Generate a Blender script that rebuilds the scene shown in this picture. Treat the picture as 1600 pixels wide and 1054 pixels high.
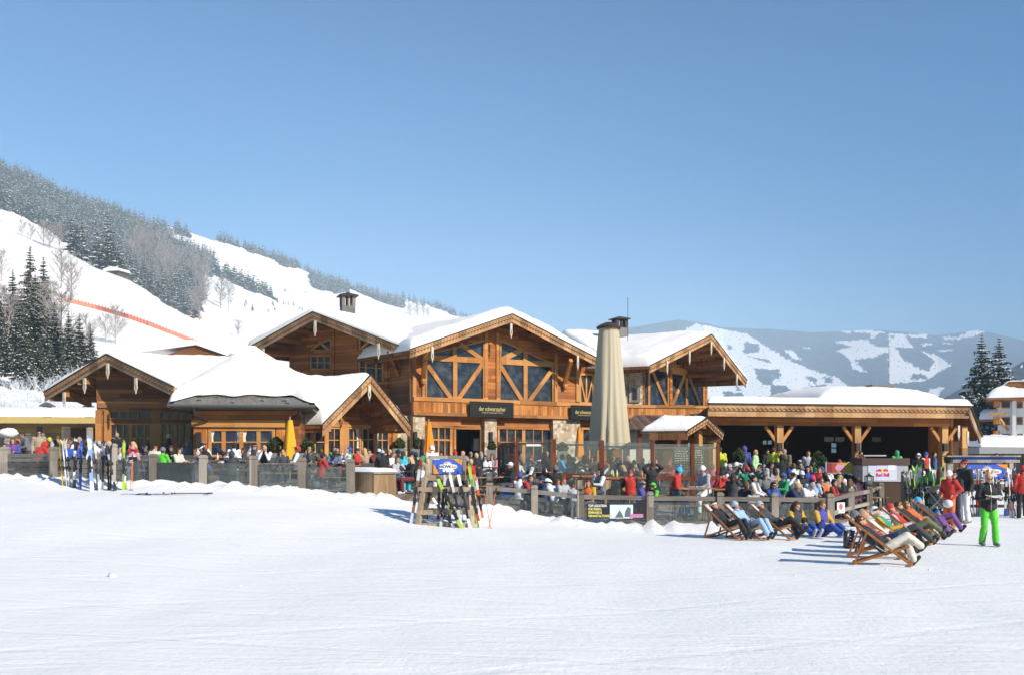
import bpy, bmesh, math, random
import numpy as np
from mathutils import Vector, Matrix, noise, geometry

for _o in list(bpy.data.objects): bpy.data.objects.remove(_o)
SC = bpy.context.scene
COL = SC.collection
rnd = random.Random(11)
R = math.radians

# ------------------------------------------------------------------ camera
F, HZ, ZC = 1600.0, 715.0, 2.05      # focal length in photo pixels, horizon row, eye height
cam = bpy.data.cameras.new('camera'); camo = bpy.data.objects.new('camera', cam); COL.objects.link(camo)
camo.location = (0, 0, ZC); camo.rotation_euler = (R(90), 0, 0)
cam.sensor_width = 36; cam.lens = 36; cam.shift_y = 188 / 1600.0
cam.clip_start = 0.1; cam.clip_end = 30000
SC.camera = camo
# ------------------------------------------------------------------ sky and sun
SUN_AZ, SUN_EL = R(48), R(31.5)         # azimuth to the right of straight behind the camera
w = bpy.data.worlds.new('World'); SC.world = w; w.use_nodes = True
nt = w.node_tree; bg = nt.nodes['Background']
sky = nt.nodes.new('ShaderNodeTexSky'); sky.sky_type = 'NISHITA'; sky.sun_disc = False
sky.sun_elevation = SUN_EL; sky.sun_rotation = math.pi - SUN_AZ
sky.air_density = 1.0; sky.dust_density = 0.4; sky.ozone_density = 3.0; sky.altitude = 900
hs = nt.nodes.new('ShaderNodeHueSaturation'); hs.inputs['Saturation'].default_value = 1.5
nt.links.new(sky.outputs[0], hs.inputs['Color']); nt.links.new(hs.outputs[0], bg.inputs[0]); bg.inputs[1].default_value = 0.105
sl = bpy.data.lights.new('sun', 'SUN'); sl.energy = 5.0; sl.angle = R(0.53); sl.color = (1, 0.925, 0.80)
slo = bpy.data.objects.new('sun', sl); COL.objects.link(slo)
sd = Vector((math.sin(SUN_AZ) * math.cos(SUN_EL), -math.cos(SUN_AZ) * math.cos(SUN_EL), math.sin(SUN_EL)))
slo.rotation_euler = sd.to_track_quat('Z', 'Y').to_euler(); slo.location = (20, -20, 30)
SC.view_settings.view_transform = 'Standard'; SC.view_settings.look = 'None'
SC.view_settings.exposure = 0.27; SC.view_settings.gamma = 1
SC.render.engine = 'CYCLES'
cy = SC.cycles
cy.max_bounces = 6; cy.diffuse_bounces = 3; cy.glossy_bounces = 3; cy.transmission_bounces = 4
cy.transparent_max_bounces = 12; cy.volume_bounces = 2; cy.use_denoising = True

# ------------------------------------------------------------------ projection helper
def P(px, py, d):
    return Vector(((px - 800) * d / F, d, ZC + (HZ - py) * d / F))
def PX(px, d): return (px - 800) * d / F

# ------------------------------------------------------------------ ground height
_gp = []
def gp(px, py, d): p = P(px, py, d); _gp.append((p.x, p.y, p.z))
for a in [(8, 748, 37), (-120, 746, 37), (85, 752, 35.5), (125, 765, 33.5), (200, 764, 34), (240, 756, 35), (318, 761, 34),
          (397, 764, 33.5), (472, 770, 33), (570, 777, 32.6), (640, 790, 31.5), (700, 822, 28.5), (765, 797, 31.5),
          (835, 811, 31.2), (907, 820, 30.4), (1015, 826, 29.8), (1130, 828, 29.5), (1297, 825, 29.8)]: gp(*a)
_gp += [(-3, 9, 0), (3, 9, 0), (12, 12, 0), (0, 18, 0), (10, 22, 0), (18, 24, 0.0), (24, 33, 0.0), (12, 28, 0.0), (16, 40, 0.15),
        (-12, 20, .35), (-16, 12, .2), (-5, 22, .18), (-22, 28, .9), (-5, 28, .5), (-10, 28, .75),
        (-12, 42, 1.35), (-20, 48, 1.5), (-6, 44, 1.1), (-1, 40, .65), (-5.5, 37, 1.0), (4, 40, .4), (1, 52, 1.1), (-8, 52, 1.2), (6, 36, .25),
        (9, 38, .25), (12, 45, .5), (8, 50, .85), (14, 51, .8), (20, 52, .7), (28, 50, .4), (30, 60, .6), (10, 60, 1.0), (-10, 62, 1.3),
        (-30, 60, 1.6), (30, 75, 1.0), (-30, 45, 1.5), (40, 40, .1), (45, 80, .8), (0, 78, 1.2), (-45, 78, 1.6), (40, 18, 0), (-35, 20, 1)]
_A = np.array(_gp); _n = len(_A)
_D = np.linalg.norm(_A[:, None, :2] - _A[None, :, :2], axis=2) - np.eye(_n) * 0.6
_M = np.zeros((_n + 3, _n + 3)); _M[:_n, :_n] = _D
_M[:_n, _n] = 1; _M[:_n, _n + 1:] = _A[:, :2]; _M[_n, :_n] = 1; _M[_n + 1:, :_n] = _A[:, :2].T
_W = np.linalg.solve(_M, np.concatenate([_A[:, 2], np.zeros(3)]))
def H(x, y):
    x = max(-45, min(45, x)); y = max(4, min(80, y))
    r = np.sqrt((x - _A[:, 0]) ** 2 + (y - _A[:, 1]) ** 2)
    return float(_W[:_n] @ r + _W[_n] + _W[_n + 1] * x + _W[_n + 2] * y)

# ------------------------------------------------------------------ tagging and object building
def tag(o, label=None, cat=None, group=None, kind=None):
    if label: o['label'] = label
    if cat: o['category'] = cat
    if group: o['group'] = group
    if kind: o['kind'] = kind
    return o
WM = {}
def place(o, M, parent):
    WM[o.name] = M.copy()
    if parent is not None:
        o.parent = parent; o.matrix_local = WM[parent.name].inverted() @ M
    else: o.matrix_local = M
def XF(loc=(0, 0, 0), rz=0, s=1): return Matrix.Translation(loc) @ Matrix.Rotation(rz, 4, 'Z') @ Matrix.Scale(s, 4)
def empty(name, M, label=None, cat=None, group=None, parent=None):
    o = bpy.data.objects.new(name, None); COL.objects.link(o); o.empty_display_size = .3
    place(o, M, parent); return tag(o, label, cat, group)
class MB:
    def __init__(s): s.v = []; s.f = []; s.m = []; s.smooth = False
    def add(s, vs, fs, mi=0):
        b = len(s.v); s.v += [tuple(v) for v in vs]; s.f += [tuple(i + b for i in f) for f in fs]; s.m += [mi] * len(fs); return s
    def box(s, c, d, mi=0, M=None):
        x, y, z = c; a, b, h = d[0] / 2, d[1] / 2, d[2] / 2
        vs = [Vector((x + i * a, y + j * b, z + k * h)) for k in (-1, 1) for j in (-1, 1) for i in (-1, 1)]
        if M is not None: vs = [M @ v for v in vs]
        return s.add(vs, [(0, 2, 3, 1), (4, 5, 7, 6), (0, 1, 5, 4), (2, 6, 7, 3), (0, 4, 6, 2), (1, 3, 7, 5)], mi)
    def bb(s, x0, x1, y0, y1, z0, z1, mi=0):
        return s.box(((x0 + x1) / 2, (y0 + y1) / 2, (z0 + z1) / 2), (abs(x1 - x0), abs(y1 - y0), abs(z1 - z0)), mi)
    def beam(s, p, q, wd, ht, up=(0, 0, 1), mi=0):
        p = Vector(p); q = Vector(q); d = (q - p); L = d.length
        if L < 1e-6: return s
        d.normalize(); up = Vector(up)
        if abs(d.dot(up)) > .999: up = Vector((0, 1, 0))
        sx = d.cross(up).normalized(); uz = sx.cross(d).normalized()
        vs = [b + sx * i * wd / 2 + uz * k * ht / 2 for b in (p, q) for k in (-1, 1) for i in (-1, 1)]
        return s.add(vs, [(0, 1, 3, 2), (4, 6, 7, 5), (0, 4, 5, 1), (1, 5, 7, 3), (3, 7, 6, 2), (2, 6, 4, 0)], mi)
    def tube(s, pts, rs, n=8, mi=0, cap=True):
        pts = [Vector(p) for p in pts]
        if not hasattr(rs, '__len__'): rs = [rs] * len(pts)
        b = len(s.v); prev = None
        for i, p in enumerate(pts):
            d = (pts[min(i + 1, len(pts) - 1)] - pts[max(i - 1, 0)]).normalized()
            u = Vector((0, 0, 1)) if abs(d.z) < .95 else Vector((0, 1, 0))
            if prev is not None: u = prev
            sx = d.cross(u).normalized(); u = sx.cross(d).normalized(); prev = u
            for k in range(n):
                a = 2 * math.pi * k / n; s.v.append(tuple(p + (sx * math.cos(a) + u * math.sin(a)) * rs[i]))
        for i in range(len(pts) - 1):
            for k in range(n):
                k2 = (k + 1) % n; s.f.append((b + i * n + k, b + i * n + k2, b + (i + 1) * n + k2, b + (i + 1) * n + k)); s.m.append(mi)
        if cap and n > 2:
            s.f.append(tuple(b + k for k in range(n))[::-1]); s.m.append(mi)
            e = b + (len(pts) - 1) * n; s.f.append(tuple(e + k for k in range(n))); s.m.append(mi)
        return s
    def lathe(s, prof, n=16, c=(0, 0, 0), mi=0, rfun=None, M=None):
        b = len(s.v)
        for j, (r, z) in enumerate(prof):
            for k in range(n):
                a = 2 * math.pi * k / n; rr = r * (rfun(a, z) if rfun else 1)
                v = Vector((c[0] + rr * math.cos(a), c[1] + rr * math.sin(a), c[2] + z))
                if M is not None: v = M @ v
                s.v.append(tuple(v))
        for j in range(len(prof) - 1):
            for k in range(n):
                k2 = (k + 1) % n; s.f.append((b + j * n + k, b + j * n + k2, b + (j + 1) * n + k2, b + (j + 1) * n + k)); s.m.append(mi)
        s.f.append(tuple(b + k for k in range(n))[::-1]); s.m.append(mi)
        e = b + (len(prof) - 1) * n; s.f.append(tuple(e + k for k in range(n))); s.m.append(mi)
        return s
    def prism(s, poly, y0, y1, mi=0, M=None):
        "poly in (x,z), extruded along y; poly counter-clockwise seen from -y"
        n = len(poly); vs = [Vector((x, y0, z)) for x, z in poly] + [Vector((x, y1, z)) for x, z in poly]
        if M is not None: vs = [M @ v for v in vs]
        fs = [tuple(range(n)), tuple(range(2 * n - 1, n - 1, -1))] + [(i, i + n, (i + 1) % n + n, (i + 1) % n) for i in range(n)]
        return s.add(vs, fs, mi)
    def ball(s, c, r, n=10, mi=0, M=None, jit=0):
        c = Vector(c); b = len(s.v); rx, ry, rz = r if hasattr(r, '__len__') else (r, r, r); m = max(4, n // 2)
        vs = []
        for j in range(m + 1):
            t = math.pi * j / m
            for k in range(n):
                a = 2 * math.pi * k / n; q = 1 + (jit * noise.noise(Vector((math.cos(a) * 2 + c.x * 7, math.sin(a) * 2 + c.y * 5, t * 2 + c.z))) if jit else 0)
                v = Vector((c.x + q * rx * math.sin(t) * math.cos(a), c.y + q * ry * math.sin(t) * math.sin(a), c.z + q * rz * math.cos(t)))
                if M is not None: v = M @ v
                vs.append(v)
        return s.add(vs, [(j * n + k, (j + 1) * n + k, (j + 1) * n + (k + 1) % n, j * n + (k + 1) % n) for j in range(m) for k in range(n)], mi)
    def mesh(s, name):
        me = bpy.data.meshes.new(name); me.from_pydata(s.v, [], s.f)
        if any(s.m): me.polygons.foreach_set('material_index', s.m)
        if s.smooth: me.polygons.foreach_set('use_smooth', [True] * len(me.polygons))
        me.update(); return me
def obj(name, mb, mats, parent=None, M=None, smooth=False, label=None, cat=None, group=None, kind=None, bevel=0):
    if isinstance(mb, MB): mb.smooth = smooth; me = mb.mesh(name)
    else: me = mb
    if not isinstance(mats, (list, tuple)): mats = [mats]
    if len(me.materials) == 0:
        for m in mats: me.materials.append(m)
    o = bpy.data.objects.new(name, me); COL.objects.link(o)
    if M is None: M = WM[parent.name] if parent is not None else Matrix()
    place(o, M, parent)
    if bevel:
        b = o.modifiers.new('bevel', 'BEVEL'); b.width = bevel; b.segments = 2; b.limit_method = 'ANGLE'
    return tag(o, label, cat, group, kind)
def dup(o, M, label=None, parent=None):
    "copy of a thing with its parts and sub-parts"
    c = o.copy(); COL.objects.link(c)
    if parent is None:
        place(c, M, None)
        if label: c['label'] = label
    else:
        c.parent = parent; WM[c.name] = WM[parent.name] @ o.matrix_local
    for ch in o.children: dup(ch, None, None, c)
    return c

# ------------------------------------------------------------------ materials
MATS = {}
def newmat(name):
    m = bpy.data.materials.new(name); m.use_nodes = True; nt = m.node_tree
    return m, nt, nt.nodes['Principled BSDF']
def nd(nt, t, **k):
    n = nt.nodes.new(t)
    for a, b in k.items():
        if a.startswith('i_'): n.inputs[a[2:].replace('_', ' ')].default_value = b
        else: setattr(n, a, b)
    return n
def L(nt, a, b): nt.links.new(a, b)
def simple(name, col, rough=.7, metal=0, var=.12, scale=8, bump=.0, spec=.3, sheen=0):
    if name in MATS: return MATS[name]
    m, nt, bs = newmat(name); tc = nd(nt, 'ShaderNodeTexCoord')
    n = nd(nt, 'ShaderNodeTexNoise'); n.inputs['Scale'].default_value = scale; n.inputs['Detail'].default_value = 5
    L(nt, tc.outputs['Object'], n.inputs['Vector'])
    mx = nd(nt, 'ShaderNodeMix', data_type='RGBA')
    mx.inputs[6].default_value = tuple(c * (1 - var) for c in col) + (1,); mx.inputs[7].default_value = tuple(min(1, c * (1 + var)) for c in col) + (1,)
    L(nt, n.outputs[0], mx.inputs[0]); L(nt, mx.outputs[2], bs.inputs['Base Color'])
    bs.inputs['Roughness'].default_value = rough; bs.inputs['Metallic'].default_value = metal
    bs.inputs['Specular IOR Level'].default_value = spec
    if sheen: bs.inputs['Sheen Weight'].default_value = sheen
    if bump:
        b = nd(nt, 'ShaderNodeBump'); b.inputs['Strength'].default_value = bump; b.inputs['Distance'].default_value = .02
        L(nt, n.outputs[0], b.inputs['Height']); L(nt, b.outputs[0], bs.inputs['Normal'])
    MATS[name] = m; return m
def wood(name, c1, c2, axis='Z', width=.18, rough=.7, grain=1.0, gap=True, weather=0, pitch=None):
    "planks stacked along axis; per-plank tone, stretched grain, dark joints"
    m, nt, bs = newmat(name); tc = nd(nt, 'ShaderNodeTexCoord'); sp = nd(nt, 'ShaderNodeSeparateXYZ')
    L(nt, tc.outputs['Object'], sp.inputs[0])
    def math_(op, a, b=None):
        n = nd(nt, 'ShaderNodeMath', operation=op)
        for i, q in enumerate((a, b)):
            if q is None: continue
            if isinstance(q, (int, float)): n.inputs[i].default_value = q
            else: L(nt, q, n.inputs[i])
        return n.outputs[0]
    t = math_('DIVIDE', sp.outputs[axis], width); fl = math_('FLOOR', t); fr = math_('FRACT', t)
    # butt joints along the plank
    run = sp.outputs['X'] if axis == 'Z' else sp.outputs['Z']
    wn0 = nd(nt, 'ShaderNodeTexWhiteNoise', noise_dimensions='1D'); L(nt, fl, wn0.inputs['W'])
    seg = math_('FLOOR', math_('DIVIDE', math_('ADD', run, math_('MULTIPLY', wn0.outputs[0], 7)), 2.6))
    cb = nd(nt, 'ShaderNodeCombineXYZ'); L(nt, fl, cb.inputs[0]); L(nt, seg, cb.inputs[1])
    wn = nd(nt, 'ShaderNodeTexWhiteNoise', noise_dimensions='3D'); L(nt, cb.outputs[0], wn.inputs['Vector'])
    mp = nd(nt, 'ShaderNodeMapping'); L(nt, tc.outputs['Object'], mp.inputs[0])
    mp.inputs['Scale'].default_value = (1.2, 6, 26) if axis == 'Z' else (26, 6, 1.2)
    n = nd(nt, 'ShaderNodeTexNoise'); n.inputs['Scale'].default_value = 1.3 * grain; n.inputs['Detail'].default_value = 6; L(nt, mp.outputs[0], n.inputs['Vector'])
    n2 = nd(nt, 'ShaderNodeTexNoise'); n2.inputs['Scale'].default_value = .55; n2.inputs['Detail'].default_value = 4; L(nt, tc.outputs['Object'], n2.inputs['Vector'])
    f = math_('ADD', math_('MULTIPLY', wn.outputs[0], .5), math_('MULTIPLY', n.outputs[0], .5))
    f = math_('ADD', f, math_('MULTIPLY', math_('SUBTRACT', n2.outputs[0], .5), .7))
    rp = nd(nt, 'ShaderNodeValToRGB'); L(nt, f, rp.inputs[0])
    e = rp.color_ramp.elements; e[0].position = .15; e[0].color = tuple(c * .5 for c in c1) + (1,); e[1].position = .85; e[1].color = tuple(c2) + (1,)
    k = rp.color_ramp.elements.new(.45); k.color = tuple(c1) + (1,)
    col = rp.outputs[0]
    if gap:
        g = math_('LESS_THAN', fr, .07); mx = nd(nt, 'ShaderNodeMix', data_type='RGBA'); L(nt, math_('MULTIPLY', g, .75), mx.inputs[0]); L(nt, col, mx.inputs[6])
        mx.inputs[7].default_value = tuple(c * .12 for c in c1) + (1,); col = mx.outputs[2]
    mp2 = nd(nt, 'ShaderNodeMapping'); L(nt, tc.outputs['Object'], mp2.inputs[0]); mp2.inputs['Scale'].default_value = (1.1, 1.1, .35) if axis == 'Z' else (.5, 1, .5)
    n4 = nd(nt, 'ShaderNodeTexNoise'); n4.inputs['Scale'].default_value = 1.6; n4.inputs['Detail'].default_value = 7; n4.inputs['Roughness'].default_value = .65; L(nt, mp2.outputs[0], n4.inputs['Vector'])
    mr = nd(nt, 'ShaderNodeMapRange'); mr.inputs[1].default_value = .48; mr.inputs[2].default_value = .72; mr.inputs[4].default_value = .42; L(nt, n4.outputs[0], mr.inputs[0])
    mw = nd(nt, 'ShaderNodeMix', data_type='RGBA'); L(nt, mr.outputs[0], mw.inputs[0]); L(nt, col, mw.inputs[6]); g_ = sum(c1) / 3; mw.inputs[7].default_value = (g_ * .95, g_ * .74, g_ * .55, 1); col = mw.outputs[2]
    L(nt, col, bs.inputs['Base Color']); bs.inputs['Roughness'].default_value = rough; bs.inputs['Specular IOR Level'].default_value = .25
    b = nd(nt, 'ShaderNodeBump'); b.inputs['Strength'].default_value = .35; b.inputs['Distance'].default_value = .02
    hh = math_('SUBTRACT', n.outputs[0], math_('MULTIPLY', math_('LESS_THAN', fr, .07), 1.0) if gap else 0.0)
    L(nt, hh, b.inputs['Height']); L(nt, b.outputs[0], bs.inputs['Normal'])
    MATS[name] = m; return m
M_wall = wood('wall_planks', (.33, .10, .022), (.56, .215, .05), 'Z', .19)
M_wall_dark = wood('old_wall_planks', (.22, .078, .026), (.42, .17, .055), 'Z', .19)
M_vert = wood('vertical_planks', (.46, .16, .032), (.74, .34, .09), 'X', .15)
M_beam = wood('orange_beams', (.48, .20, .05), (.66, .33, .095), 'Z', .9, gap=False)
M_post = wood('pale_posts', (.52, .27, .09), (.66, .40, .17), 'X', .9, gap=False)
M_barge = wood('barge_board', (.40, .21, .09), (.62, .38, .18), 'X', .5, gap=False)
M_bargegrey = wood('weathered_barge_board', (.30, .19, .11), (.50, .35, .22), 'X', .5, gap=False)
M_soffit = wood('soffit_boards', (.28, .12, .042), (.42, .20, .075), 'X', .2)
M_grey = wood('grey_weathered_wood', (.22, .185, .15), (.46, .40, .33), 'X', .5, gap=False, rough=.85)
M_greyh = wood('grey_rail_wood', (.22, .19, .16), (.44, .39, .33), 'Z', .5, gap=False, rough=.85)
M_greyslat = wood('grey_slats', (.17, .155, .135), (.28, .26, .22), 'Z', .16, rough=.85)
M_deck = wood('deck_boards', (.20, .15, .11), (.34, .27, .20), 'X', .14, rough=.8)
M_table = wood('table_wood', (.36, .19, .08), (.55, .33, .15), 'X', .12)
M_tablegrey = wood('grey_table_wood', (.24, .19, .14), (.40, .33, .25), 'X', .12)
M_rack = wood('rack_wood', (.36, .27, .18), (.58, .46, .33), 'X', .5, gap=False, rough=.85)
M_crate = wood('larch_box_boards', (.42, .26, .13), (.62, .43, .25), 'X', .13)
M_brown = wood('red_brown_frame', (.17, .04, .018), (.24, .07, .03), 'X', .5, gap=False, rough=.5)
M_yellow = wood('yellow_boards', (.42, .28, .08), (.58, .42, .14), 'Z', .3)
M_deckchair = wood('deckchair_wood', (.42, .16, .045), (.58, .26, .08), 'X', .5, gap=False, rough=.5)
M_cream = simple('cream_paint', (.62, .56, .45), .7, var=.2, scale=20)
M_white = simple('white_paint', (.80, .76, .68), .7, var=.06)
M_dark = simple('dark_metal', (.035, .03, .028), .5, metal=.3)
M_shingle = simple('grey_shingles', (.17, .16, .145), .9, var=.5, scale=3, bump=.5)
M_gutter = simple('grey_gutter', (.16, .15, .14), .4, metal=.6)
M_copper = simple('brown_downpipe', (.16, .065, .035), .45, metal=.5)
M_curtain = simple('cream_curtain', (.72, .74, .62), .9)
M_black = simple('black_board', (.008, .008, .009), .5)
M_gold = simple('gold_lettering', (.50, .40, .17), .6)
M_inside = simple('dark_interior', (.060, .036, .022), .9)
M_skin = simple('skin', (.55, .28, .19), .55, var=.08)
M_steel = simple('brushed_steel', (.45, .46, .48), .35, metal=.8)

def snow_mat(name='snow', fine=1.0, tracks=False, col=(.93, .89, .84)):
    m, nt, bs = newmat(name); tc = nd(nt, 'ShaderNodeTexCoord')
    bs.inputs['Base Color'].default_value = col + (1,); bs.inputs['Roughness'].default_value = .75
    bs.inputs['Specular IOR Level'].default_value = .25
    n1 = nd(nt, 'ShaderNodeTexNoise'); n1.inputs['Scale'].default_value = 9 * fine; n1.inputs['Detail'].default_value = 8; n1.inputs['Roughness'].default_value = .7
    L(nt, tc.outputs['Object'], n1.inputs['Vector'])
    b1 = nd(nt, 'ShaderNodeBump'); b1.inputs['Strength'].default_value = .7; b1.inputs['Distance'].default_value = .03 / fine
    L(nt, n1.outputs[0], b1.inputs['Height'])
    last = b1
    if tracks:
        mp = nd(nt, 'ShaderNodeMapping'); mp.inputs['Scale'].default_value = (.22, 1.6, 1); mp.inputs['Rotation'].default_value = (0, 0, R(-7)); L(nt, tc.outputs['Object'], mp.inputs[0])
        n2 = nd(nt, 'ShaderNodeTexNoise'); n2.inputs['Scale'].default_value = 2.6; n2.inputs['Detail'].default_value = 7; n2.inputs['Roughness'].default_value = .62; n2.inputs['Distortion'].default_value = .5
        L(nt, mp.outputs[0], n2.inputs['Vector'])
        b2 = nd(nt, 'ShaderNodeBump'); b2.inputs['Strength'].default_value = .5; b2.inputs['Distance'].default_value = .06
        L(nt, n2.outputs[0], b2.inputs['Height']); L(nt, b1.outputs[0], b2.inputs['Normal']); last = b2
        mp3 = nd(nt, 'ShaderNodeMapping'); mp3.inputs['Scale'].default_value = (.05, 1, 1); mp3.inputs['Rotation'].default_value = (0, 0, R(6)); L(nt, tc.outputs['Object'], mp3.inputs[0])
        n3 = nd(nt, 'ShaderNodeTexNoise'); n3.inputs['Scale'].default_value = 5; n3.inputs['Detail'].default_value = 6; n3.inputs['Distortion'].default_value = .3; L(nt, mp3.outputs[0], n3.inputs['Vector'])
        b3 = nd(nt, 'ShaderNodeBump'); b3.inputs['Strength'].default_value = .2; b3.inputs['Distance'].default_value = .03
        L(nt, n3.outputs[0], b3.inputs['Height']); L(nt, b2.outputs[0], b3.inputs['Normal']); last = b3
        for (sc_, rot, dist, st) in ((.16, 14, 5, .35), (.11, -24, 7, .3)):
            mp4 = nd(nt, 'ShaderNodeMapping'); mp4.inputs['Rotation'].default_value = (0, 0, R(rot)); L(nt, tc.outputs['Object'], mp4.inputs[0])
            wv = nd(nt, 'ShaderNodeTexWave', bands_direction='Y'); wv.inputs['Scale'].default_value = sc_; wv.inputs['Distortion'].default_value = dist; wv.inputs['Detail'].default_value = 1; wv.inputs['Detail Scale'].default_value = .12; L(nt, mp4.outputs[0], wv.inputs['Vector'])
            rw = nd(nt, 'ShaderNodeMapRange'); rw.inputs[1].default_value = .0; rw.inputs[2].default_value = .02; L(nt, wv.outputs[0], rw.inputs[0])
            b4 = nd(nt, 'ShaderNodeBump'); b4.inputs['Strength'].default_value = st; b4.inputs['Distance'].default_value = .02; L(nt, rw.outputs[0], b4.inputs['Height']); L(nt, last.outputs[0], b4.inputs['Normal']); last = b4
        mx = nd(nt, 'ShaderNodeMix', data_type='RGBA'); mx.inputs[6].default_value = (.87, .85, .815, 1); mx.inputs[7].default_value = (.92, .90, .87, 1)
        L(nt, n2.outputs[0], mx.inputs[0]); L(nt, mx.outputs[2], bs.inputs['Base Color'])
    L(nt, last.outputs[0], bs.inputs['Normal'])
    MATS[name] = m; return m
M_snow = snow_mat('snow', 1.0)
M_snowg = snow_mat('trodden_snow', 1.0, True)
M_snowfar = snow_mat('far_snow', .02)

def glass_dark(name='window_glass', col=(.015, .022, .035)):
    m, nt, bs = newmat(name); bs.inputs['Roughness'].default_value = .04
    tq = nd(nt, 'ShaderNodeTexCoord'); nq = nd(nt, 'ShaderNodeTexNoise'); nq.inputs['Scale'].default_value = 2.4; nq.inputs['Detail'].default_value = 6; L(nt, tq.outputs['Object'], nq.inputs['Vector'])
    rq_ = nd(nt, 'ShaderNodeValToRGB'); L(nt, nq.outputs[0], rq_.inputs[0]); e = rq_.color_ramp.elements; e[0].position = .45; e[0].color = tuple(col) + (1,); e[1].position = .75; e[1].color = tuple(c + .06 for c in col) + (1,); L(nt, rq_.outputs[0], bs.inputs['Base Color'])
    bs.inputs['Specular IOR Level'].default_value = .35
    tc = nd(nt, 'ShaderNodeTexCoord'); n = nd(nt, 'ShaderNodeTexNoise'); n.inputs['Scale'].default_value = .9; L(nt, tc.outputs['Object'], n.inputs['Vector'])
    b = nd(nt, 'ShaderNodeBump'); b.inputs['Strength'].default_value = .04; b.inputs['Distance'].default_value = .1; L(nt, n.outputs[0], b.inputs['Height']); L(nt, b.outputs[0], bs.inputs['Normal'])
    MATS[name] = m; return m
M_glass = glass_dark()
def glass_clear(name='clear_glass', tint=(.86, .92, .90), haze=.06):
    m, nt, bs = newmat(name); nt.nodes.remove(bs); out = [n for n in nt.nodes if n.type == 'OUTPUT_MATERIAL'][0]
    tr = nd(nt, 'ShaderNodeBsdfTransparent'); tr.inputs[0].default_value = tint + (1,)
    gl = nd(nt, 'ShaderNodeBsdfGlossy'); gl.inputs['Roughness'].default_value = .03
    df = nd(nt, 'ShaderNodeBsdfDiffuse'); df.inputs[0].default_value = (.75, .8, .8, 1)
    fr = nd(nt, 'ShaderNodeFresnel'); fr.inputs[0].default_value = 1.5
    m1 = nd(nt, 'ShaderNodeMixShader'); L(nt, fr.outputs[0], m1.inputs[0]); L(nt, tr.outputs[0], m1.inputs[1]); L(nt, gl.outputs[0], m1.inputs[2])
    m2 = nd(nt, 'ShaderNodeMixShader'); m2.inputs[0].default_value = haze; L(nt, m1.outputs[0], m2.inputs[1]); L(nt, df.outputs[0], m2.inputs[2])
    L(nt, m2.outputs[0], out.inputs[0]); MATS[name] = m; return m
M_clear = glass_clear()
def stone_mat():
    m, nt, bs = newmat('rubble_stone'); tc = nd(nt, 'ShaderNodeTexCoord'); v = nd(nt, 'ShaderNodeTexVoronoi', feature='F1'); v.inputs['Scale'].default_value = 4.5
    L(nt, tc.outputs['Object'], v.inputs['Vector'])
    e = nd(nt, 'ShaderNodeTexVoronoi', feature='DISTANCE_TO_EDGE'); e.inputs['Scale'].default_value = 4.5; L(nt, tc.outputs['Object'], e.inputs['Vector'])
    sp = nd(nt, 'ShaderNodeSeparateColor'); L(nt, v.outputs['Color'], sp.inputs[0])
    rp = nd(nt, 'ShaderNodeValToRGB'); L(nt, sp.outputs[0], rp.inputs[0]); a = rp.color_ramp.elements
    a[0].color = (.30, .20, .12, 1); a[1].color = (.66, .56, .42, 1); k = a.new(.5); k.color = (.50, .38, .25, 1)
    mp = nd(nt, 'ShaderNodeMapRange'); L(nt, e.outputs[0], mp.inputs[0]); mp.inputs[1].default_value = .0; mp.inputs[2].default_value = .06
    mx = nd(nt, 'ShaderNodeMix', data_type='RGBA'); L(nt, mp.outputs[0], mx.inputs[0]); mx.inputs[6].default_value = (.52, .47, .38, 1); L(nt, rp.outputs[0], mx.inputs[7])
    L(nt, mx.outputs[2], bs.inputs['Base Color']); bs.inputs['Roughness'].default_value = .9
    b = nd(nt, 'ShaderNodeBump'); b.inputs['Strength'].default_value = .6; b.inputs['Distance'].default_value = .04; L(nt, mp.outputs[0], b.inputs['Height']); L(nt, b.outputs[0], bs.inputs['Normal'])
    MATS['stone'] = m; return m
M_stone = stone_mat()
# ================================================================== TERRAIN
FENCE_A = [(-45, 37.4), (8, 37), (85, 35.6), (150, 35.2), (240, 34.9), (318, 34), (397, 33.5), (472, 33), (548, 32.6)]
FENCE_B = [(765, 31.6), (835, 31.2), (907, 30.6), (1015, 30), (1130, 30), (1210, 30), (1297, 30.2)]
FENCE_C = [(1297, 30.2), (1329, 33), (1358, 36), (1376, 39.5), (1391, 43)]
def fw(a): return [(PX(p, d), d) for p, d in a]
FA, FB, FC = fw(FENCE_A), fw(FENCE_B), fw(FENCE_C)
def segd(x, y, pl):
    b = 1e9
    for (x0, y0), (x1, y1) in zip(pl, pl[1:]):
        dx, dy = x1 - x0, y1 - y0; t = max(0, min(1, ((x - x0) * dx + (y - y0) * dy) / (dx * dx + dy * dy)))
        b = min(b, math.hypot(x - x0 - t * dx, y - y0 - t * dy))
    return b
_front = [(-60, 37.6)] + FA + [(PX(612, 32.6), 32.6), (PX(625, 33.2), 33.2), (PX(700, 32.6), 32.6)] + FB + FC[1:] + [(FC[-1][0] + .4, 49.5), (27, 49.5), (27.2, 62)]
def yfront(x):
    for (x0, y0), (x1, y1) in zip(_front, _front[1:]):
        if x0 <= x <= x1: return y0 + (y1 - y0) * (x - x0) / max(1e-6, x1 - x0)
    return 37.6 if x < 0 else 70
def nz(x, y, s, o=0): return noise.noise(Vector((x * s + o, y * s - o, o * 1.7)))
BANKFRONT = [(x, y - .45) for x, y in FA] + [(PX(600, 32), 32.0)]
BANKB = [(x, y - .35) for x, y in FB[:5]]
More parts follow.
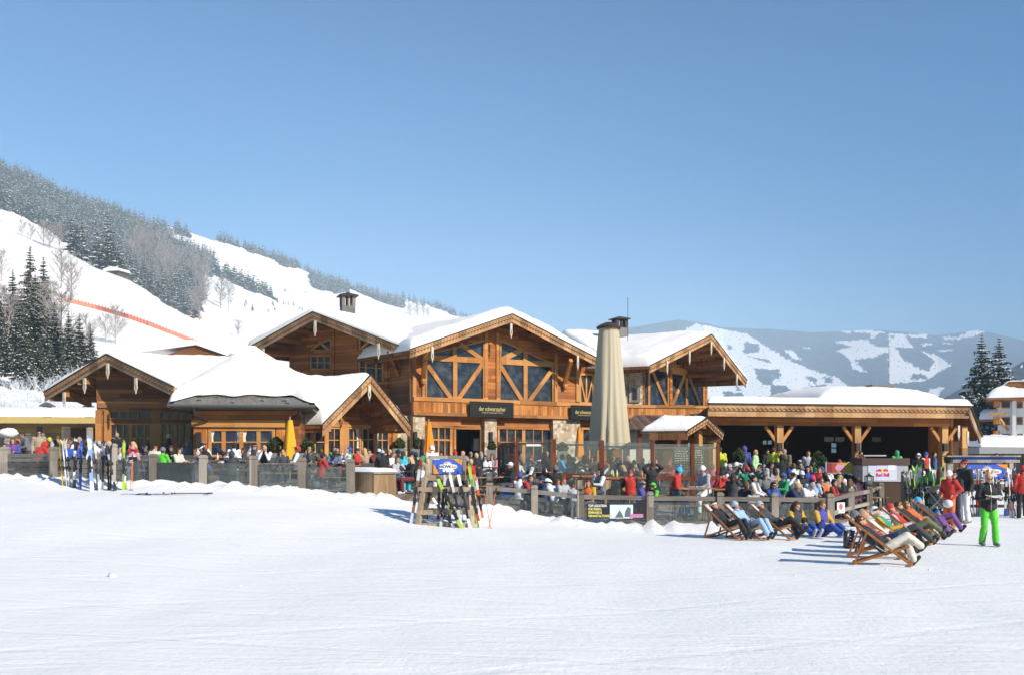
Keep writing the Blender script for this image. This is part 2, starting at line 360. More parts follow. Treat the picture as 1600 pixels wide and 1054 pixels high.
def snow_h(x, y):
    z = H(x, y)
    if y < 62:
        z += .05 * nz(x, y, .35, 3) + .02 * nz(x, y, 1.1, 9)
    if 25 < y < 40:
        d = min(segd(x, y, BANKFRONT), segd(x, y, BANKB) * 1.15)
        if d < 1.6:
            c = .5 * max(0, nz(x, y, 1.3, 5)) + .55 * max(0, nz(x, y, 3.2, 1)) + .5 * max(0, nz(x, y, 6.5, 2)) + .25 * nz(x, y, 11, 4)
            z += math.exp(-(d / .55) ** 2) * (.11 + .36 * c)
        d2 = segd(x, y, [(PX(700, 30.6), 30.6), (PX(760, 31), 31.0)])
        z += .12 * math.exp(-(d2 / .5) ** 2)
    if x > -60 and x < 27 and y > yfront(x) + .08 and y < 61: z = H(x, y) - .10
    return z
def build_ground():
    nx, ny = 640, 300; mb = MB()
    xs = [9.5 * math.sinh(4.6 * (i / nx * 2 - 1)) for i in range(nx + 1)]
    ys = [3 * (1600 ** (j / ny)) for j in range(ny + 1)]
    # denser rows where the fence stands
    ys = sorted(ys + [30 + k * .11 for k in range(75)])
    W = len(xs)
    for y in ys:
        for x in xs: mb.v.append((x, y, snow_h(x, y) if y < 300 else H(x, 80) - 1))
    for j in range(len(ys) - 1):
        for i in range(nx): mb.f.append((j * W + i, j * W + i + 1, (j + 1) * W + i + 1, (j + 1) * W + i)); mb.m.append(0)
    obj('snow_ground', mb, M_snowg, smooth=True, kind='structure')
build_ground()
def build_deck():
    mb = MB(); xs = [-60 + k * .6 for k in range(146)]; xs = sorted(set(xs + [p[0] for p in _front])); n = 60
    for x in xs:
        y0 = yfront(x)
        for k in range(n + 1):
            y = y0 + (62 - y0) * k / n; mb.v.append((x, y, H(x, y) + .02))
    b = len(mb.v)
    for x in xs: y0 = yfront(x); mb.v.append((x, y0, H(x, y0) - .5))
    for i in range(len(xs) - 1):
        if yfront(xs[i + 1]) > 61: continue
        for k in range(n): mb.f.append((i * (n + 1) + k, (i + 1) * (n + 1) + k, (i + 1) * (n + 1) + k + 1, i * (n + 1) + k + 1)); mb.m.append(0)
        mb.f.append((b + i, b + i + 1, (i + 1) * (n + 1), i * (n + 1))); mb.m.append(0)
    obj('terrace_deck', mb, M_deck, smooth=True, kind='structure')
build_deck()
def lerp_pts(pts, x):
    if x <= pts[0][0]: return pts[0][1]
    for (x0, y0), (x1, y1) in zip(pts, pts[1:]):
        if x <= x1:
            t = (x - x0) / (x1 - x0); return y0 + (y1 - y0) * t
    return pts[-1][1]
def inpoly(x, y, poly):
    c = False; n = len(poly); j = n - 1
    for i in range(n):
        xi, yi = poly[i]; xj, yj = poly[j]
        if (yi > y) != (yj > y) and x < (xj - xi) * (y - yi) / (yj - yi) + xi: c = not c
        j = i
    return c
class Hill:
    "a mountainside: rises from its foot (near) to its crest (far)"
    def __init__(s, crest, base, dc, db, amp=.004, nscale=1.0, pw=1.0): s.c, s.b, s.dc, s.db, s.amp, s.ns, s.pw = crest, base, dc, db, amp, nscale, pw
    def d(s, px, py):
        c = lerp_pts(s.c, px); b = lerp_pts(s.b, px); t = max(0, min(1.0, (b - py) / (b - c)))
        return lerp_pts(s.db, px) * (lerp_pts(s.dc, px) / lerp_pts(s.db, px)) ** (t ** s.pw)
    def at(s, px, py):
        d = s.d(px, py); p = P(px, py, d); p.z += s.amp * d * noise.noise(Vector((p.x, p.y, 0)) * (s.ns / 60)); return p
    def build(s, name, x0, x1, step, rows, mats, cls=None, back=.5):
        mb = MB(); n = int((x1 - x0) / step)
        for j in range(rows + 1):
            for i in range(n + 1):
                px = x0 + i * step; c = lerp_pts(s.c, px); b = lerp_pts(s.b, px)
                mb.v.append(tuple(s.at(px, b + (c - b) * j / rows)))
        for k in (1, 2):
            for i in range(n + 1):
                px = x0 + i * step; p = s.at(px, lerp_pts(s.c, px)); q = p * 1.0; q.y += p.y * .12 * k; q.x = p.x * (1 + .12 * k); q.z = p.z * (1 - back * .5 * k); mb.v.append(tuple(q))
        W = n + 1
        for j in range(rows + 2):
            for i in range(n):
                mi = 0
                if cls and j < rows:
                    px = x0 + (i + .5) * step; c = lerp_pts(s.c, px); b = lerp_pts(s.b, px); mi = cls(px, b + (c - b) * (j + .5) / rows)
                elif cls: mi = 1
                mb.f.append((j * W + i, j * W + i + 1, (j + 1) * W + i + 1, (j + 1) * W + i)); mb.m.append(mi)
        return obj(name, mb, mats, smooth=True, kind='structure')
def forest_mat(name, c1, c2, sc, snow=.0):
    m, nt, bs = newmat(name); tc = nd(nt, 'ShaderNodeTexCoord'); n = nd(nt, 'ShaderNodeTexNoise'); n.inputs['Scale'].default_value = sc; n.inputs['Detail'].default_value = 9; n.inputs['Roughness'].default_value = .75
    mp = nd(nt, 'ShaderNodeMapping'); mp.inputs['Scale'].default_value = (1, .25, .35); L(nt, tc.outputs['Object'], mp.inputs[0]); L(nt, mp.outputs[0], n.inputs['Vector'])
    rp = nd(nt, 'ShaderNodeValToRGB'); L(nt, n.outputs[0], rp.inputs[0]); e = rp.color_ramp.elements
    e[0].position = .3; e[0].color = tuple(c1) + (1,); e[1].position = .62; e[1].color = tuple(c2) + (1,)
    if snow: k = e.new(.75); k.color = (snow, snow, snow * 1.03, 1)
    L(nt, rp.outputs[0], bs.inputs['Base Color']); bs.inputs['Roughness'].default_value = 1; bs.inputs['Specular IOR Level'].default_value = 0
    b = nd(nt, 'ShaderNodeBump'); b.inputs['Strength'].default_value = 1; b.inputs['Distance'].default_value = 12; L(nt, n.outputs[0], b.inputs['Height']); L(nt, b.outputs[0], bs.inputs['Normal'])
    return m
M_fforest = forest_mat('distant_spruce_slope', (.014, .028, .032), (.10, .125, .135), .035, .36)
M_nforest = forest_mat('forest_floor', (.06, .06, .055), (.22, .22, .22), .12, .7)
# ---- far mountain across the valley
FARC = [(400, 560), (700, 535), (820, 522), (880, 513), (950, 512), (1000, 510), (1060, 503), (1100, 508), (1130, 514), (1180, 512), (1200, 511), (1240, 514), (1270, 517),
        (1300, 515), (1340, 512), (1370, 511), (1400, 513), (1440, 517), (1465, 520), (1500, 516), (1525, 513), (1550, 517), (1575, 523), (1600, 529), (1660, 545), (1760, 565), (2000, 600)]
_z = lambda l: [(1130 + a / 3.404, 500 + b / 3.404) for a, b in l]
FAR_SNOW = [_z(l) for l in [
    [(-140, 30), (0, 60), (130, 85), (200, 125), (330, 190), (460, 250), (610, 290), (690, 350), (690, 390), (600, 440), (-700, 560), (-500, 200)],
    [(780, 45), (830, 55), (800, 100), (780, 95)],
    [(880, 55), (975, 60), (975, 110), (1015, 160), (910, 150), (960, 230), (1085, 270), (1110, 290), (1060, 315), (880, 318)],
    [(590, 112), (760, 105), (830, 150), (885, 150), (885, 200), (860, 190), (820, 210), (740, 215), (700, 220), (770, 270), (690, 250), (665, 210), (600, 180), (690, 150)],
    [(1040, 175), (1120, 200), (1215, 245), (1090, 295), (1085, 270), (1130, 230)],
    [(1165, 122), (1225, 150), (1165, 145)], [(1060, 142), (1115, 142), (1110, 152), (1062, 152)], [(1140, 178), (1235, 180), (1160, 190)],
    [(1160, 72), (1250, 68), (1320, 40), (1400, 50), (1330, 62), (1250, 78), (1180, 82)], [(600, 40), (680, 42), (670, 62)], [(980, 60), (1095, 58), (1080, 75), (1000, 80)],
    [(1095, 355), (1175, 350), (1150, 380), (1140, 410), (1115, 400), (1090, 375)], [(330, 160), (370, 165), (415, 205), (370, 195)], [(420, 152), (475, 165), (430, 165)],
    [(690, 40), (780, 38), (860, 48), (860, 60), (700, 56)]]]
FAR_WOOD = [_z(l) for l in [
    [(110, 115), (190, 130), (190, 155), (110, 165)], [(120, 180), (250, 205), (250, 225), (200, 210)], [(165, 255), (300, 255), (310, 290), (265, 310), (260, 340), (210, 345), (180, 300)],
    [(250, 340), (330, 335), (375, 380), (370, 400), (340, 425), (250, 425)], [(410, 345), (470, 330), (540, 320), (625, 395), (640, 440), (480, 440), (480, 370), (420, 365)],
    [(440, 280), (500, 295), (495, 320), (450, 300)], [(535, 285), (580, 285), (580, 315), (540, 310)], [(0, 395), (100, 410), (120, 440), (0, 440)], [(70, 370), (90, 370), (90, 395), (70, 395)],
    [(-260, 150), (-200, 170), (-180, 230), (-240, 220)], [(20, 125), (50, 130), (50, 148), (25, 145)], [(-60, 220), (-20, 240), (-30, 262), (-70, 250)],
    [(890, 72), (908, 75), (905, 98), (890, 95)], [(1000, 280), (1080, 278), (1085, 300), (1000, 305)]]]
def fcls(px, py):
    a = px + 3.6 * noise.noise(Vector((px * .16, py * .3, 1))) + 1.8 * noise.noise(Vector((px * .5, py * .6, 4))) + 1.5 * noise.noise(Vector((px * 1.3, py * 1.5, 14)))
    b = py + 2.2 * noise.noise(Vector((px * .2, py * .25, 7))) + 1.2 * noise.noise(Vector((px * .7, py * .5, 9)))
    v = any(inpoly(a, b, p) for p in FAR_SNOW) and not any(inpoly(a, b, p) for p in FAR_WOOD)
    if v and noise.noise(Vector((px * .35, py * .6, 20))) > .52: v = False
    if not v and noise.noise(Vector((px * .22, py * .5, 31))) > .72: v = True
    return 0 if v else 1
far = Hill(FARC, [(400, 706), (2000, 706)], [(400, 5200), (1100, 4300), (1300, 5000), (2000, 5600)], [(400, 1500), (1300, 1500), (2000, 1900)], .012, .08, .8)
far.build('far_mountain', 400, 1900, 1.0, 220, [M_snowfar, M_fforest], fcls)
# wooded spur at the right, in front of the far mountain
spur = Hill([(1380, 690), (1440, 650), (1470, 622), (1500, 606), (1540, 600), (1580, 580), (1620, 560), (1800, 520)], [(1380, 706), (1800, 706)], [(1380, 900), (1800, 1300)], [(1380, 700), (1800, 700)], .01, .3)
spur.build('wooded_hill', 1385, 1800, 3, 40, [M_snowfar, M_fforest], lambda a, b: 1 if noise.noise(Vector((a * .1, b * .2, 5))) > -.35 else 0)
# ---- long flank on the left
FLC = [(-300, 140), (-40, 246), (0, 260), (40, 272), (80, 291), (120, 306), (160, 319), (200, 336), (240, 352), (255, 352), (290, 361), (330, 375), (345, 374), (400, 394), (450, 414), (500, 432), (560, 450), (600, 462),
       (640, 470), (680, 480), (720, 492), (760, 503), (820, 515), (900, 530), (1000, 560), (1060, 600)]
ACR = [(-300, 235), (-60, 330), (0, 345), (50, 370), (100, 395), (150, 422), (200, 439), (230, 455), (260, 487), (300, 515), (350, 545), (420, 567), (470, 580), (600, 620)]
flank = Hill(FLC, [(-300, 300), (-60, 390), (0, 400), (100, 450), (200, 490), (300, 560), (400, 610), (600, 650), (1100, 690)], [(-300, 1200), (0, 1350), (340, 1500), (720, 2000), (1100, 2400)],
             [(-300, 330), (0, 380), (300, 420), (500, 520), (1100, 900)], .006, .35)
WOODS = [[(-300, 100), (0, 200), (130, 290), (245, 340), (275, 378), (300, 385), (330, 398), (338, 425), (375, 440), (400, 450), (432, 466), (436, 474), (395, 462), (350, 440), (312, 428), (320, 470), (300, 500), (260, 480), (230, 455), (195, 440), (150, 425), (148, 405), (128, 398), (100, 378), (75, 362), (40, 342), (0, 328), (-300, 250)],
         [(338, 350), (400, 370), (450, 392), (500, 418), (560, 432), (600, 452), (632, 470), (630, 478), (600, 472), (560, 455), (520, 432), (450, 420), (400, 397), (338, 376)],
         [(483, 437), (500, 436), (540, 445), (545, 458), (500, 455)], [(670, 470), (720, 482), (740, 500), (700, 490)], [(272, 356), (295, 362), (300, 372), (275, 368)]]
def bcls(px, py):
    a = px + 5 * noise.noise(Vector((px * .05, py * .1, 1))); b = py + 4 * noise.noise(Vector((px * .07, py * .1, 7)))
    return 1 if any(inpoly(a, b, p) for p in WOODS) else 0
flank.build('mountain_slope', -300, 1060, 2.5, 120, [M_snowfar, M_nforest], bcls)
knoll = Hill(ACR, [(-300, 714), (600, 714)], [(-300, 260), (0, 300), (470, 230), (600, 200)], [(-300, 66), (600, 66)], .004, .7)
knoll.build('ski_piste', -300, 590, 4, 50, [M_snowfar, M_snowfar], None)
# snow bank ridge seen between the knoll and the buildings
# ================================================================== TREES
def leafmat(name, c1, c2, rough=.8):
    m, nt, bs = newmat(name); tc = nd(nt, 'ShaderNodeTexCoord'); n = nd(nt, 'ShaderNodeTexNoise'); n.inputs['Scale'].default_value = 1.1; n.inputs['Detail'].default_value = 3
    L(nt, tc.outputs['Object'], n.inputs['Vector']); rp = nd(nt, 'ShaderNodeValToRGB'); L(nt, n.outputs[0], rp.inputs[0]); e = rp.color_ramp.elements
    e[0].position = .35; e[0].color = tuple(c1) + (1,); e[1].position = .65; e[1].color = tuple(c2) + (1,); L(nt, rp.outputs[0], bs.inputs['Base Color']); bs.inputs['Roughness'].default_value = rough; bs.inputs['Specular IOR Level'].default_value = .1
    return m
M_needle = leafmat('spruce_needles', (.022, .032, .018), (.060, .068, .036))
M_needle2 = leafmat('frosted_needles', (.020, .032, .020), (.085, .105, .075))
M_tsnow = simple('snow_on_branches', (.80, .83, .86), .8, var=.04)
M_bark = simple('bark', (.10, .075, .055), .9, var=.3)
M_frosttwig = simple('frosted_twigs', (.34, .30, .28), .9, var=.3)
def conifer(h, levels, nb, clumps, snowp, seed, rad=.19, needle=None, mixed=False):
    "crown of drooping boughs, each a row of small sprays; some sprays carry snow"
    r = random.Random(seed); mb = MB(); lean = r.uniform(-.01, .01)
    for k in range(levels):
        t = (k + r.uniform(-.3, .3)) / levels; z = h * (.06 + .93 * t); Rm = h * rad * (1 - t) ** .85 * (1 + .22 * math.sin(k * 1.9 + seed)) + .08
        for b in range(nb if t < .7 else max(4, nb * 2 // 3)):
            if r.random() < .10: continue
            a = r.uniform(0, 6.283); Rr = Rm * r.uniform(.6, 1.15); ca, sa = math.cos(a), math.sin(a); droop = r.uniform(.25, .6) * (1 - .6 * t)
            for c in range(clumps):
                u = (c + r.uniform(.2, 1)) / clumps; u = min(1, u)
                rr = Rr * u; zz = z - droop * rr * (.5 + .5 * u) + .12 * Rr * u * u; wd = Rr * (.30 - .16 * u) * r.uniform(.7, 1.4) * (3.0 / clumps) ** .5 + h * .004; ln = Rr / clumps * r.uniform(.9, 1.5)
                cx, cy = rr * ca, rr * sa; tx, ty = -sa, ca; j = r.uniform(-.25, .25) * wd; cx += tx * j; cy += ty * j
                hang = wd * r.uniform(.5, 1.3)
                p0 = (cx - ca * ln * .5, cy - sa * ln * .5, zz + .03 * h * 0 + ln * .2); p1 = (cx + ca * ln * .5, cy + sa * ln * .5, zz - ln * .12)
                l = (cx + tx * wd, cy + ty * wd, zz - hang); q = (cx - tx * wd, cy - ty * wd, zz - hang * r.uniform(.6, 1.2))
                snowy = r.random() < snowp
                mb.add([p0, l, p1], [(0, 1, 2)], 0); mb.add([p0, p1, q], [(0, 1, 2)], 0)
                if snowy:
                    e = .35 * ln; s = .62; up = .03 + h * .0022
                    mb.add([(p0[0], p0[1], p0[2] + up), (cx + tx * wd * s, cy + ty * wd * s, zz - hang * s + up * 1.3), (p1[0], p1[1], p1[2] + up), (cx - tx * wd * s, cy - ty * wd * s, zz - hang * s + up * 1.3)], [(0, 1, 2, 3)], 1)
    mb.tube([(0, 0, h * .9), (0, 0, h * .99)], [h * .004, .01], 4)
    tr = MB(); tr.tube([(0, 0, -.6), (0, 0, h * .3), (0, 0, h * .97)], [h * .013, h * .010, h * .002], 7)
    return mb, tr
def treeproto(name, label, cat, grp, mb, tr, mats, tm, park=(0, -500, 0)):
    e = empty(name, XF(park), label, cat, grp); obj('trunk', tr, tm, e); obj('crown', mb, mats, e); return e
_park = []
def use(protos, i, M, label):
    "first use moves the prototype itself, later uses copy it"
    p = protos[i % len(protos)]
    if p not in _park: _park.append(p); place(p, M, None); WM[p.name] = M; p['label'] = label; return p
    return dup(p, M, label)
# near conifers, left edge
def side(px): return 'at the left edge' if px < 40 else 'behind the low yellow building' if px < 110 else 'beside the left gable'
GT = 'snow dusted spruces at the foot of the piste'
NP = [treeproto('spruce_tree', 'x', 'tree', GT, *conifer(20, 50, 17, 5, .26, 40 + k, .165), [M_needle, M_tsnow], M_bark) for k in range(3)]
def knoll_base(px, d):
    # ground point on the knoll at distance d
    lo, hi = 400, 640
    for _ in range(30):
        m = (lo + hi) / 2
        if knoll.d(px, m) > d: lo = m
        else: hi = m
    return knoll.at(px, (lo + hi) / 2)
near = [(47, 380, 130, 'tallest dark spruce of the group at the left edge, pointed tip above the rest'), (68, 397, 134, 'dark spruce just right of the tallest one in the left group'),
        (20, 418, 128, 'lower spruce left of the tallest in the left group'), (-4, 440, 124, 'spruce cut by the left edge of the photo, above the yellow building'),
        (33, 455, 118, 'short spruce in front of the tallest spruce at the left'), (85, 470, 120, 'small spruce at the foot of the left group, right of the tall pair'), (8, 505, 112, 'low bushy spruce behind the yellow building at the very left'),
        (107, 482, 118, 'slim spruce left of the small pointed one, near the net fence'), (124, 487, 120, 'slim pointed spruce second from the left gable roof'), (141, 503, 121, 'smallest spruce, closest to the left gable roof'),
        (62, 520, 108, 'low spruce behind the chimney caps of the yellow building'), (-30, 400, 140, 'spruce outside the left group at the photo border'),
        (36, 500, 104, 'low spruce in the front middle of the left group'), (80, 530, 104, 'low spruce at the front right of the left group'), (-12, 520, 104, 'low spruce at the front, cut by the left edge'), (100, 540, 106, 'small dark spruce just above the two roof vents'), (55, 425, 126, 'spruce tucked between the two tallest of the left group'), (28, 470, 116, 'mid height spruce in the left group below the lower tip')]
for i, (px, py, d, lb) in enumerate(near):
    b = knoll_base(px, d); top = ZC + (HZ - py) * d / F; h = top - b.z + .5; M = Matrix.Translation((PX(px, d), d, b.z - .5)) @ Matrix.Rotation(i * 1.3, 4, 'Z') @ Matrix.Diagonal((h / 20 * (1.0 if h > 12 else 1.15), h / 20 * (1.0 if h > 12 else 1.15), h / 20, 1))
    use(NP, i, M, lb)
# the pair at the right
RPp = [treeproto('conifer_tree', 'x', 'tree', 'tall conifers beside the hotel', *conifer(26, 60, 17, 6, .34, 90 + k, .235), [M_needle, M_tsnow], M_bark) for k in range(2)]
for i, (px, py, d, lb) in enumerate([(1534, 519, 134, 'left one of the two tall dark conifers beside the white hotel'), (1561, 523, 137, 'right one of the two tall dark conifers beside the white hotel'), (1517, 600, 128, 'lower conifer in front of the tall pair, just right of the pavilion roof')]):
    top = ZC + (HZ - py) * d / F; z0 = -1; h = top - z0; M = Matrix.Translation((PX(px, d), d, z0)) @ Matrix.Rotation(i * 2 + .4, 4, 'Z') @ Matrix.Scale(h / 26, 4); use(RPp, i, M, lb)
# forest on the flank
FPp = [treeproto('mountain_spruce', 'x', 'tree', 'spruces of the forest on the mountain slope', *conifer(18, 18, 8, 2, .55, 120 + k, .18), [M_needle2, M_tsnow], M_bark) for k in range(5)]
spots = []
def wood_pts(n, seed):
    r = random.Random(seed); out = []
    while len(out) < n:
        px = r.uniform(-30, 700); c = lerp_pts(FLC, px); b = lerp_pts(flank.b, px); py = c + (b - c) * r.random() ** 1.0
        d = flank.d(px, py)
        # probability in proportion to the visible density
        if not bcls(px, py): continue
        if py > lerp_pts(ACR, px) + 12: continue
        if r.random() > min(1, (d / 1100.0) ** 1.2): continue
        out.append((d, px, py))
    return out
_hi = []; _r2 = random.Random(12)
while len(_hi) < 520:
    px = _r2.uniform(336, 745); c = lerp_pts(FLC, px); py = c + _r2.uniform(0, 40)
    if bcls(px, py) or (px > 625 and py < c + 3): _hi.append((flank.d(px, py), px, py))
allp = sorted(wood_pts(2300, 5) + _hi)
extra = [(400, 110, 412), (400, 120, 415), (395, 128, 418), (380, 160, 430), (375, 168, 432), (372, 178, 436), (370, 185, 437), (372, 172, 434), (390, 150, 425)]
nn = 0
for _i in range(3): pass
def hillpos(px):
    for lim, t in [(60, 'at the far left'), (120, 'above the bare trees at the left'), (200, 'above the little hut'), (280, 'right of the little hut'), (345, 'beside the upper piste'), (440, 'on the spur between the two pistes'), (560, 'above the left chimney')]:
        if px < lim: return t
    return 'above the snow saddle of the roof'
for i, (d, px, py) in enumerate([(a, b, c) for a, b, c in extra] + allp[:265]):
    p = flank.at(px, py) if i >= len(extra) else P(px, py, d)
    s = rnd.uniform(.75, 1.25) * (1.15 if i < len(extra) else 1); hh = 'tall' if s > 1.1 else 'short' if s < .88 else 'frosted'
    M = Matrix.Translation((p.x, p.y, p.z - .8)) @ Matrix.Rotation(rnd.uniform(0, 6), 4, 'Z') @ Matrix.Diagonal((s * rnd.uniform(.85, 1.15), s * rnd.uniform(.85, 1.15), s, 1))
    zone = 'low on' if d < 520 else 'midway up' if d < 700 else 'higher up'
    use(FPp, i, M, '%s spruce in the forest %s, %s the slope' % (hh, hillpos(px), zone))
# the rest of the forest as one mass
mass = MB(); tp = [conifer(17, 9, 6, 1, .55, 300 + k, .18)[0] for k in range(6)]
more = allp[265:]
for (d, px, py) in more:
    p = flank.at(px, py); t = tp[rnd.randrange(6)]; s = rnd.uniform(.7, 1.25); a = rnd.uniform(0, 6); ca, sa = math.cos(a) * s, math.sin(a) * s
    b = len(mass.v); mass.v += [(p.x + x * ca - y * sa, p.y + x * sa + y * ca, p.z + z * s - .5) for x, y, z in t.v]; mass.f += [tuple(i + b for i in f) for f in t.f]; mass.m += t.m
obj('forest', mass, [M_needle2, M_tsnow], kind='stuff', label='far mass of frosted spruces covering the upper mountain slope', cat='forest')
# bare trees with frost
def bare(h, seed, depth=3, spread=.5, thick=1.0):
    "upright stem with boughs all the way up, each ending in fine twigs"
    r = random.Random(seed); tr = MB(); cr = MB(); pts = []; x = y = 0
    for k in range(8): pts.append(V3((x, y, h * .92 * k / 7 - .3))); x += r.uniform(-1, 1) * h * .012; y += r.uniform(-1, 1) * h * .012
    tr.tube(pts, [h * .011 * thick * (1 - k / 8.5) for k in range(8)], 5)
    nb = 30
    for k in range(nb):
        t = .2 + .78 * k / nb; f = t * 7; i = min(6, int(f)); p = pts[i].lerp(pts[i + 1], f - i); a = r.uniform(0, 6.283); ln = h * spread * .62 * (math.sin(math.pi * min(1, .25 + .75 * (t - .2) / .8)) ** .7) * r.uniform(.6, 1.1) + h * .05
        d = V3((math.cos(a), math.sin(a), r.uniform(.7, 1.5))).normalized(); m = p + d * ln * .5; q = m + (d + V3((0, 0, .35))).normalized() * ln * .5; cr.tube([p, m, q], [h * .004 * thick, h * .003 * thick, h * .001 * thick], 3, cap=False)
        for j in range(7):
            u = r.uniform(.2, 1); s_ = p.lerp(m, u * 2) if u < .5 else m.lerp(q, u * 2 - 1); e = (d + V3((r.gauss(0, .6), r.gauss(0, .6), r.uniform(-.1, .8)))).normalized(); l2 = ln * r.uniform(.2, .45); w = s_ + e * l2; cr.tube([s_, w], [h * .0022 * thick, h * .0010 * thick], 3, cap=False)
            for _ in range(3 if depth > 3 else 2): e2 = (e + V3((r.gauss(0, .7), r.gauss(0, .7), r.uniform(-.3, .6)))).normalized(); s2 = s_.lerp(w, r.uniform(.3, 1)); cr.tube([s2, s2 + e2 * l2 * .6], [h * .0016 * thick, h * .0008 * thick], 3, cap=False)
    return cr, tr
V3 = Vector
BP = [treeproto('bare_tree', 'x', 'tree', 'bare frosted trees on the slopes', *bare(12, 60 + k, 5, .55, 1.1 + .2 * k), M_frosttwig, M_frosttwig) for k in range(4)]
bspots = []
def bt(px, py, hpx, lb, hill=None):
    h = hill or (knoll if py > lerp_pts(ACR, px) else flank); d = h.d(px, py); p = h.at(px, py); s = hpx * d / F / 12 * 1.08
    use(BP, len(bspots), Matrix.Translation((p.x, p.y, p.z - .2)) @ Matrix.Rotation(len(bspots) * 1.1, 4, 'Z') @ Matrix.Diagonal((s, s, s, 1)), lb); bspots.append(px)
for px, py, hp, lb in [(34, 372, 26, 'thin bare tree standing alone on the snow at the far left'), (48, 378, 25, 'second bare tree of the row on the snow left of the small forest'), (68, 388, 38, 'widest bare tree of the row below the left forest'), (78, 392, 34, 'twiggy bare tree close beside the widest one of the row'),
                       (92, 396, 45, 'tall narrow bare tree at the right end of the row'), (2, 440, 50, 'bare tree cut by the left edge in front of the piste'), (95, 450, 60, 'bare tree behind the spruces right of the tall pair'), (112, 470, 60, 'spreading bare tree at the left end of the orange net'), (165, 535, 45, 'bare tree with fine twigs behind the left gable roof'), (62, 560, 120, 'big bare tree among the spruces of the left group'), (15, 560, 110, 'bare tree among the spruces at the very left'), (98, 575, 120, 'bare tree at the right side of the left spruce group'), (135, 560, 70, 'bare tree behind the small pointed spruces'), (180, 537, 58, 'rounded bare tree standing behind the ridge of the left gable roof'),
                       (322, 478, 40, 'bare tree on the lower piste left of the twin trees'), (345, 483, 48, 'left one of the twin bare trees on the lower piste'), (357, 486, 44, 'right one of the twin bare trees on the lower piste'), (372, 530, 30, 'frosted bush by the path behind the roofs')]: bt(px, py, hp, lb)
r_ = random.Random(8)
for k in range(32):
    px = r_.uniform(195, 318); lo = lerp_pts(ACR, px); py = r_.uniform(max(395 + (px - 195) * .35, 400), lo - 2 if px < 260 else lo - 8)
    bt(px, py, r_.uniform(38, 62), 'grey frosted tree in the bare wood right of the hut, %s' % ('upper edge' if py < 440 else 'lower edge' if py > 475 else 'middle'), flank)
for k in range(12):
    px = r_.uniform(20, 150); bt(px, lerp_pts(ACR, px) - r_.uniform(22, 40) - 8, r_.uniform(18, 30), 'small bare tree along the lower border of the left forest', flank)
for px, py, hp in [(640, 494, 20), (652, 496, 26), (662, 497, 22), (668, 498, 16), (560, 452, 14), (580, 458, 14), (600, 466, 16), (612, 474, 18), (622, 477, 18), (540, 446, 12), (590, 462, 16)]:
    bt(px, py, hp, 'round bare tree high on the slope %s' % ('above the roof saddle' if px > 630 else 'along the crest above the left chimney'), flank)
# shrubs with frost at the foot, left
SB = [treeproto('frosted_shrub', 'x', 'shrub', 'white frosted shrubs behind the yellow building', *bare(3, 80 + k, 5, .8, .8), M_tsnow, M_frosttwig) for k in range(2)]
for i in range(9):
    px = -10 + i * 19 + r_.uniform(-4, 4); d = r_.uniform(78, 96); s = r_.uniform(1.0, 1.9)
    use(SB, i, Matrix.Translation((PX(px, d), d, P(0, 655, d).z - 1.0)) @ Matrix.Rotation(i, 4, 'Z') @ Matrix.Scale(s, 4), 'white frosted shrub behind the yellow building, %s' % ('near its left end' if px < 50 else 'above its chimney caps' if px < 120 else 'next to the left gable'))
# small lone trees scattered on the upper piste
for i in range(26):
    px = r_.uniform(345, 480); py = r_.uniform(lerp_pts(FLC, px) + 26, 490); 
    if bcls(px, py): continue
    p = flank.at(px, py); s = r_.uniform(.2, .42); use(FPp, i, Matrix.Translation(tuple(p)) @ Matrix.Scale(s, 4), 'tiny young spruce alone on the open piste above the left gable')
# little hut on the piste edge
hp = P(182, 436, 300); hut = empty('hut', XF((hp.x, hp.y, hp.z - 1), R(-15)), 'small dark wooden hut with snow roof at the edge of the piste', 'hut')
m = MB(); m.box((0, 0, 1.6), (4.2, 4, 3.2)); obj('wall', m, M_bark, hut)
m = MB(); m.prism([(-2.9, 3.0), (2.9, 3.0), (2.5, 3.7), (0, 4.3), (-2.5, 3.7)], -2.6, 2.6); obj('roof_snow', m, M_snow, hut)
# orange safety nets
M_net = simple('orange_net', (.74, .24, .15), .7, var=.15, scale=1)
M_netpad = simple('red_padding', (.65, .10, .08), .7)
def net(pts, h, lb):
    e = None; P3 = []
    for (a, b), (c, d2) in zip(pts, pts[1:]):
        n = max(2, int(abs(c - a) / 5))
        for k in range(n): P3.append(knoll.at(a + (c - a) * k / n, b + (d2 - b) * k / n) if hillsel is knoll else flank.at(a + (c - a) * k / n, b + (d2 - b) * k / n))
    e = empty('safety_net', XF(tuple(P3[0])), lb, 'safety net'); mb = MB(); pm = MB(); o = P3[0]
    for a, b in zip(P3, P3[1:]):
        a = a - o; b = b - o; th = (b - a).cross(Vector((0, 0, 1))).normalized() * .04
        for sgn in (1,): mb.add([a - th, b - th, b - th + Vector((0, 0, h)), a - th + Vector((0, 0, h)), a + th, b + th, b + th + Vector((0, 0, h)), a + th + Vector((0, 0, h))], [(0, 1, 2, 3), (7, 6, 5, 4), (3, 2, 6, 7), (0, 4, 5, 1)])
    obj('netting', mb, M_net, e); [obj('pole', MB().tube([a - o - Vector((0, 0, .2)), a - o + Vector((0, 0, h * 1.25))], .06, 5), M_dark, e) for a in P3]
hillsel = knoll
net([(96, 470), (128, 478), (160, 486), (200, 498), (240, 512), (285, 528), (332, 545)], .85, 'long orange safety net running down across the piste behind the roofs')
hillsel = flank
net([(290, 493), (308, 496), (322, 503)], 2.0, 'short orange safety net at the top of the path above the roofs')
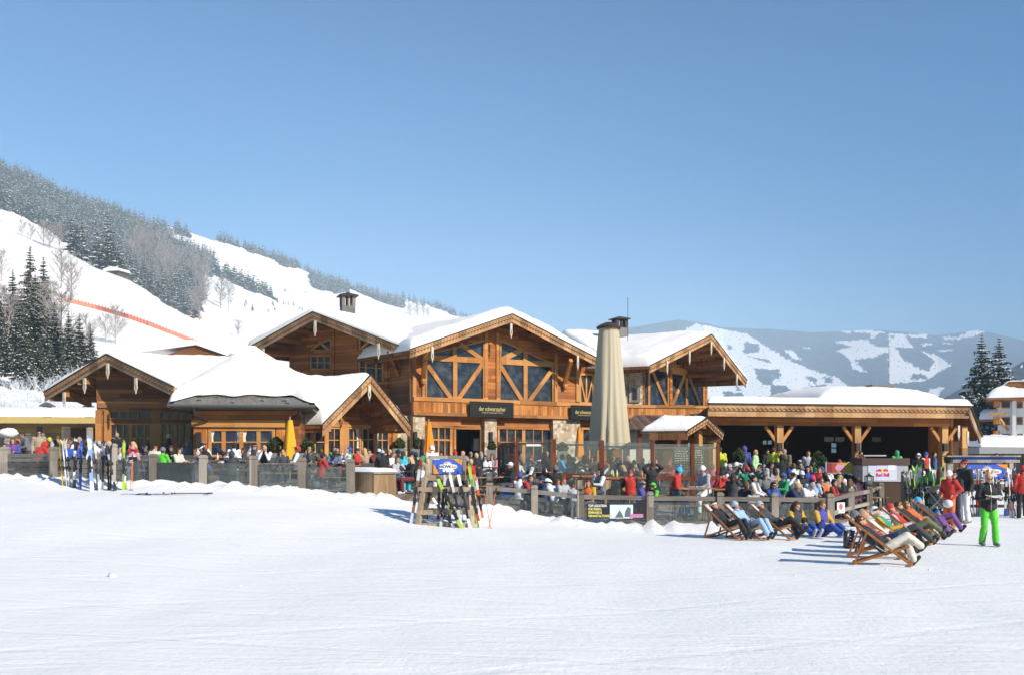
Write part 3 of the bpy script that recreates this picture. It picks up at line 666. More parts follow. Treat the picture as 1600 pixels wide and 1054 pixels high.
# ================================================================== THE CHALET
M_carve = wood('dark_carving', (.24, .11, .045), (.36, .19, .085), 'X', .5, gap=False)
class Sec:
    "a plane standing in the place: origin, heading of its face, local x along it, y going back, z up"
    def __init__(s, px, d, deg): s.o = P(px, HZ, d); s.a = R(deg); s.c, s.s = math.cos(s.a), math.sin(s.a); s.M = XF((s.o.x, s.o.y, 0), s.a)
    def l(s, px, py, off=0):
        a = (px - 800) / F; t = (a * (s.o.y + off * s.c) - s.o.x + off * s.s) / (s.c - a * s.s)
        y = s.o.y + t * s.s + off * s.c; return (t, ZC + (HZ - py) / F * y)
    def w(s, t, off, z): return Vector((s.o.x + t * s.c - off * s.s, s.o.y + t * s.s + off * s.c, z))
def v3(p, y): return (p[0], y, p[1])
def wall(sec, parent, off, outline, holes=(), mat=None, th=.25, name='wall', local=False):
    ol = outline if local else [sec.l(a, b, off) for a, b in outline]
    loops = [ol] + [list(h) for h in holes]; mb = MB(); allv = [p for lp in loops for p in lp]
    tris = geometry.tessellate_polygon([[Vector((a, b, 0)) for a, b in lp] for lp in loops])
    mb.add([v3(p, off) for p in allv], [tuple(t) for t in tris]); mb.add([v3(p, off + th) for p in allv], [tuple(t) for t in tris])
    for lp in loops:
        n = len(lp); mb.add([v3(p, off) for p in lp] + [v3(p, off + th) for p in lp], [(i, (i + 1) % n, (i + 1) % n + n, i + n) for i in range(n)])
    return obj(name, mb, mat or M_wall, parent, sec.M)
def win(sec, parent, off, poly, bars=(), fr=.10, mat=None, pane=None, rec=.055, proud=.04, local=False, curtains=(), name='window'):
    "returns the hole; builds a frame round it with bars, and its pane as a sub-part"
    pl = poly if local else [sec.l(a, b, off) for a, b in poly]
    mb = MB(); n = len(pl); c = (sum(p[0] for p in pl) / n, sum(p[1] for p in pl) / n)
    for i in range(n):
        a, b = pl[i], pl[(i + 1) % n]; d = Vector((b[0] - a[0], b[1] - a[1])); 
        if d.length < .02: continue
        d.normalize(); m = Vector((-d.y, d.x)); 
        if m.dot(Vector((c[0] - a[0], c[1] - a[1]))) < 0: m = -m
        q = m * fr / 2; e = d * (.0 if i % 2 else 0.0)
        mb.beam((a[0] + q.x, off + .0, a[1] + q.y), (b[0] + q.x, off + .0, b[1] + q.y), fr * (1 + .02 * i), .10 + .004 * i, up=(0, 1, 0))
    for k, bar in enumerate(bars):
        a, b, wd = bar; 
        if not local: a, b = sec.l(*a, off), sec.l(*b, off)
        mb.beam((a[0], off + .02, a[1]), (b[0], off + .02, b[1]), wd, .08 + .003 * (k % 7), up=(0, 1, 0))
    f = obj(name, mb, mat or M_beam, parent, sec.M)
    pm = MB(); pm.add([v3(p, off + rec) for p in pl], [tuple(t) for t in geometry.tessellate_polygon([[Vector((a, b, 0)) for a, b in pl]])])
    pm.add([v3(p, off + rec + .03) for p in pl], [tuple(t) for t in geometry.tessellate_polygon([[Vector((a, b, 0)) for a, b in pl]])])
    obj('pane', pm, pane or M_glass, f, sec.M)
    for (x0, x1, y0, y1, side) in curtains:
        a = sec.l(x0, y0, off); b = sec.l(x1, y1, off); cm = MB(); N = 10; vs = []
        for j in range(7):
            z = a[1] + (b[1] - a[1]) * j / 6; wv = 1 - .45 * math.sin(math.pi * min(1, j / 6 * 1.0) * .8) if j < 6 else .8
            for i in range(N + 1):
                u = i / N; x = a[0] + (b[0] - a[0]) * (u * wv if side < 0 else 1 - (1 - u) * wv); vs.append((x, off + rec - .022 + .012 * math.sin(i * 2.2 + j * .3), z))
        cm.add(vs, [(j * (N + 1) + i, j * (N + 1) + i + 1, (j + 1) * (N + 1) + i + 1, (j + 1) * (N + 1) + i) for j in range(6) for i in range(N)])
        obj('curtain', cm, M_curtain, f, sec.M, smooth=True)
    return pl
def rect(x0, y0, x1, y1): return [(x0, y1), (x1, y1), (x1, y0), (x0, y0)]
def snow_slab(sec, parent, Lp, Pp, Rp, b, th, over=.10, nu=46, nv=36, front_roll=.45, y0=-.05, name='roof_snow', seed=0, smoothr=.8, seglen=None, keepback=False):
    mb = MB(); bv = Vector(b)
    wl = math.hypot(Pp[0] - Lp[0], Pp[1] - Lp[1]); wr = math.hypot(Pp[0] - Rp[0], Pp[1] - Rp[1]); tot = wl + wr; bl = bv.length
    def base(u):
        s_ = u * tot
        if s_ < wl: k = s_ / wl; x, z = Lp[0] + (Pp[0] - Lp[0]) * k, Lp[1] + (Pp[1] - Lp[1]) * k
        else: k = (s_ - wl) / wr; x, z = Pp[0] + (Rp[0] - Pp[0]) * k, Pp[1] + (Rp[1] - Pp[1]) * k
        return x, z
    U = [.5 - .5 * math.cos(math.pi * i / nu) for i in range(nu + 1)]; U = [.35 * a + .65 * i / nu for i, a in enumerate(U)]
    V = [(j / nv) ** 1.7 for j in range(nv + 1)]
    for j, v in enumerate(V):
        for i, u in enumerate(U):
            x, z = base(u); s_ = u * tot; e = min(s_, tot - s_, v * bl + .02, 9 if keepback else (1 - v) * bl)
            q = min(1, e / front_roll); f = (1 - (1 - q) ** 2.3) ** .55
            dr = s_ - wl; soft = math.sqrt(dr * dr + smoothr ** 2) - abs(dr); m_ = ((Pp[1] - Lp[1]) / wl + (Pp[1] - Rp[1]) / wr) / 2; z -= soft * m_ * .55
            n_ = .10 * nz(x + seed * 9, v * bl, .5, seed) + .05 * nz(x, v * bl + seed, 1.9, seed + 3) + .03 * nz(x, v * bl, 5, 3)
            zz = z + th * f * (1 + 1.2 * n_) + (n_ * .5 if f > .5 else 0)
            bulge = over * math.sin(math.pi * min(1, f)) if e < front_roll else 0
            ox = 0
            mb.v.append((x + bv.x * v + ox, y0 + bv.y * v + .02 * nz(x, zz, 3, 8) * (1 - v), max(zz, base(u)[1] + .02) + bv.z * v))
    W = nu + 1
    for j in range(nv):
        for i in range(nu): mb.f.append((j * W + i, j * W + i + 1, (j + 1) * W + i + 1, (j + 1) * W + i)); mb.m.append(0)
    # underside skirt
    per = [i for i in range(W)] + [j * W + nu for j in range(1, nv + 1)] + [nv * W + i for i in range(nu - 1, -1, -1)] + [j * W for j in range(nv - 1, 0, -1)]
    k0 = len(mb.v)
    for p in per:
        j, i = divmod(p, W); x, z = base(U[i]); mb.v.append((x + bv.x * V[j], y0 + .02 + bv.y * V[j], z - .01 + bv.z * V[j]))
    n = len(per)
    for a in range(n): mb.f.append((k0 + a, k0 + (a + 1) % n, per[(a + 1) % n], per[a])); mb.m.append(0)
    return obj(name, mb, M_snow, parent, sec.M, smooth=True)
def pendant(sec, parent, t, z, y=-.10, ln=.84, w=.13):
    "carved white drop ornament hanging at the gable edge"
    mb = MB(); Z = z
    mb.bb(t - w / 2, t + w / 2, y - .035, y + .035, Z - ln * .42, Z)
    for sg in (-1, 1):
        mb.prism([(t + sg * w * .10, Z - ln * .40), (t + sg * w * .55, Z - ln * .45), (t + sg * w * .62, Z - ln * .62), (t + sg * w * .35, Z - ln * .78), (t + sg * w * .05, Z - ln * .84), (t + sg * w * .16, Z - ln * .70), (t + sg * w * .26, Z - ln * .6), (t + sg * w * .2, Z - ln * .5)][::sg], y - .03 + .002 * sg, y + .03)
    mb.prism([(t - w * .28, Z - ln * .78), (t, Z - ln), (t + w * .28, Z - ln * .78), (t, Z - ln * .70)], y - .026, y + .026)
    obj('pendant_ornament', mb, M_cream, parent, sec.M)
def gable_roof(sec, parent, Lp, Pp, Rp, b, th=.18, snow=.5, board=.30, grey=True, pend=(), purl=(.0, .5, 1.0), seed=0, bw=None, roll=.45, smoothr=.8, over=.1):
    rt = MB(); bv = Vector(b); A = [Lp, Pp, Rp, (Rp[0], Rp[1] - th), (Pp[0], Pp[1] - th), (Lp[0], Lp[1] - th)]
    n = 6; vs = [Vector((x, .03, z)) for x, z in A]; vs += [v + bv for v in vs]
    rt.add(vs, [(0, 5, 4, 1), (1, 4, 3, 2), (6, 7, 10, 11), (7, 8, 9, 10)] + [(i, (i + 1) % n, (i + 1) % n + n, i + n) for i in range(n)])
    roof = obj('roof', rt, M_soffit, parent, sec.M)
    for (A_, B_) in ((Lp, Pp), (Pp, Rp)):
        bb = MB(); d = Vector((B_[0] - A_[0], B_[1] - A_[1])).normalized(); ext = .04
        def strip(z0, z1, ya, yb, mb, mi=0): mb.prism([(A_[0], A_[1] - z1), (B_[0], B_[1] - z1), (B_[0], B_[1] - z0), (A_[0], A_[1] - z0)], ya, yb, mi)
        k = 1 / max(.5, d.x)
        strip(.0, board * .55 * k, -.09, .02, bb); bo = obj('bargeboard', bb, M_barge, parent, sec.M)
        b2 = MB(); strip(board * .553 * k, board * 1.35 * k, -.045, .018, b2); obj('lower_board', b2, M_bargegrey if grey else M_barge, bo, sec.M)
        cap = MB(); strip(-.05, -.003, -.13, .022, cap); obj('roof_edge_trim', cap, M_dark, bo, sec.M)
        ln = math.hypot(B_[0] - A_[0], B_[1] - A_[1]); m = int(ln / .2); cv = MB()
        for i in range(m):
            u = (i + .5) / m; x = A_[0] + (B_[0] - A_[0]) * u; z = A_[1] + (B_[1] - A_[1]) * u - board * .52 * k
            cv.prism([(x - .10, z + .07), (x - .10, z + .01), (x, z - .11), (x + .10, z + .01), (x + .10, z + .07), (x, z - .04)], -.085, -.047)
            z2 = z + board * .22 * k
            cv.prism([(x - .05, z2), (x, z2 - .04), (x + .05, z2), (x, z2 + .04)], -.105, -.092)
        obj('carved_edge', cv, M_carve, bo, sec.M)
    # rafters and purlins under the overhang
    rm = MB()
    for u in purl:
        for (A_, B_) in ((Lp, Pp), (Rp, Pp)):
            uu = .06 + .9 * u; x = A_[0] + (B_[0] - A_[0]) * uu; z = A_[1] + (B_[1] - A_[1]) * uu - th - .17
            p0 = Vector((x, .04, z)); rm.beam(p0, p0 + bv * .8, .20, .26)
    for uu in (.28, .42, .58, .72, .86):
        for (A_, B_) in ((Lp, Pp), (Rp, Pp)):
            x = A_[0] + (B_[0] - A_[0]) * uu; z = A_[1] + (B_[1] - A_[1]) * uu - th - .06
            p0 = Vector((x, .02, z)); rm.beam(p0, p0 + bv * .8, .10, .14)
    obj('purlins', rm, M_soffit, parent, sec.M)['kind'] = 'stuff'
    if snow: snow_slab(sec, roof, Lp, Pp, Rp, (b[0], b[1], 0), snow, seed=seed, front_roll=roll, smoothr=smoothr, over=over)
    for (t, z) in pend: pendant(sec, parent, t, z, ln=.84 if sec.o.y > 52 else .68)
    return roof
def barge_z(Lp, Pp, Rp, t): return (Lp[1] + (Pp[1] - Lp[1]) * (t - Lp[0]) / (Pp[0] - Lp[0])) if t < Pp[0] else (Pp[1] + (Rp[1] - Pp[1]) * (t - Pp[0]) / (Rp[0] - Pp[0]))
def backv(sec, deg, ln):
    "world heading deg (0 = straight back, + = to the left) as a local vector"
    wx, wy = -math.sin(R(deg)), math.cos(R(deg)); return (ln * (wx * sec.c + wy * sec.s), ln * (-wx * sec.s + wy * sec.c), 0)
chalet = empty('chalet', XF((0, 54, 1.0)), 'large timber restaurant chalet with snow covered gable roofs and glazed gables', 'restaurant building')

# ---- S1 upper left gable
S1 = Sec(490, 56, -25); Lq, Pq, Rq = S1.l(385, 546), S1.l(490, 488), S1.l(641, 547)
gable_roof(S1, chalet, Lq, Pq, Rq, backv(S1, -27, 15), snow=.55, seed=1, smoothr=1.0, purl=(0, .45, 1),
           pend=[(S1.l(p, 500)[0], S1.l(p, q, -.1)[1]) for p, q in ((494, 501), (413, 544), (593, 536))])
OF = 2.0
w1 = win(S1, chalet, OF, [(485, 578), (518, 578), (518, 554), (485, 554)], [((496, 578), (496, 554), .09), ((507, 578), (507, 554), .09), ((485, 566), (518, 566), .05)], pane=M_glass)
w1b = win(S1, chalet, OF, [(485, 548), (518, 548), (518, 529), (500, 535)], [((500, 535), (516, 548), .14)], fr=.07)
w2 = win(S1, chalet, OF, [(561, 592), (600, 600), (600, 555), (561, 554)], [((572, 594), (572, 554), .11), ((588, 598), (588, 555), .11), ((561, 573), (600, 575), .05)])
w2b = win(S1, chalet, OF, [(562, 548), (596, 549), (590, 537), (574, 531), (562, 528)], [((562, 546), (578, 532), .14)], fr=.07)
wall(S1, chalet, OF, [(452, 700), (643, 700), (643, 549), (490, 500), (452, 525)], [w1, w1b, w2, w2b], M_wall)
m = MB()
for px, w_ in ((481, .22), (521, .2), (557, .2), (604, .22), (638, .3)): a = S1.l(px, 640, OF); z = barge_z(Lq, Pq, Rq, a[0]) - .4; m.bb(a[0] - w_ / 2, a[0] + w_ / 2, OF - .07, OF + .05, 1, z)
a, b_ = S1.l(478, 551, OF), S1.l(524, 551, OF); m.bb(a[0], b_[0], OF - .10, OF, a[1] - .1, a[1] + .1); a, b_ = S1.l(555, 551, OF), S1.l(606, 551, OF); m.bb(a[0], b_[0], OF - .10, OF, a[1] - .1, a[1] + .1)
for (q0, q1) in (((414, 552), (452, 552)),): a, b_ = S1.l(*q0, .3), S1.l(*q1, OF); m.beam((a[0], .3, a[1]), (b_[0] + .2, OF, b_[1]), .25, .35)
a = S1.l(606, 548, .2); b_ = S1.l(630, 600, OF); m.beam((a[0], .3, a[1]), (b_[0], OF, b_[1]), .18, .22)
obj('timber_frame', m, M_wall, chalet, S1.M)
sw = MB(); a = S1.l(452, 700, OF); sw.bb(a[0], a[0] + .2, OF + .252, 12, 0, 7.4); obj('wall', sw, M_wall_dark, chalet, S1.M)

# ---- S2 centre gable with the big glazed front
S2 = Sec(800, 56, 34); Lq, Pq, Rq = S2.l(640, 546), S2.l(799, 491), S2.l(936, 562)
gable_roof(S2, chalet, Lq, Pq, Rq, backv(S2, 36, 15), snow=.55, seed=2, grey=False, smoothr=1.0, purl=(0, .45, 1),
           pend=[(S2.l(p, 500)[0], S2.l(p, q, -.1)[1]) for p, q in ((674, 541), (797, 505), (901, 555))])
O2 = 1.5
hl = win(S2, chalet, O2, [(664, 622), (756, 625), (756, 563), (757, 531), (720, 540), (679, 549), (665, 553)],
         [((665, 558), (757, 563), .30), ((711, 625), (711, 560), .27), ((668, 570), (705, 622), .25), ((754, 568), (716, 623), .25), ((719, 537), (755, 562), .24), ((710, 557), (710, 541), .26)], fr=.08)
hr = win(S2, chalet, O2, [(779, 626), (864, 629), (864, 566), (843, 559), (812, 544), (781, 531)],
         [((779, 564), (866, 569), .30), ((821, 627), (821, 566), .27), ((782, 571), (816, 626), .25), ((861, 579), (826, 627), .25), ((783, 562), (815, 546), .30), ((821, 564), (821, 549), .28)], fr=.08)
hx = win(S2, chalet, O2, [(905, 630), (927, 631), (927, 583), (905, 583)], [((916, 630), (916, 583), .10), ((907, 590), (915, 629), .10), ((926, 590), (917, 629), .10)], fr=.10)
wall(S2, chalet, O2, [(643, 648), (975, 662), (975, 560), (938, 566), (905, 557), (799, 505), (660, 549), (643, 553)], [hl, hr, hx], M_wall)
m = MB()
for px, w_ in ((645, .35), (661, .16), (759, .22), (777, .2), (868, .22), (902, .24), (930, .25)):
    a = S2.l(px, 640, O2); z = barge_z(Lq, Pq, Rq, a[0]) - .4 if px < 935 else 5; m.bb(a[0] - w_ / 2, a[0] + w_ / 2, O2 - .075, O2 + .05, S2.l(px, 627, O2)[1], z)
for (p0, p1, z0, z1, yy) in ((643, 905, .0, .22, -.26), (895, 985, .0, .2, -.255)):
    a, b_ = S2.l(p0, 628, O2), S2.l(p1, 628, O2); m.bb(a[0], b_[0], O2 + yy, O2 - .08, 5.08, 5.30)
    m.bb(a[0], b_[0], O2 + yy, O2 - .08, 4.32, 4.50)
# knee braces with carved ends
for px, py, qx, qy in ((668, 548, 659, 592), (893, 562, 880, 600)):
    a = S2.l(px, py, .1); b_ = S2.l(qx, qy, O2); m.beam((a[0], .15, a[1]), (b_[0], O2 - .1, b_[1]), .2, .26); m.ball((b_[0], O2 - .2, b_[1] - .12), (.16, .14, .2), 8)
obj('timber_frame', m, M_beam, chalet, S2.M)
pm = MB(); a, b_ = S2.l(643, 628, O2), S2.l(990, 640, O2); pm.bb(a[0], b_[0], O2 - .2, O2 - .05, 4.50, 5.08); obj('parapet', pm, M_vert, chalet, S2.M)
sw = MB(); a = S2.l(643, 700, O2); sw.bb(a[0], a[0] + .2, O2 + .252, 12, 0, 7.4); obj('wall', sw, M_wall_dark, chalet, S2.M)
pp = MB(); a = S2.l(644, 600, 1.2); pp.tube([(a[0], 1.35, 7.3), (a[0], 1.38, 7.0), (a[0] + .1, 1.4, 6.6), (a[0] + .1, 1.4, 1)], .055, 8); obj('downpipe', pp, M_copper, chalet, S2.M)
# ground floor of the centre
O3 = 1.7
d0 = win(S2, chalet, O3, [(665, 735), (706, 737), (706, 664), (665, 663)], [((685, 736), (685, 663), .1), ((665, 686), (706, 687), .1), ((695, 736), (695, 664), .05)], fr=.14)
door = [S2.l(a, b, O3) for a, b in [(709, 737), (753, 739), (753, 667), (709, 665)]]
e0 = win(S2, chalet, O3, [(777, 740), (863, 744), (863, 668), (777, 666)], [((792, 740), (792, 666), .06), ((805, 740), (805, 666), .06), ((818, 742), (818, 667), .22), ((833, 743), (833, 667), .06), ((847, 743), (847, 668), .06), ((777, 690), (863, 692), .06)], fr=.12)
f0 = win(S2, chalet, O3, [(908, 745), (935, 746), (935, 668), (908, 667)], [((921, 745), (921, 667), .08)], fr=.12)
wall(S2, chalet, O3, [(643, 748), (1000, 760), (1000, 655), (643, 640)], [d0, door, e0, f0], M_wall, name='ground_floor_wall')
dm = MB(); (x0, z0), (x1, _), (_, z1), _ = door
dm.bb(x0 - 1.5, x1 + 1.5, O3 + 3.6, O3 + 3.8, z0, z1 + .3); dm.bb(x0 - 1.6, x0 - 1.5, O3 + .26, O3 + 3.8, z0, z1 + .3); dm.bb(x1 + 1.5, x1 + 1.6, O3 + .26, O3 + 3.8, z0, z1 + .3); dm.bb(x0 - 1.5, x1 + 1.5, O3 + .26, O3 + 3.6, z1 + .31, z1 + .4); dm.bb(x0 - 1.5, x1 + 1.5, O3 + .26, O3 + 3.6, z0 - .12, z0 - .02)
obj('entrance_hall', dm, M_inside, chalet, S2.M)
df = MB(); df.bb(x0, x0 + .12, O3 - .05, O3 + .1, z0, z1); df.bb(x1 - .12, x1, O3 - .05, O3 + .1, z0, z1); df.bb(x0 + .12, x1 - .12, O3 - .05, O3 + .1, z1 - .12, z1); obj('door_frame', df, M_beam, chalet, S2.M)
lm = MB(); a = S2.l(747, 694, O3 + .9); lm.lathe([(.30, -.35), (.27, .35)], 18, (a[0], O3 + .9, a[1])); obj('lamp_shade', lm, M_white, chalet, S2.M)
lm = MB(); lm.bb(a[0] - .02, a[0] + .02, O3 + .88, O3 + .92, a[1] + .36, z1 + .3); obj('lamp_cord', lm, M_dark, chalet, S2.M)
for (p0, p1, q) in ((644, 664, 649), (757, 776, 653), (864, 906, 655), (960, 1000, 660)):
    a, b_ = S2.l(p0, 700, O3 - .3), S2.l(p1, 700, O3 - .3); st = MB(); st.bb(a[0], b_[0], O3 - .32, O3 - .01, .6, S2.l((p0 + p1) / 2, q, O3 - .3)[1]); obj('stone_pillar', st, M_stone, chalet, S2.M)
sl_ = MB(); a = S2.l(643, 700, O3); sl_.bb(a[0] - 2.6, a[0] - .03, O3 - .0, O3 + .3, .6, 4.3); obj('stone_wall', sl_, M_stone, chalet, S2.M)
for px, py in ((649, 682), (767, 682)):
    a = S2.l(px, py, O3 - .4); lm = MB(); lm.bb(a[0] - .09, a[0] + .09, O3 - .46, O3 - .33, a[1] - .28, a[1] + .28); obj('wall_lamp', lm, M_dark, chalet, S2.M)
def lettering(txt, size, mat, M, parent, ext=.006, name='lettering', bold=0, align='CENTER', sx=1):
    c = bpy.data.curves.new(name, 'FONT'); c.body = txt; c.size = size; c.extrude = ext; c.align_x = align; c.align_y = 'CENTER'; c.offset = bold; c.resolution_u = 3
    t = bpy.data.objects.new('tmp', c); COL.objects.link(t); bpy.context.view_layer.update()
    me = bpy.data.meshes.new_from_object(t.evaluated_get(bpy.context.evaluated_depsgraph_get())); bpy.data.objects.remove(t); me.name = name
    me.materials.clear(); me.materials.append(mat)
    o = bpy.data.objects.new(name, me); COL.objects.link(o); place(o, M @ Matrix.Rotation(R(90), 4, 'X') @ Matrix.Diagonal((sx, 1, 1, 1)), parent); return o
def shopsign(x0, x1, y0, y1, lb):
    a, b_ = S2.l(x0, y0, O2 - .45), S2.l(x1, y1, O2 - .45); s_ = empty('shop_sign', S2.M @ Matrix.Translation(((a[0] + b_[0]) / 2, O2 - .45, (a[1] + b_[1]) / 2)), lb, 'sign', 'black signs with gold lettering')
    W_, H_ = b_[0] - a[0], a[1] - b_[1]; m = MB(); m.box((0, 0, 0), (W_, .06, H_)); m.bb(-W_ * .3, -W_ * .3 + .06, .03, .25, -.05, .05); m.bb(W_ * .3, W_ * .3 + .06, .03, .25, -.05, .05); obj('board', m, M_black, s_)
    k = min(1, W_ / 2.4); X = WM[s_.name]
    lettering('der schwarzacher', .34 * k, M_gold, X @ Matrix.Translation((.12 * W_ * 0 + .0, -.045, .02)), s_, bold=.004, sx=.72)
    lettering('restaurant lounge apres drinks', .125 * k, M_gold, X @ Matrix.Translation((0, -.045, -.17 * k)), s_, sx=.9)
shopsign(734, 802, 626, 652, 'black sign with gold lettering in the centre of the parapet below the big glazed gable')
shopsign(892, 936, 632, 656, 'black sign with gold lettering half hidden behind the closed beige umbrella')

# ---- S3 right gable
S3 = Sec(1110, 64.5, 50); Lq, Pq, Rq = S3.l(1014, 571), S3.l(1110, 523), S3.l(1165, 594)
gable_roof(S3, chalet, Lq, Pq, Rq, backv(S3, 62, 15), snow=.6, seed=3, smoothr=1.2, purl=(0, .5, 1), grey=False,
           pend=[(S3.l(p, 500)[0], S3.l(p, q, -.1)[1]) for p, q in ((1040, 563), (1075, 548), (1109, 534), (1129, 558), (1149, 584))])
O4 = 3.2
ga = win(S3, chalet, O4, [(1004, 636), (1100, 636), (1100, 590), (1085, 579), (1060, 574), (1032, 572), (1004, 578)],
         [((1014, 636), (1014, 575), .25), ((1045, 636), (1045, 572), .32), ((1073, 636), (1073, 580), .3), ((1018, 576), (1042, 634), .26), ((1070, 585), (1050, 634), .26), ((1076, 585), (1094, 634), .24), ((1030, 575), (1085, 585), .35)], fr=.16)
gb = win(S3, chalet, O4, [(1050, 571), (1072, 574), (1072, 549), (1050, 560)], [((1052, 570), (1066, 552), .05), ((1060, 571), (1072, 558), .05), ((1050, 562), (1060, 572), .05), ((1060, 556), (1072, 572), .05)], fr=.08)
wall(S3, chalet, O4, [(1000, 648), (1104, 648), (1104, 566), (1092, 552), (1074, 544), (1040, 560), (1000, 572)], [ga, gb], M_wall)
sw = MB(); a = S3.l(1104, 600, O4); sw.bb(a[0] - .25, a[0], O4 + .252, 11, 4.9, S3.l(1104, 590, O4)[1]); obj('wall', sw, M_wall, chalet, S3.M)
m = MB()
for px, z0, z1 in ((1102, 4.6, 7.4), (1047, 4.2, 8.1)): a = S3.l(px, 600, O4); m.bb(a[0] - .16, a[0] + .16, O4 - .09, O4 + .06, z0, z1)
a, b_ = S3.l(1072, 560, O4), S3.l(1140, 560, O4)
for zz, ya in ((S3.l(1090, 566, 1.5)[1], .3), (S3.l(1120, 585, 1.5)[1], .5)):
    c_ = S3.l(1129 if ya < .4 else 1147, 560, ya)[0]; m.beam((c_, ya, zz), (c_ - .1, 8, zz), .3, .34)
    m.beam((c_, ya + .6, zz - .05), (a[0], O4 - .1, zz - .05), .22, .26)
obj('timber_frame', m, M_wall, chalet, S3.M)
# stone chimney breast left of the glazed gable
S3b = Sec(985, 62, 12); sb = MB(); a, b_ = S3b.l(972, 600), S3b.l(1004, 600); sb.bb(a[0], b_[0], 0, .6, 4.2, S3b.l(985, 574)[1]); obj('stone_wall', sb, M_stone, chalet, S3b.M)
sb = MB(); a, b_ = S3b.l(984, 612, -.2), S3b.l(1001, 625, -.2); sb.bb(a[0], b_[0], -.12, -.004, S3b.l(990, 628)[1], S3b.l(990, 602)[1]); obj('panel', sb, M_grey, chalet, S3b.M)
sb = MB(); a, b_ = S3b.l(989, 612, -.2), S3b.l(996, 625, -.2); sb.bb(a[0], b_[0], -.15, -.124, S3b.l(990, 624)[1], S3b.l(990, 607)[1]); obj('small_window', sb, M_glass, chalet, S3b.M)
sb = MB(); a, b_ = S3b.l(930, 600, 1.2), S3b.l(1003, 600, 1.2); sb.bb(a[0], b_[0], .7, .9, .8, S3b.l(985, 570)[1] + .3); obj('wall', sb, M_wall_dark, chalet, S3b.M)
# low eave edge left of the right gable
eg = MB(); a, b_ = S3b.l(935, 566, -1.5), S3b.l(1013, 566, -1.5); eg.bb(a[0], b_[0], -1.5, .9, S3b.l(985, 572, -1.5)[1], S3b.l(985, 565, -1.5)[1]); obj('eave', eg, M_dark, chalet, S3b.M)
snow_slab(S3b, chalet, (a[0], S3b.l(985, 565, -1.5)[1]), ((a[0] + b_[0]) / 2, S3b.l(985, 564.5, -1.5)[1]), (b_[0], S3b.l(985, 565, -1.5)[1]), (0, 9, 2.6), .42, y0=-1.55, seed=6)
# parapet to the right, under the glazed gable
pm = MB(); a, b_ = S3b.l(960, 640, -.5), S3b.l(1118, 640, -.5); pm.bb(a[0], b_[0], -.6, -.4, S3b.l(985, 652)[1], S3b.l(985, 637)[1]); obj('parapet', pm, M_vert, chalet, S3b.M)
pm = MB(); pm.bb(a[0], b_[0], -.66, -.35, S3b.l(985, 637)[1] + .003, S3b.l(985, 633)[1]); pm.bb(a[0], b_[0], -.66, -.35, S3b.l(985, 655)[1], S3b.l(985, 652)[1] - .003); obj('parapet_rail', pm, M_beam, chalet, S3b.M)
gw = MB(); gw.bb(a[0], S3b.l(1075, 640, -.2)[0], -.2, 0, .8, S3b.l(985, 655)[1] - .01); obj('ground_floor_wall', gw, M_wall_dark, chalet, S3b.M)

# ---- chimneys
def chimney(px, d, ztop_py, zb_py, w_, shaft, lb):
    p = P(px, zb_py, d); zt = P(px, ztop_py, d).z; e = chalet; M = XF((p.x, p.y, p.z), R(20)); h = zt - p.z
    m = MB(); m.bb(-w_ / 2, w_ / 2, -w_ / 2, w_ / 2, -1.6, h * .12); c = obj('chimney', m, M_shingle if not shaft else M_dark, e, M)
    q = MB(); hh = h * .72
    for sx in (-1, 1):
        for sy in (-1, 1): q.bb(sx * w_ * .40 - .09, sx * w_ * .40 + .09, sy * w_ * .40 - .09, sy * w_ * .40 + .09, h * .12 + .003, hh)
    for k in range(2):
        for sg in (-1, 1):
            q.beam((0 if k else sg * w_ * .4, 0 if not k else sg * w_ * .4, h * .12), (0 if k else sg * w_ * .4, 0 if not k else sg * w_ * .4, hh), .10, .10)
    obj('chimney_head', q, M_grey if not shaft else M_dark, c, M)
    rf = MB(); a = w_ * .72; rf.add([(-a, -a, hh), (a, -a, hh), (a, a, hh), (-a, a, hh), (-a, -a, hh + .07), (a, -a, hh + .07), (a, a, hh + .07), (-a, a, hh + .07), (0, 0, h)], [(3, 2, 1, 0), (0, 1, 5, 4), (1, 2, 6, 5), (2, 3, 7, 6), (3, 0, 4, 7), (4, 5, 8), (5, 6, 8), (6, 7, 8), (7, 4, 8)]); obj('chimney_cap', rf, M_dark, c, M)
chimney(543, 61, 457, 482, .78, False, '')
chimney(968, 66, 494, 514, .75, True, '')
cs = MB(); p = P(968, 525, 66); cs.bb(-.42, .42, -.42, .42, -1.2, .5); obj('chimney', cs, M_gutter, chalet, XF(tuple(p), R(20)))
an = MB(); p = P(981, 540, 64); an.tube([(0, 0, 0), (0, 0, 3.0)], .018, 5); obj('antenna', an, M_dark, chalet, XF(tuple(p)))

# ---- S0 far left gable
S0 = Sec(168, 45, -25); Lq, Pq, Rq = S0.l(71, 613), S0.l(168, 554), S0.l(274, 605)
gable_roof(S0, chalet, Lq, Pq, Rq, backv(S0, -58, 7.4), snow=.42, board=.27, seed=4, smoothr=1.1, roll=.6, purl=(0, .5, 1),
           pend=[(S0.l(p, 500)[0], S0.l(p, q, -.1)[1]) for p, q in ((171, 567), (135, 590), (103, 612), (215, 590))])
O5 = 2.2; S0w = Sec(200, 46.0, 8); O7 = 0
A1 = win(S0w, chalet, O7, rect(171, 660, 237, 724), [((204, 724), (204, 660), .16), ((182, 724), (182, 660), .06), ((193, 724), (193, 660), .06), ((214, 724), (214, 660), .06), ((226, 724), (226, 660), .06), ((171, 684), (237, 684), .06)], fr=.08)
A2 = win(S0w, chalet, O7, rect(171, 641, 237, 654), [((187, 654), (187, 641), .08), ((201, 654), (201, 641), .08), ((216, 654), (216, 641), .08)], fr=.05)
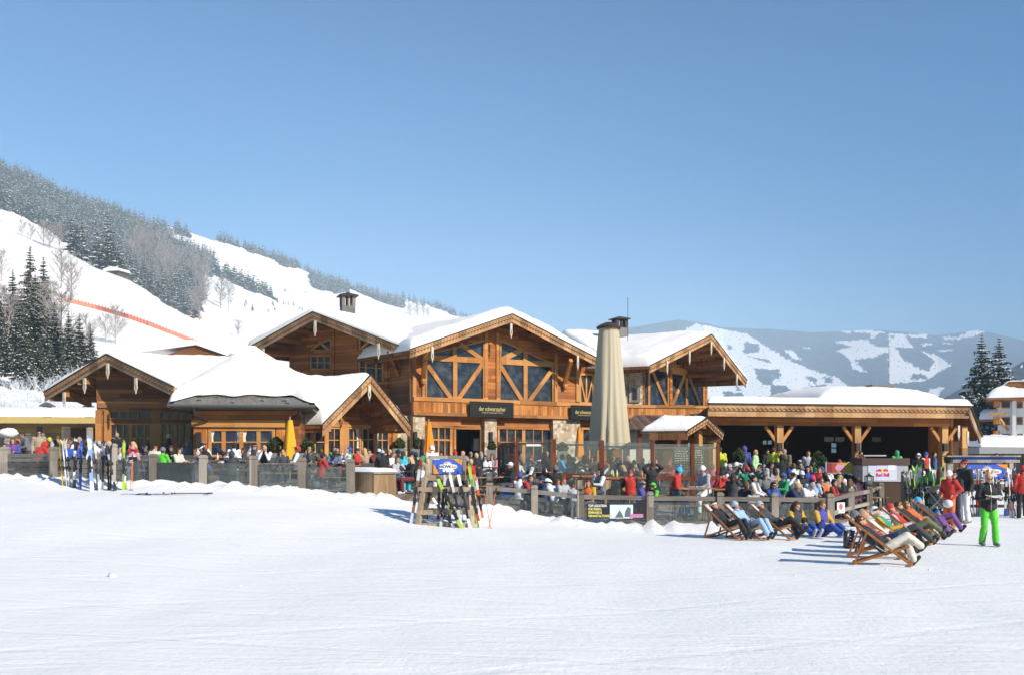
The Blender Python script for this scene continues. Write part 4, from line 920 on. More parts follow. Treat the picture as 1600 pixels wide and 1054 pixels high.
A3 = win(S0w, chalet, O7, rect(250, 659, 300, 726), [((262, 724), (262, 660), .10), ((274, 724), (274, 660), .14), ((286, 724), (286, 660), .12), ((250, 690), (300, 690), .05)], fr=.08)
A4 = win(S0w, chalet, O7, rect(250, 642, 300, 655), [((263, 655), (263, 642), .08), ((277, 655), (277, 642), .08), ((289, 655), (289, 642), .08)], fr=.05)
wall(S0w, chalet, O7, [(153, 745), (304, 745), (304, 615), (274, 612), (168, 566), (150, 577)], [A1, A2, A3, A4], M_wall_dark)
m = MB()
for px, w_ in ((154, .25), (167, .22), (241, .2), (247, .22)): a = S0w.l(px, 640, O7); m.bb(a[0] - w_ / 2, a[0] + w_ / 2, O7 - .07, O7 + .03, 1, 4.2)
a, b_ = S0w.l(153, 636, O7), S0w.l(304, 636, O7); m.bb(a[0], b_[0], O7 - .09, O7, a[1], a[1] + .28)
obj('timber_frame', m, M_beam, chalet, S0w.M)
m = MB()
for (qx, qy, rx, ry) in ((135, 594, 165, 608), (104, 614, 140, 630), (170, 572, 190, 588)):
    a = S0.l(qx, qy, .1); b_ = S0.l(rx, ry, O5); m.beam((a[0], .1, a[1]), (b_[0], O5, b_[1]), .2, .3)
obj('purlin_ends', m, M_beam, chalet, S0.M)['kind'] = 'stuff'
sw = MB(); a = S0w.l(153, 700, 0); sw.bb(a[0], a[0] + .2, .252, 7, 0, 4.6); obj('wall', sw, M_wall_dark, chalet, S0w.M)

# ---- hip roofed pavilion room between the left gables
SH = Sec(378, 41, 8); hl_, hr_ = SH.l(266, 636), SH.l(489, 641); ze = 4.16; x0, x1 = hl_[0], hr_[0]; D = 9.5; xm = (x0 + x1) / 2
ap = SH.l(393, 560, D / 2)[0]; za = SH.l(393, 556, D / 2)[1]
rm = MB(); E_ = [(x0, 0, ze), (x1, 0, ze), (x1, D, ze), (x0, D, ze)]; T_ = [(ap - .15, D / 2, za), (ap + .15, D / 2, za)]
rm.add(E_ + T_ + [(x, y, z - .16) for x, y, z in E_], [(0, 1, 5, 4), (1, 2, 5), (2, 3, 4, 5), (3, 0, 4), (0, 6, 7, 1), (1, 7, 8, 2), (2, 8, 9, 3), (3, 9, 6, 0), (9, 8, 7, 6)])
hroof = obj('hip_roof', rm, M_shingle, chalet, SH.M)
sh = MB(); r9 = random.Random(4)
slope = Vector((0, D / 2, za - ze)).normalized()
for row in range(3):
    x = x0 + .12 + row * .2
    while x < x1 - .2 - row * .25:
        w_ = r9.uniform(.12, .26); c = Vector((x + w_ / 2, 0, ze)) + slope * (.12 + row * .22) + Vector((0, -.02, .03 + .012 * r9.random())); hgt = r9.uniform(.24, .30)
        if r9.random() > .06: sh.beam(c - slope * hgt / 2, c + slope * hgt / 2, w_ * .94, .025)
        x += w_
obj('shingles', sh, M_shingle, hroof, SH.M)['kind'] = 'stuff'
bm_ = MB(); q = Vector((0, 0, ze)) + slope * .78; bm_.beam((x0 + 1.1, q.y, q.z + .06), (x1 - 1.3, q.y, q.z + .06), .1, .10); obj('snow_guard', bm_, M_grey, hroof, SH.M)
g = MB(); g.tube([(x0 - .1, -.1, ze - .04), (x1 + .1, -.1, ze - .04)], .085, 8); obj('gutter', g, M_gutter, chalet, SH.M)
g = MB(); g.tube([(x0 + .9, -.1, ze - .1), (x0 + .95, -.05, ze - .4), (x0 + 1.3, .5, ze - .62), (x0 + 1.35, 1.1, ze - .66), (x0 + 1.35, 1.15, 1)], .055, 8); obj('downpipe', g, M_dark, chalet, SH.M)
g = MB(); g.tube([(x1 - .5, -.1, ze - .1), (x1 - .6, 0, ze - .35), (x1 - 1.1, .8, ze - .6), (x1 - 1.2, 1.1, 1)], .055, 8); obj('downpipe', g, M_dark, chalet, SH.M)
def hip_snow():
    mb = MB(); nx, ny = 80, 60
    for j in range(ny + 1):
        for i in range(nx + 1):
            u = i / nx; v = j / ny; x = x0 - .12 + (x1 - x0 + .24) * u; y = .52 + (D - .49) * v
            # front edge follows a wavy line, corners come lower
            cx = min(x - x0, x1 - x); fy = max(0.0, min(1, (.9 - cx) / .8)); y -= (.49 * fy ** 1.0) * (1 - v) ** 2 - .16 * nz(x, 0, 1.3, 3) * (1 - v) ** 3
            zf = ze + (za - ze) * min(1, y / (D / 2)); zb = ze + (za - ze) * min(1, (D - y) / (D / 2))
            zl = ze + (za - ze) * max(0, min(1.25, (x - x0) / (ap - .15 - x0))); zr = ze + (za - ze) * max(0, min(1.25, (x1 - x) / (x1 - ap - .15)))
            z = min(zf, zb, zl, zr); ks = 2.2; z = -math.log(sum(math.exp(-ks * q) for q in (zf, zb, zl, zr))) / ks + .34
            e = min(x - x0 + .12, x1 + .12 - x, (v * D) * 1.0 + .01, (1 - v) * D); q = min(1, max(0, e) / .40); f = (1 - (1 - q) ** 2.3) ** .55
            zz = max(min(zf, zb, zl, zr) + .02, min(zf, zb, zl, zr) * (1 - f) + z * f + .02) + .46 * f * (1 + .14 * nz(x, y, .6, 2) + .08 * nz(x, y, 2.2, 5)); mb.v.append((x, y, zz))
    W = nx + 1
    for j in range(ny):
        for i in range(nx): mb.f.append((j * W + i, j * W + i + 1, (j + 1) * W + i + 1, (j + 1) * W + i)); mb.m.append(0)
    obj('roof_snow', mb, M_snow, hroof, SH.M, smooth=True)
hip_snow()
OH = .72
cur = []
W1 = win(SH, chalet, OH, rect(326, 668, 430, 714), [((349.5, 714), (349.5, 668), .16), ((377, 714), (377, 668), .16), ((404, 714), (404, 668), .16), ((326, 690), (430, 690), .05)], fr=.11, pane=glass_dark('blue_window_glass', (.012, .02, .05)),
         curtains=[(327, 338, 669, 692, -1), (368, 376, 669, 692, 1), (379, 388, 669, 692, -1), (420, 429, 669, 692, 1)])
wall(SH, chalet, OH, [(303, 748), (470, 748), (470, 641), (303, 641)], [W1], M_wall)
m = MB(); a, b_ = SH.l(300, 655, OH), SH.l(446, 667, OH); m.bb(a[0], b_[0], OH - .16, OH - .003, b_[1], a[1])
a, b_ = SH.l(324, 714, OH), SH.l(433, 718, OH); m.bb(a[0], b_[0], OH - .12, OH - .003, b_[1], a[1] - .003)
obj('lintel_beam', m, M_beam, chalet, SH.M)
for p0, p1 in ((303, 324), (432, 446)):
    m = MB(); a, b_ = SH.l(p0, 667.5, OH), SH.l(p1, 716, OH); m.bb(a[0], b_[0], OH - .05, OH - .004, b_[1], a[1]); obj('vertical_boarding', m, M_vert, chalet, SH.M)
lm = MB(); a = SH.l(311, 686, OH); lm.bb(a[0] - .09, a[0] + .09, OH - .18, OH - .052, a[1] - .3, a[1] + .3); obj('wall_lamp', lm, M_dark, chalet, SH.M)
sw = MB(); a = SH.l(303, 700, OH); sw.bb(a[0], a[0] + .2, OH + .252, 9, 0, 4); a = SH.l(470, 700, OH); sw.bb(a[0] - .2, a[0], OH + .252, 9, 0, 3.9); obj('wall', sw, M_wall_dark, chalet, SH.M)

# ---- S4 small steep gable right of the hip roof
S4 = Sec(578, 46, 42); Lq, Pq, Rq = S4.l(503, 662), S4.l(578, 586), S4.l(640, 664)
gable_roof(S4, chalet, Lq, Pq, Rq, backv(S4, 62, 8.5), snow=.36, board=.30, seed=5, grey=False, smoothr=.6, roll=.5, purl=(0, 1), pend=[(S4.l(575, 500)[0], S4.l(576, 602, -.1)[1])])
O6 = 2.0
B_ = []
B_.append(win(S4, chalet, O6, rect(463, 668, 487, 722), [((475, 722), (475, 668), .05), ((463, 690), (487, 690), .05)], fr=.10))
B_.append(win(S4, chalet, O6, rect(489, 667, 509, 722), [((490, 690), (508, 690), .05)], fr=.10))
B_.append(win(S4, chalet, O6, rect(510, 667, 534, 714), [((522, 714), (522, 667), .05), ((510, 687), (534, 687), .05)], fr=.07))
B_.append(win(S4, chalet, O6, rect(541, 667, 563, 710), [((552, 710), (552, 667), .05), ((541, 687), (563, 687), .05)], fr=.07, curtains=[(556, 562, 669, 706, 1)]))
B_.append(win(S4, chalet, O6, rect(564, 667, 586, 710), [((575, 710), (575, 667), .05), ((564, 686), (586, 686), .05)], fr=.08))
B_.append(win(S4, chalet, O6, rect(587, 667, 607, 710), [((597, 710), (597, 667), .05), ((587, 687), (607, 687), .05)], fr=.07, curtains=[(588, 593, 670, 706, -1)]))
wall(S4, chalet, O6, [(455, 748), (618, 748), (618, 662), (612, 640), (578, 598), (540, 625), (505, 650), (455, 650)], B_, M_wall)
m = MB()
for px, w_ in ((489, .2), (509.5, .2), (537, .5), (616, .3)): a = S4.l(px, 640, O6); m.bb(a[0] - w_ / 2, a[0] + w_ / 2, O6 - .075, O6 - .003, 1, 3.5)
a, b_ = S4.l(455, 665, O6), S4.l(618, 665, O6); m.bb(a[0], b_[0], O6 - .10, O6 - .004, 3.5, 3.72)
a, b_ = S4.l(509, 664, .2), S4.l(640, 664, .2); m.beam((Lq[0] + .5, .25, Lq[1] - .15), (Lq[0] + .6, 5, Lq[1] - .15), .25, .3); m.beam((Rq[0] - .5, .25, Rq[1] - .1), (Rq[0] - .5, 5, Rq[1] - .1), .25, .3)
obj('timber_frame', m, M_beam, chalet, S4.M)
# flat snowy roof behind the hip roof and the small gable, in front of the upper wall
SF = Sec(450, 50, 0); a, b_ = SF.l(330, 600), SF.l(548, 600); fr_ = MB(); fr_.bb(a[0], b_[0], 0, 5, 4.0, 4.6); rf = obj('flat_roof', fr_, M_dark, chalet, SF.M)
snow_slab(SF, rf, (a[0], 4.6), ((a[0] + b_[0]) / 2, 4.8), (b_[0], 4.6), (0, 5, .6), .5, seed=7, smoothr=2)

# ---- S5 open terrace pavilion at the right
S5 = Sec(1215, 50, 11); pv = chalet
def pz(py, px=1215, off=0): return S5.l(px, py, off)[1]
xa, xb = S5.l(1096, 640)[0], S5.l(1498, 640)[0]
zf1, zf0 = pz(633.5), pz(651)
m = MB(); m.bb(xa, xb, -.9, -.82, zf0 + .26, zf1 - .0); obj('fascia', m, M_barge, pv, S5.M)
m = MB(); m.bb(xa, xb, -.84, -.76, zf0 - .02, zf0 + .255); obj('lower_fascia', m, M_barge, pv, S5.M)
cv = MB(); n = int((xb - xa) / .24)
for i in range(n):
    x = xa + (i + .5) * (xb - xa) / n; z = zf0 + .32; cv.prism([(x - .12, z + .06), (x, z - .05), (x + .12, z + .06), (x + .12, z + .095), (x, z - .01), (x - .12, z + .095)], -.935, -.903)
obj('carved_edge', cv, M_carve, pv, S5.M)
m = MB(); m.bb(xa, xb + .05, -.97, -.74, zf1 + .003, zf1 + .07); obj('roof_edge_trim', m, M_dark, pv, S5.M)
m = MB(); zb1, zb0 = pz(651.5, off=0), pz(664, off=0); m.bb(xa, xb - .6, -.2, .2, zb0, zb1); obj('main_beam', m, M_wall, pv, S5.M)
for px in (1217, 1338, 1474):
    a = S5.l(px, 700); m = MB(); m.bb(a[0] - .165, a[0] + .165, -.165, .165, .3, zb0 - .003); c = obj('post', m, M_post, pv, S5.M)
    for sg in (-1, 1):
        b2 = MB(); b2.beam((a[0] + sg * .16, 0, zb0 - .78), (a[0] + sg * .72, 0, zb0 - .04), .12, .15); obj('brace', b2, M_beam, c, S5.M)
    sp_ = MB(); sp_.bb(a[0] - .2 + .25 * (px == 1338) * 0, a[0] + .02, -.36, -.21, zb0 - 1.25, zb0 - .85); obj('loudspeaker', sp_, M_dark, c, S5.M)
DP = 15
rr = MB(); xq = S5.l(1108, 640, 6)[0]; xr = S5.l(1108, 640, DP)[0]
rr.add([(xa, -.8, zf1 - .02), (xb, -.8, zf1 - .02), (xb + 1.0, 6, zf1 + .2), (xq, 6, zf1 + .3), (xa, -.8, zf1 - .2), (xb, -.8, zf1 - .2), (xb + 1.0, 6, zf1 + .0), (xq, 6, zf1 + .1)], [(0, 1, 2, 3), (7, 6, 5, 4), (0, 4, 5, 1), (1, 5, 6, 2), (2, 6, 7, 3)])
rr.bb(xr, xb + 1.0, 6.01, DP, zf1 + .0, zf1 + .3)
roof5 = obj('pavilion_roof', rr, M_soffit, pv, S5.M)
# right end: roof falls away steeply to the side
e1 = S5.l(1531, 684, -.6); xe = xb + 2.0
r2 = MB(); Q = [(xb, -.85, zf1), (xb + 1.0, -.85, zf1 - 1.35), (xb + 1.7, 8, zf1 - 1.35), (xb + .7, 8, zf1 + .9)]
tq = S5.l(1530, 683, 1.0); Q = [(xb - .1, -.85, zf1), (tq[0], 1.0, tq[1]), (tq[0] + .9, 9, tq[1]), (xb + .9, 9, zf1 + .6)]
nrm = (Vector(Q[1]) - Vector(Q[0])).cross(Vector(Q[3]) - Vector(Q[0])).normalized() * (.22)
if nrm.z > 0: nrm = -nrm
r2.add(Q + [tuple(Vector(q) + nrm) for q in Q], [(0, 1, 2, 3), (7, 6, 5, 4), (0, 4, 5, 1), (1, 5, 6, 2), (2, 6, 7, 3), (3, 7, 4, 0)]); roof6 = obj('side_roof', r2, M_soffit, pv, S5.M)
r3 = MB(); q0, q1 = Vector(Q[0]), Vector(Q[1]); off_ = Vector((-.0, -.08, -.16)); r3.beam(q0 + off_, q1 + off_, .08, .34); obj('bargeboard', r3, M_bargegrey, roof6, S5.M)
# its snow
def slab_snow(parent, Q, M, th, n=24, m_=24, seed=0, roll=.5, smf=None):
    mb = MB(); Q = [Vector(q) for q in Q]; la = (Q[1] - Q[0]).length; lb_ = (Q[3] - Q[0]).length
    for j in range(m_ + 1):
        for i in range(n + 1):
            u, v = i / n, j / m_; u = .5 - .5 * math.cos(math.pi * u) if n > 30 else u; p = (Q[0] * (1 - u) + Q[1] * u) * (1 - v) + (Q[3] * (1 - u) + Q[2] * u) * v
            e = min(u * la, (1 - u) * la, v * lb_, (1 - v) * lb_); q = min(1, e / roll); f = (1 - (1 - q) ** 2.3) ** .55
            k = th * (smf(u, v) if smf else 1); p.z += .02 + k * f * (1 + (.07 if smf else .25) * nz(p.x + seed, p.y, .5, seed) + (.05 if smf else .15) * nz(p.x, p.y, 2.3, seed)); mb.v.append(tuple(p))
    W = n + 1
    for j in range(m_):
        for i in range(n): mb.f.append((j * W + i, j * W + i + 1, (j + 1) * W + i + 1, (j + 1) * W + i)); mb.m.append(0)
    return obj('roof_snow', mb, M_snow, parent, M, smooth=True)
SMF = lambda u, v: 1
slab_snow(roof5, [(xa - .1, -.95, zf1 + .05), (xb + .2, -.95, zf1 + .05), (xb + 1.3, DP, zf1 + .55), (xr, DP, zf1 + .45)], S5.M, .31, 120, 46, 3, .3, SMF)
xc0, xc1 = S5.l(1265, 612, 5)[0], S5.l(1470, 612, 5)[0]
slab_snow(roof5, [(xc0, 4, zf1 + .2), (xc1, 4, zf1 + .2), (xc1 + .6, 12, zf1 + .6), (xc0, 12, zf1 + .6)], S5.M, 1.15, 60, 24, 4, 3.2, SMF)
slab_snow(roof6, [tuple(Vector(q) + Vector((.22, -.06, .0))) for q in Q], S5.M, .36, 24, 24, 5, .12)
vt = MB(); a = S5.l(1374, 606, 9); vt.bb(a[0] - .7, a[0] + .7, 8.6, 9.4, zf1 + .9, S5.l(1374, 601, 9)[1]); obj('roof_vent', vt, M_gutter, pv, S5.M)
vt = MB(); a = S5.l(1389, 606, 9); vt.tube([(a[0], 9, zf1 + 1), (a[0], 9, zf1 + 4.0)], .014, 5); obj('antenna', vt, M_dark, pv, S5.M)
# inside the pavilion: back wall with windows, side partition
bw = []
OB = 13
for (x_0, x_1, y_0, y_1) in ((1190, 1208, 686, 695), (1225, 1232, 687, 696)): bw.append(win(S5, pv, OB, rect(x_0, y_0, x_1, y_1), [((x_0 + (x_1 - x_0) / 2, y_1), (x_0 + (x_1 - x_0) / 2, y_0), .06)], fr=.06, mat=M_dark, pane=M_clear))
for (x_0, x_1, y_0, y_1) in ((1297, 1319, 690, 708), (1321, 1335, 690, 708)): bw.append(win(S5, pv, OB, rect(x_0, y_0, x_1, y_1), [((x_0 + (x_1 - x_0) / 2, y_1), (x_0 + (x_1 - x_0) / 2, y_0), .08), ((x_0, 699), (x_1, 699), .06)], fr=.06, mat=M_dark, pane=M_clear))
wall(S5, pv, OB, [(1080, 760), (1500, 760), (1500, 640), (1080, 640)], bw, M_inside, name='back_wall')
for (x_0, x_1) in ((1288, 1302), (1305, 1319), (1363, 1377), (1381, 1396), (1424, 1440)):
    a, b_ = S5.l(x_0, 682, 8), S5.l(x_1, 690, 8); lm = MB(); lm.prism([(a[0], b_[1] + .05), ((a[0] + b_[0]) / 2, b_[1]), (b_[0], b_[1] + .05), (b_[0], a[1]), (a[0], a[1])], 7.96, 8.0); obj('pelmet', lm, M_curtain, pv, S5.M)
sw = MB(); a = S5.l(1474, 700); sw.bb(a[0] + .5, a[0] + .62, .1, 1.9, .5, zb1 + .3); sw.bb(a[0] + .45, a[0] + 1.35, 1.9, 2.0, .5, zb1 + .2); obj('side_boarding', sw, M_vert, pv, S5.M)
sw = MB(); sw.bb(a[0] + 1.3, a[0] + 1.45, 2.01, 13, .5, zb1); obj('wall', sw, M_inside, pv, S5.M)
m = MB(); m.bb(a[0] + 1.0, a[0] + 1.3, -.1, .2, .4, zb0); obj('post', m, M_post, pv, S5.M)
for px, py in ((1498, 664), (1512, 673)): b_ = S5.l(px, py, -.5); pendant(S5, pv, b_[0], b_[1], -.5, .75, .10)
# row of rafters under the pavilion roof
lm = MB()
for k in range(7): lm.bb(xa, xb - 1, 1.5 + k * 1.6, 1.62 + k * 1.6, zb1 + .02, zb1 + .2)
obj('rafters', lm, M_soffit, pv, S5.M)['kind'] = 'stuff'
# ================================================================== OTHER BUILDINGS
# low yellow building at the far left
SY = Sec(60, 62, 6); yb = empty('low_building', SY.M @ Matrix.Translation((0, 0, 1)), 'low flat roofed yellow timber building at the far left, under thick snow', 'building')
a, b_ = SY.l(-160, 640), SY.l(156, 640); m = MB(); m.bb(a[0], b_[0], 1.2, 6, .5, 4.2); obj('wall', m, M_yellow, yb, SY.M)
m = MB(); m.bb(a[0], b_[0], 0, 6.2, SY.l(60, 655)[1], SY.l(60, 651)[1]); rf = obj('roof', m, M_yellow, yb, SY.M)
m = MB(); m.bb(SY.l(88, 640)[0], b_[0] - .4, 1.1, 1.19, .6, 3.9); obj('door_panel', m, M_inside, yb, SY.M)
m = MB(); m.bb(a[0], b_[0] + .05, -.06, -.003, SY.l(60, 660)[1], SY.l(60, 651)[1]); obj('fascia', m, simple('yellow_fascia', (.60, .44, .14), .7), yb, SY.M)
z_ = SY.l(60, 651)[1]; slab_snow(rf, [(a[0], -.1, z_), (b_[0], -.1, z_), (b_[0], 8, z_ + .4), (a[0], 8, z_ + .4)], SY.M, .5, 60, 20, 8, .4)
for px, py in ((74, 637), (139, 640)):
    c = SY.l(px, py, 3); m = MB(); m.bb(c[0] - .2, c[0] + .2, 2.8, 3.2, z_, c[1] + .1); m.bb(c[0] - .38, c[0] + .38, 2.6, 3.4, c[1] + .1, c[1] + .17); m.prism([(c[0] - .36, c[1] + .172), (c[0] + .36, c[1] + .172), (c[0], c[1] + .38)], 2.65, 3.35); obj('roof_vent', m, M_gutter, yb, SY.M)
# white hotel at the right
SHt = Sec(1600, 118, -27); M_plaster = simple('white_plaster', (.78, .76, .72), .85, var=.04, scale=2)
ht = empty('hotel', SHt.M, 'white plastered hotel with snow covered roof and brown windows at the right edge', 'hotel')
a, b_ = SHt.l(1563, 690), SHt.l(1680, 690); ztop = SHt.l(1600, 626)[1]
hol = []
for (x0_, x1_) in ((1565, 1578), (1589, 1598), (1612, 1622), (1640, 1650)):
    for (y0_, y1_) in ((627, 637), (651, 663), (677, 687)): hol.append(win(SHt, ht, 0, rect(x0_, y0_, x1_, y1_), [(((x0_ + x1_) / 2, y1_), ((x0_ + x1_) / 2, y0_), .12)], fr=.14, mat=M_wall_dark))
wall(SHt, ht, 0, [(1559, 720), (1680, 720), (1680, 624), (1559, 624)], hol, M_plaster, th=.3)
m = MB(); m.bb(SHt.l(1559, 0)[0], SHt.l(1559, 0)[0] + .3, .31, 12, -1, ztop); obj('wall', m, M_plaster, ht, SHt.M)
m = MB(); m.bb(SHt.l(1582, 0)[0], SHt.l(1587.5, 0)[0], -.9, -.01, -1, ztop); obj('bay', m, M_plaster, ht, SHt.M)
x0_, x1_ = SHt.l(1541, 0)[0], SHt.l(1690, 0)[0]; m = MB(); m.bb(x0_, x1_, -1.6, 13, ztop, ztop + .35); m.prism([(x0_, ztop + .352), (x1_, ztop + .352), (x1_, ztop + 2.3), (x0_ + 2.4, ztop + 2.3)], 0, 12); hr_ = obj('roof', m, M_wall_dark, ht, SHt.M)
slab_snow(hr_, [(x0_, -1.6, ztop + .36), (x1_, -1.6, ztop + .36), (x1_, 8, ztop + 2.0), (x0_ + 2, 8, ztop + 2.0)], SHt.M, 1.0, 40, 24, 9, 1.6)
for zz in (635, 662, 684):
    c = SHt.l(1554, zz, -.5); m = MB(); m.bb(c[0] - .1, SHt.l(1563, zz, -.5)[0], -1.3, -.4, c[1] - .1, c[1] + .0); bal = obj('balcony', m, M_wall_dark, ht, SHt.M); m = MB(); m.bb(c[0] - .1, SHt.l(1563, zz, -.5)[0], -1.33, -1.25, c[1] + .003, c[1] + .85); obj('balustrade', m, M_vert, bal, SHt.M)
m = MB(); c = SHt.l(1560, 646, -1.5); m.beam((c[0] - 1, -1.5, c[1]), (c[0] + .9, -1.5, c[1]), .25, .25); m.beam((c[0] - .2, -1.5, c[1]), (c[0] + 1, -.2, c[1] - 1.9), .22, .22); obj('bracket', m, M_beam, ht, SHt.M)
c = SHt.l(1548, 650, 2); m = MB(); m.bb(c[0] - 1.2, c[0] + 1.4, 0, 3, c[1] - .6, c[1] - .4); po = obj('porch_roof', m, M_wall_dark, ht, SHt.M); slab_snow(po, [(c[0] - 1.2, 0, c[1] - .4), (c[0] + 1.4, 0, c[1] - .4), (c[0] + 1.4, 3, c[1] - .2), (c[0] - 1.2, 3, c[1] - .2)], SHt.M, 1.1, 16, 12, 3, .8)
# grey flat building with snow behind the sign rack
SG = Sec(1560, 75, 8); gb_ = empty('garage', SG.M, 'low grey building with snow on its flat roof behind the right ski rack', 'building')
a, b_ = SG.l(1513, 700), SG.l(1680, 700); m = MB(); m.bb(a[0], b_[0], 1.5, 8, -.5, SG.l(1560, 706)[1]); obj('wall', m, simple('dark_grey_wall', (.07, .075, .085), .7), gb_, SG.M)
m = MB(); m.bb(SG.l(1524, 700)[0], b_[0], -.5, 8, SG.l(1560, 708)[1], SG.l(1560, 698)[1]); rf = obj('roof', m, simple('grey_roof_edge', (.24, .24, .24), .7), gb_, SG.M)
z_ = SG.l(1560, 698)[1]; slab_snow(rf, [(SG.l(1526, 700)[0], -.45, z_), (b_[0], -.45, z_), (b_[0], 7, z_ + .3), (SG.l(1522, 700)[0], 7, z_ + .3)], SG.M, .72, 50, 20, 11, .8)
for k in range(6):
    c = SG.l(1530 + k * 14, 715, 1.4); m = MB(); m.bb(c[0] - .05, c[0] + .05, 1.35, 1.45, 0, SG.l(1560, 706)[1]); obj('mullion', m, M_gutter, gb_, SG.M)
m = MB(); a = SG.l(1497, 0, 2); m.bb(a[0], SG.l(1530, 0, 2)[0], 4, 8, -.5, SG.l(1510, 690, 2)[1]); obj('side_wall', m, M_plaster, gb_, SG.M)
# second roof further back at the left: brown gable tip among the snow roofs
sb_ = P(303, 545, 75); bk = empty('barn', XF(tuple(sb_)), 'dark gable tip of a snowed in roof behind the left part of the chalet', 'building'); m = MB(); m.prism([(-2.2, -.5), (2.2, -.5), (.4, .28), (0, .28)], 0, 5); obj('gable', m, M_wall_dark, bk, XF(tuple(sb_)))
m = MB(); m.prism([(-5, -.4), (0.2, .30), (2.5, -.5), (2.7, -.3), (.3, .62), (-.4, .66), (-5, .0)], -.2, 6); obj('roof_snow', m, M_snow, bk, XF(tuple(sb_)))
# ---- kiosk with its own little gable roof
SK = Sec(1103, 42, 40); kk = empty('kiosk', XF((PX(1080, 43), 43, .3)), 'small outdoor bar hut with a snow covered gable roof beside the big umbrella', 'kiosk')
Lq, Pq, Rq = SK.l(1073, 672), SK.l(1103, 653), SK.l(1128, 677)
gable_roof(SK, kk, Lq, Pq, Rq, backv(SK, 70, 1.9), snow=.22, board=.16, seed=8, grey=False, smoothr=.35, roll=.4, th=.1, purl=(0, 1))
m = MB()
for px in (1092, 1114): c = SK.l(px, 700, .5); m.bb(c[0] - .12, c[0] + .12, .4, .62, .2, SK.l(px, 671, .5)[1])
for sg in (1,): c = SK.l(1092, 672, .5); e = SK.l(1114, 672, .5); m.beam((c[0], .5, c[1]), (e[0] + .2, .5, e[1]), .14, .18)
obj('post_frame', m, M_post, kk, SK.M)
SK2 = Sec(1010, 45, 4); a, b_ = SK2.l(976, 668), SK2.l(1108, 668)
m = MB(); zt, zb = SK2.l(1010, 651, 2.5)[1], SK2.l(1010, 668)[1]
m.add([(a[0], -.2, zb), (b_[0], -.2, zb), (b_[0] - 1.0, 2.6, zt + .1), (a[0] + .9, 2.6, zt + .1), (a[0], -.2, zb - .14), (b_[0], -.2, zb - .14), (b_[0] - 1, 2.6, zt - .1), (a[0] + .9, 2.6, zt - .1)], [(0, 1, 2, 3), (7, 6, 5, 4), (0, 4, 5, 1), (1, 5, 6, 2), (2, 6, 7, 3), (3, 7, 4, 0)]); ks = obj('lean_roof', m, wood('brown_shingles', (.12, .065, .04), (.26, .16, .10), 'X', .14), kk, SK2.M)
c = SK2.l(1012, 668); slab_snow(ks, [(c[0], -.1, zb), (b_[0] - .9, -.2, zb), (b_[0] - 1.3, 2.4, zt - .1), (c[0] + 1.3, 2.4, zt - .05)], SK2.M, .22, 30, 20, 13, .4)
m = MB(); m.tube([(a[0] - .1, -.28, zb - .1), (b_[0] - 1, -.28, zb - .1)], .06, 6); obj('gutter', m, M_dark, kk, SK2.M)
m = MB(); m.bb(a[0], a[0] + 1.4, .6, .7, .3, zb - .05); obj('wall', m, M_plaster, kk, SK2.M); m = MB(); m.bb(a[0] + 1.4, b_[0] - 1.4, .8, .9, .3, zb); obj('wall', m, M_inside, kk, SK2.M)
m = MB()
for px in (1000, 1021, 1061): c = SK2.l(px, 700, 0); m.bb(c[0] - .08, c[0] + .08, .0, .16, .2, zb - .02)
obj('post_frame', m, M_brown, kk, SK2.M)
m = MB(); c = SK2.l(1022, 740); m.bb(c[0] - .9, b_[0] - 1, .1, .55, 1.25, 1.33); obj('counter', m, M_table, kk, SK2.M); m = MB(); m.bb(c[0] - .8, b_[0] - 1.1, .15, .5, .3, 1.247); obj('counter_front', m, M_wall_dark, kk, SK2.M)
for (p0, p1, q0, q1, lb) in ((1052, 1078, 697, 733, 'wide chalk menu board behind the glass screen beside the kiosk'), (1084, 1100, 696, 730, 'narrow chalk menu board right of the wide one, behind the glass screen')):
    SB_ = Sec((p0 + p1) / 2, 39.2, 2); a = SB_.l(p0, q1); b_ = SB_.l(p1, q0); bd = empty('menu_board', SB_.M @ Matrix.Translation((0, 0, a[1])), lb, 'menu board')
    m = MB(); m.bb(a[0], b_[0], 0, .04, a[1], b_[1]); m.bb(a[0] + .1, a[0] + .16, .041, .1, .2, b_[1]); m.bb(b_[0] - .16, b_[0] - .1, .041, .1, .2, b_[1]); obj('board', m, simple('chalkboard', (.03, .045, .04), .8), bd, SB_.M)
    m = MB(); r3_ = random.Random(3)
    for k in range(9):
        z = b_[1] - .08 - k * .09; x = a[0] + .06
        while x < b_[0] - .12:
            w_ = r3_.uniform(.03, .1); m.bb(x, min(x + w_, b_[0] - .05), -.006, -.002, z - .018, z + .012); x += w_ + .03
    obj('chalk_lines', m, simple('chalk', (.55, .58, .55), .9), bd, SB_.M)

# ================================================================== FENCES
def fpost(mb, x, y, zt, w_=.24, base=None):
    z0 = (H(x, y) - .3) if base is None else base
    mb.bb(x - w_ / 2, x + w_ / 2, y - w_ / 2, y + w_ / 2, z0, zt - .13); mb.bb(x - w_ / 2 + .015, x + w_ / 2 - .015, y - w_ / 2 + .015, y + w_ / 2 - .015, zt - .13, zt - .11)
    a = w_ / 2; mb.bb(x - a, x + a, y - a, y + a, zt - .109, zt - .04); mb.add([(x - a, y - a, zt - .04), (x + a, y - a, zt - .04), (x + a, y + a, zt - .04), (x - a, y + a, zt - .04), (x - a * .6, y - a * .6, zt), (x + a * .6, y - a * .6, zt), (x + a * .6, y + a * .6, zt), (x - a * .6, y + a * .6, zt)], [(0, 1, 5, 4), (1, 2, 6, 5), (2, 3, 7, 6), (3, 0, 4, 7), (4, 5, 6, 7)])
fa = empty('fence', XF((FA[3][0], FA[3][1], H(*FA[3]))), 'grey timber post fence with glass and slat panels along the left terrace', 'fence')
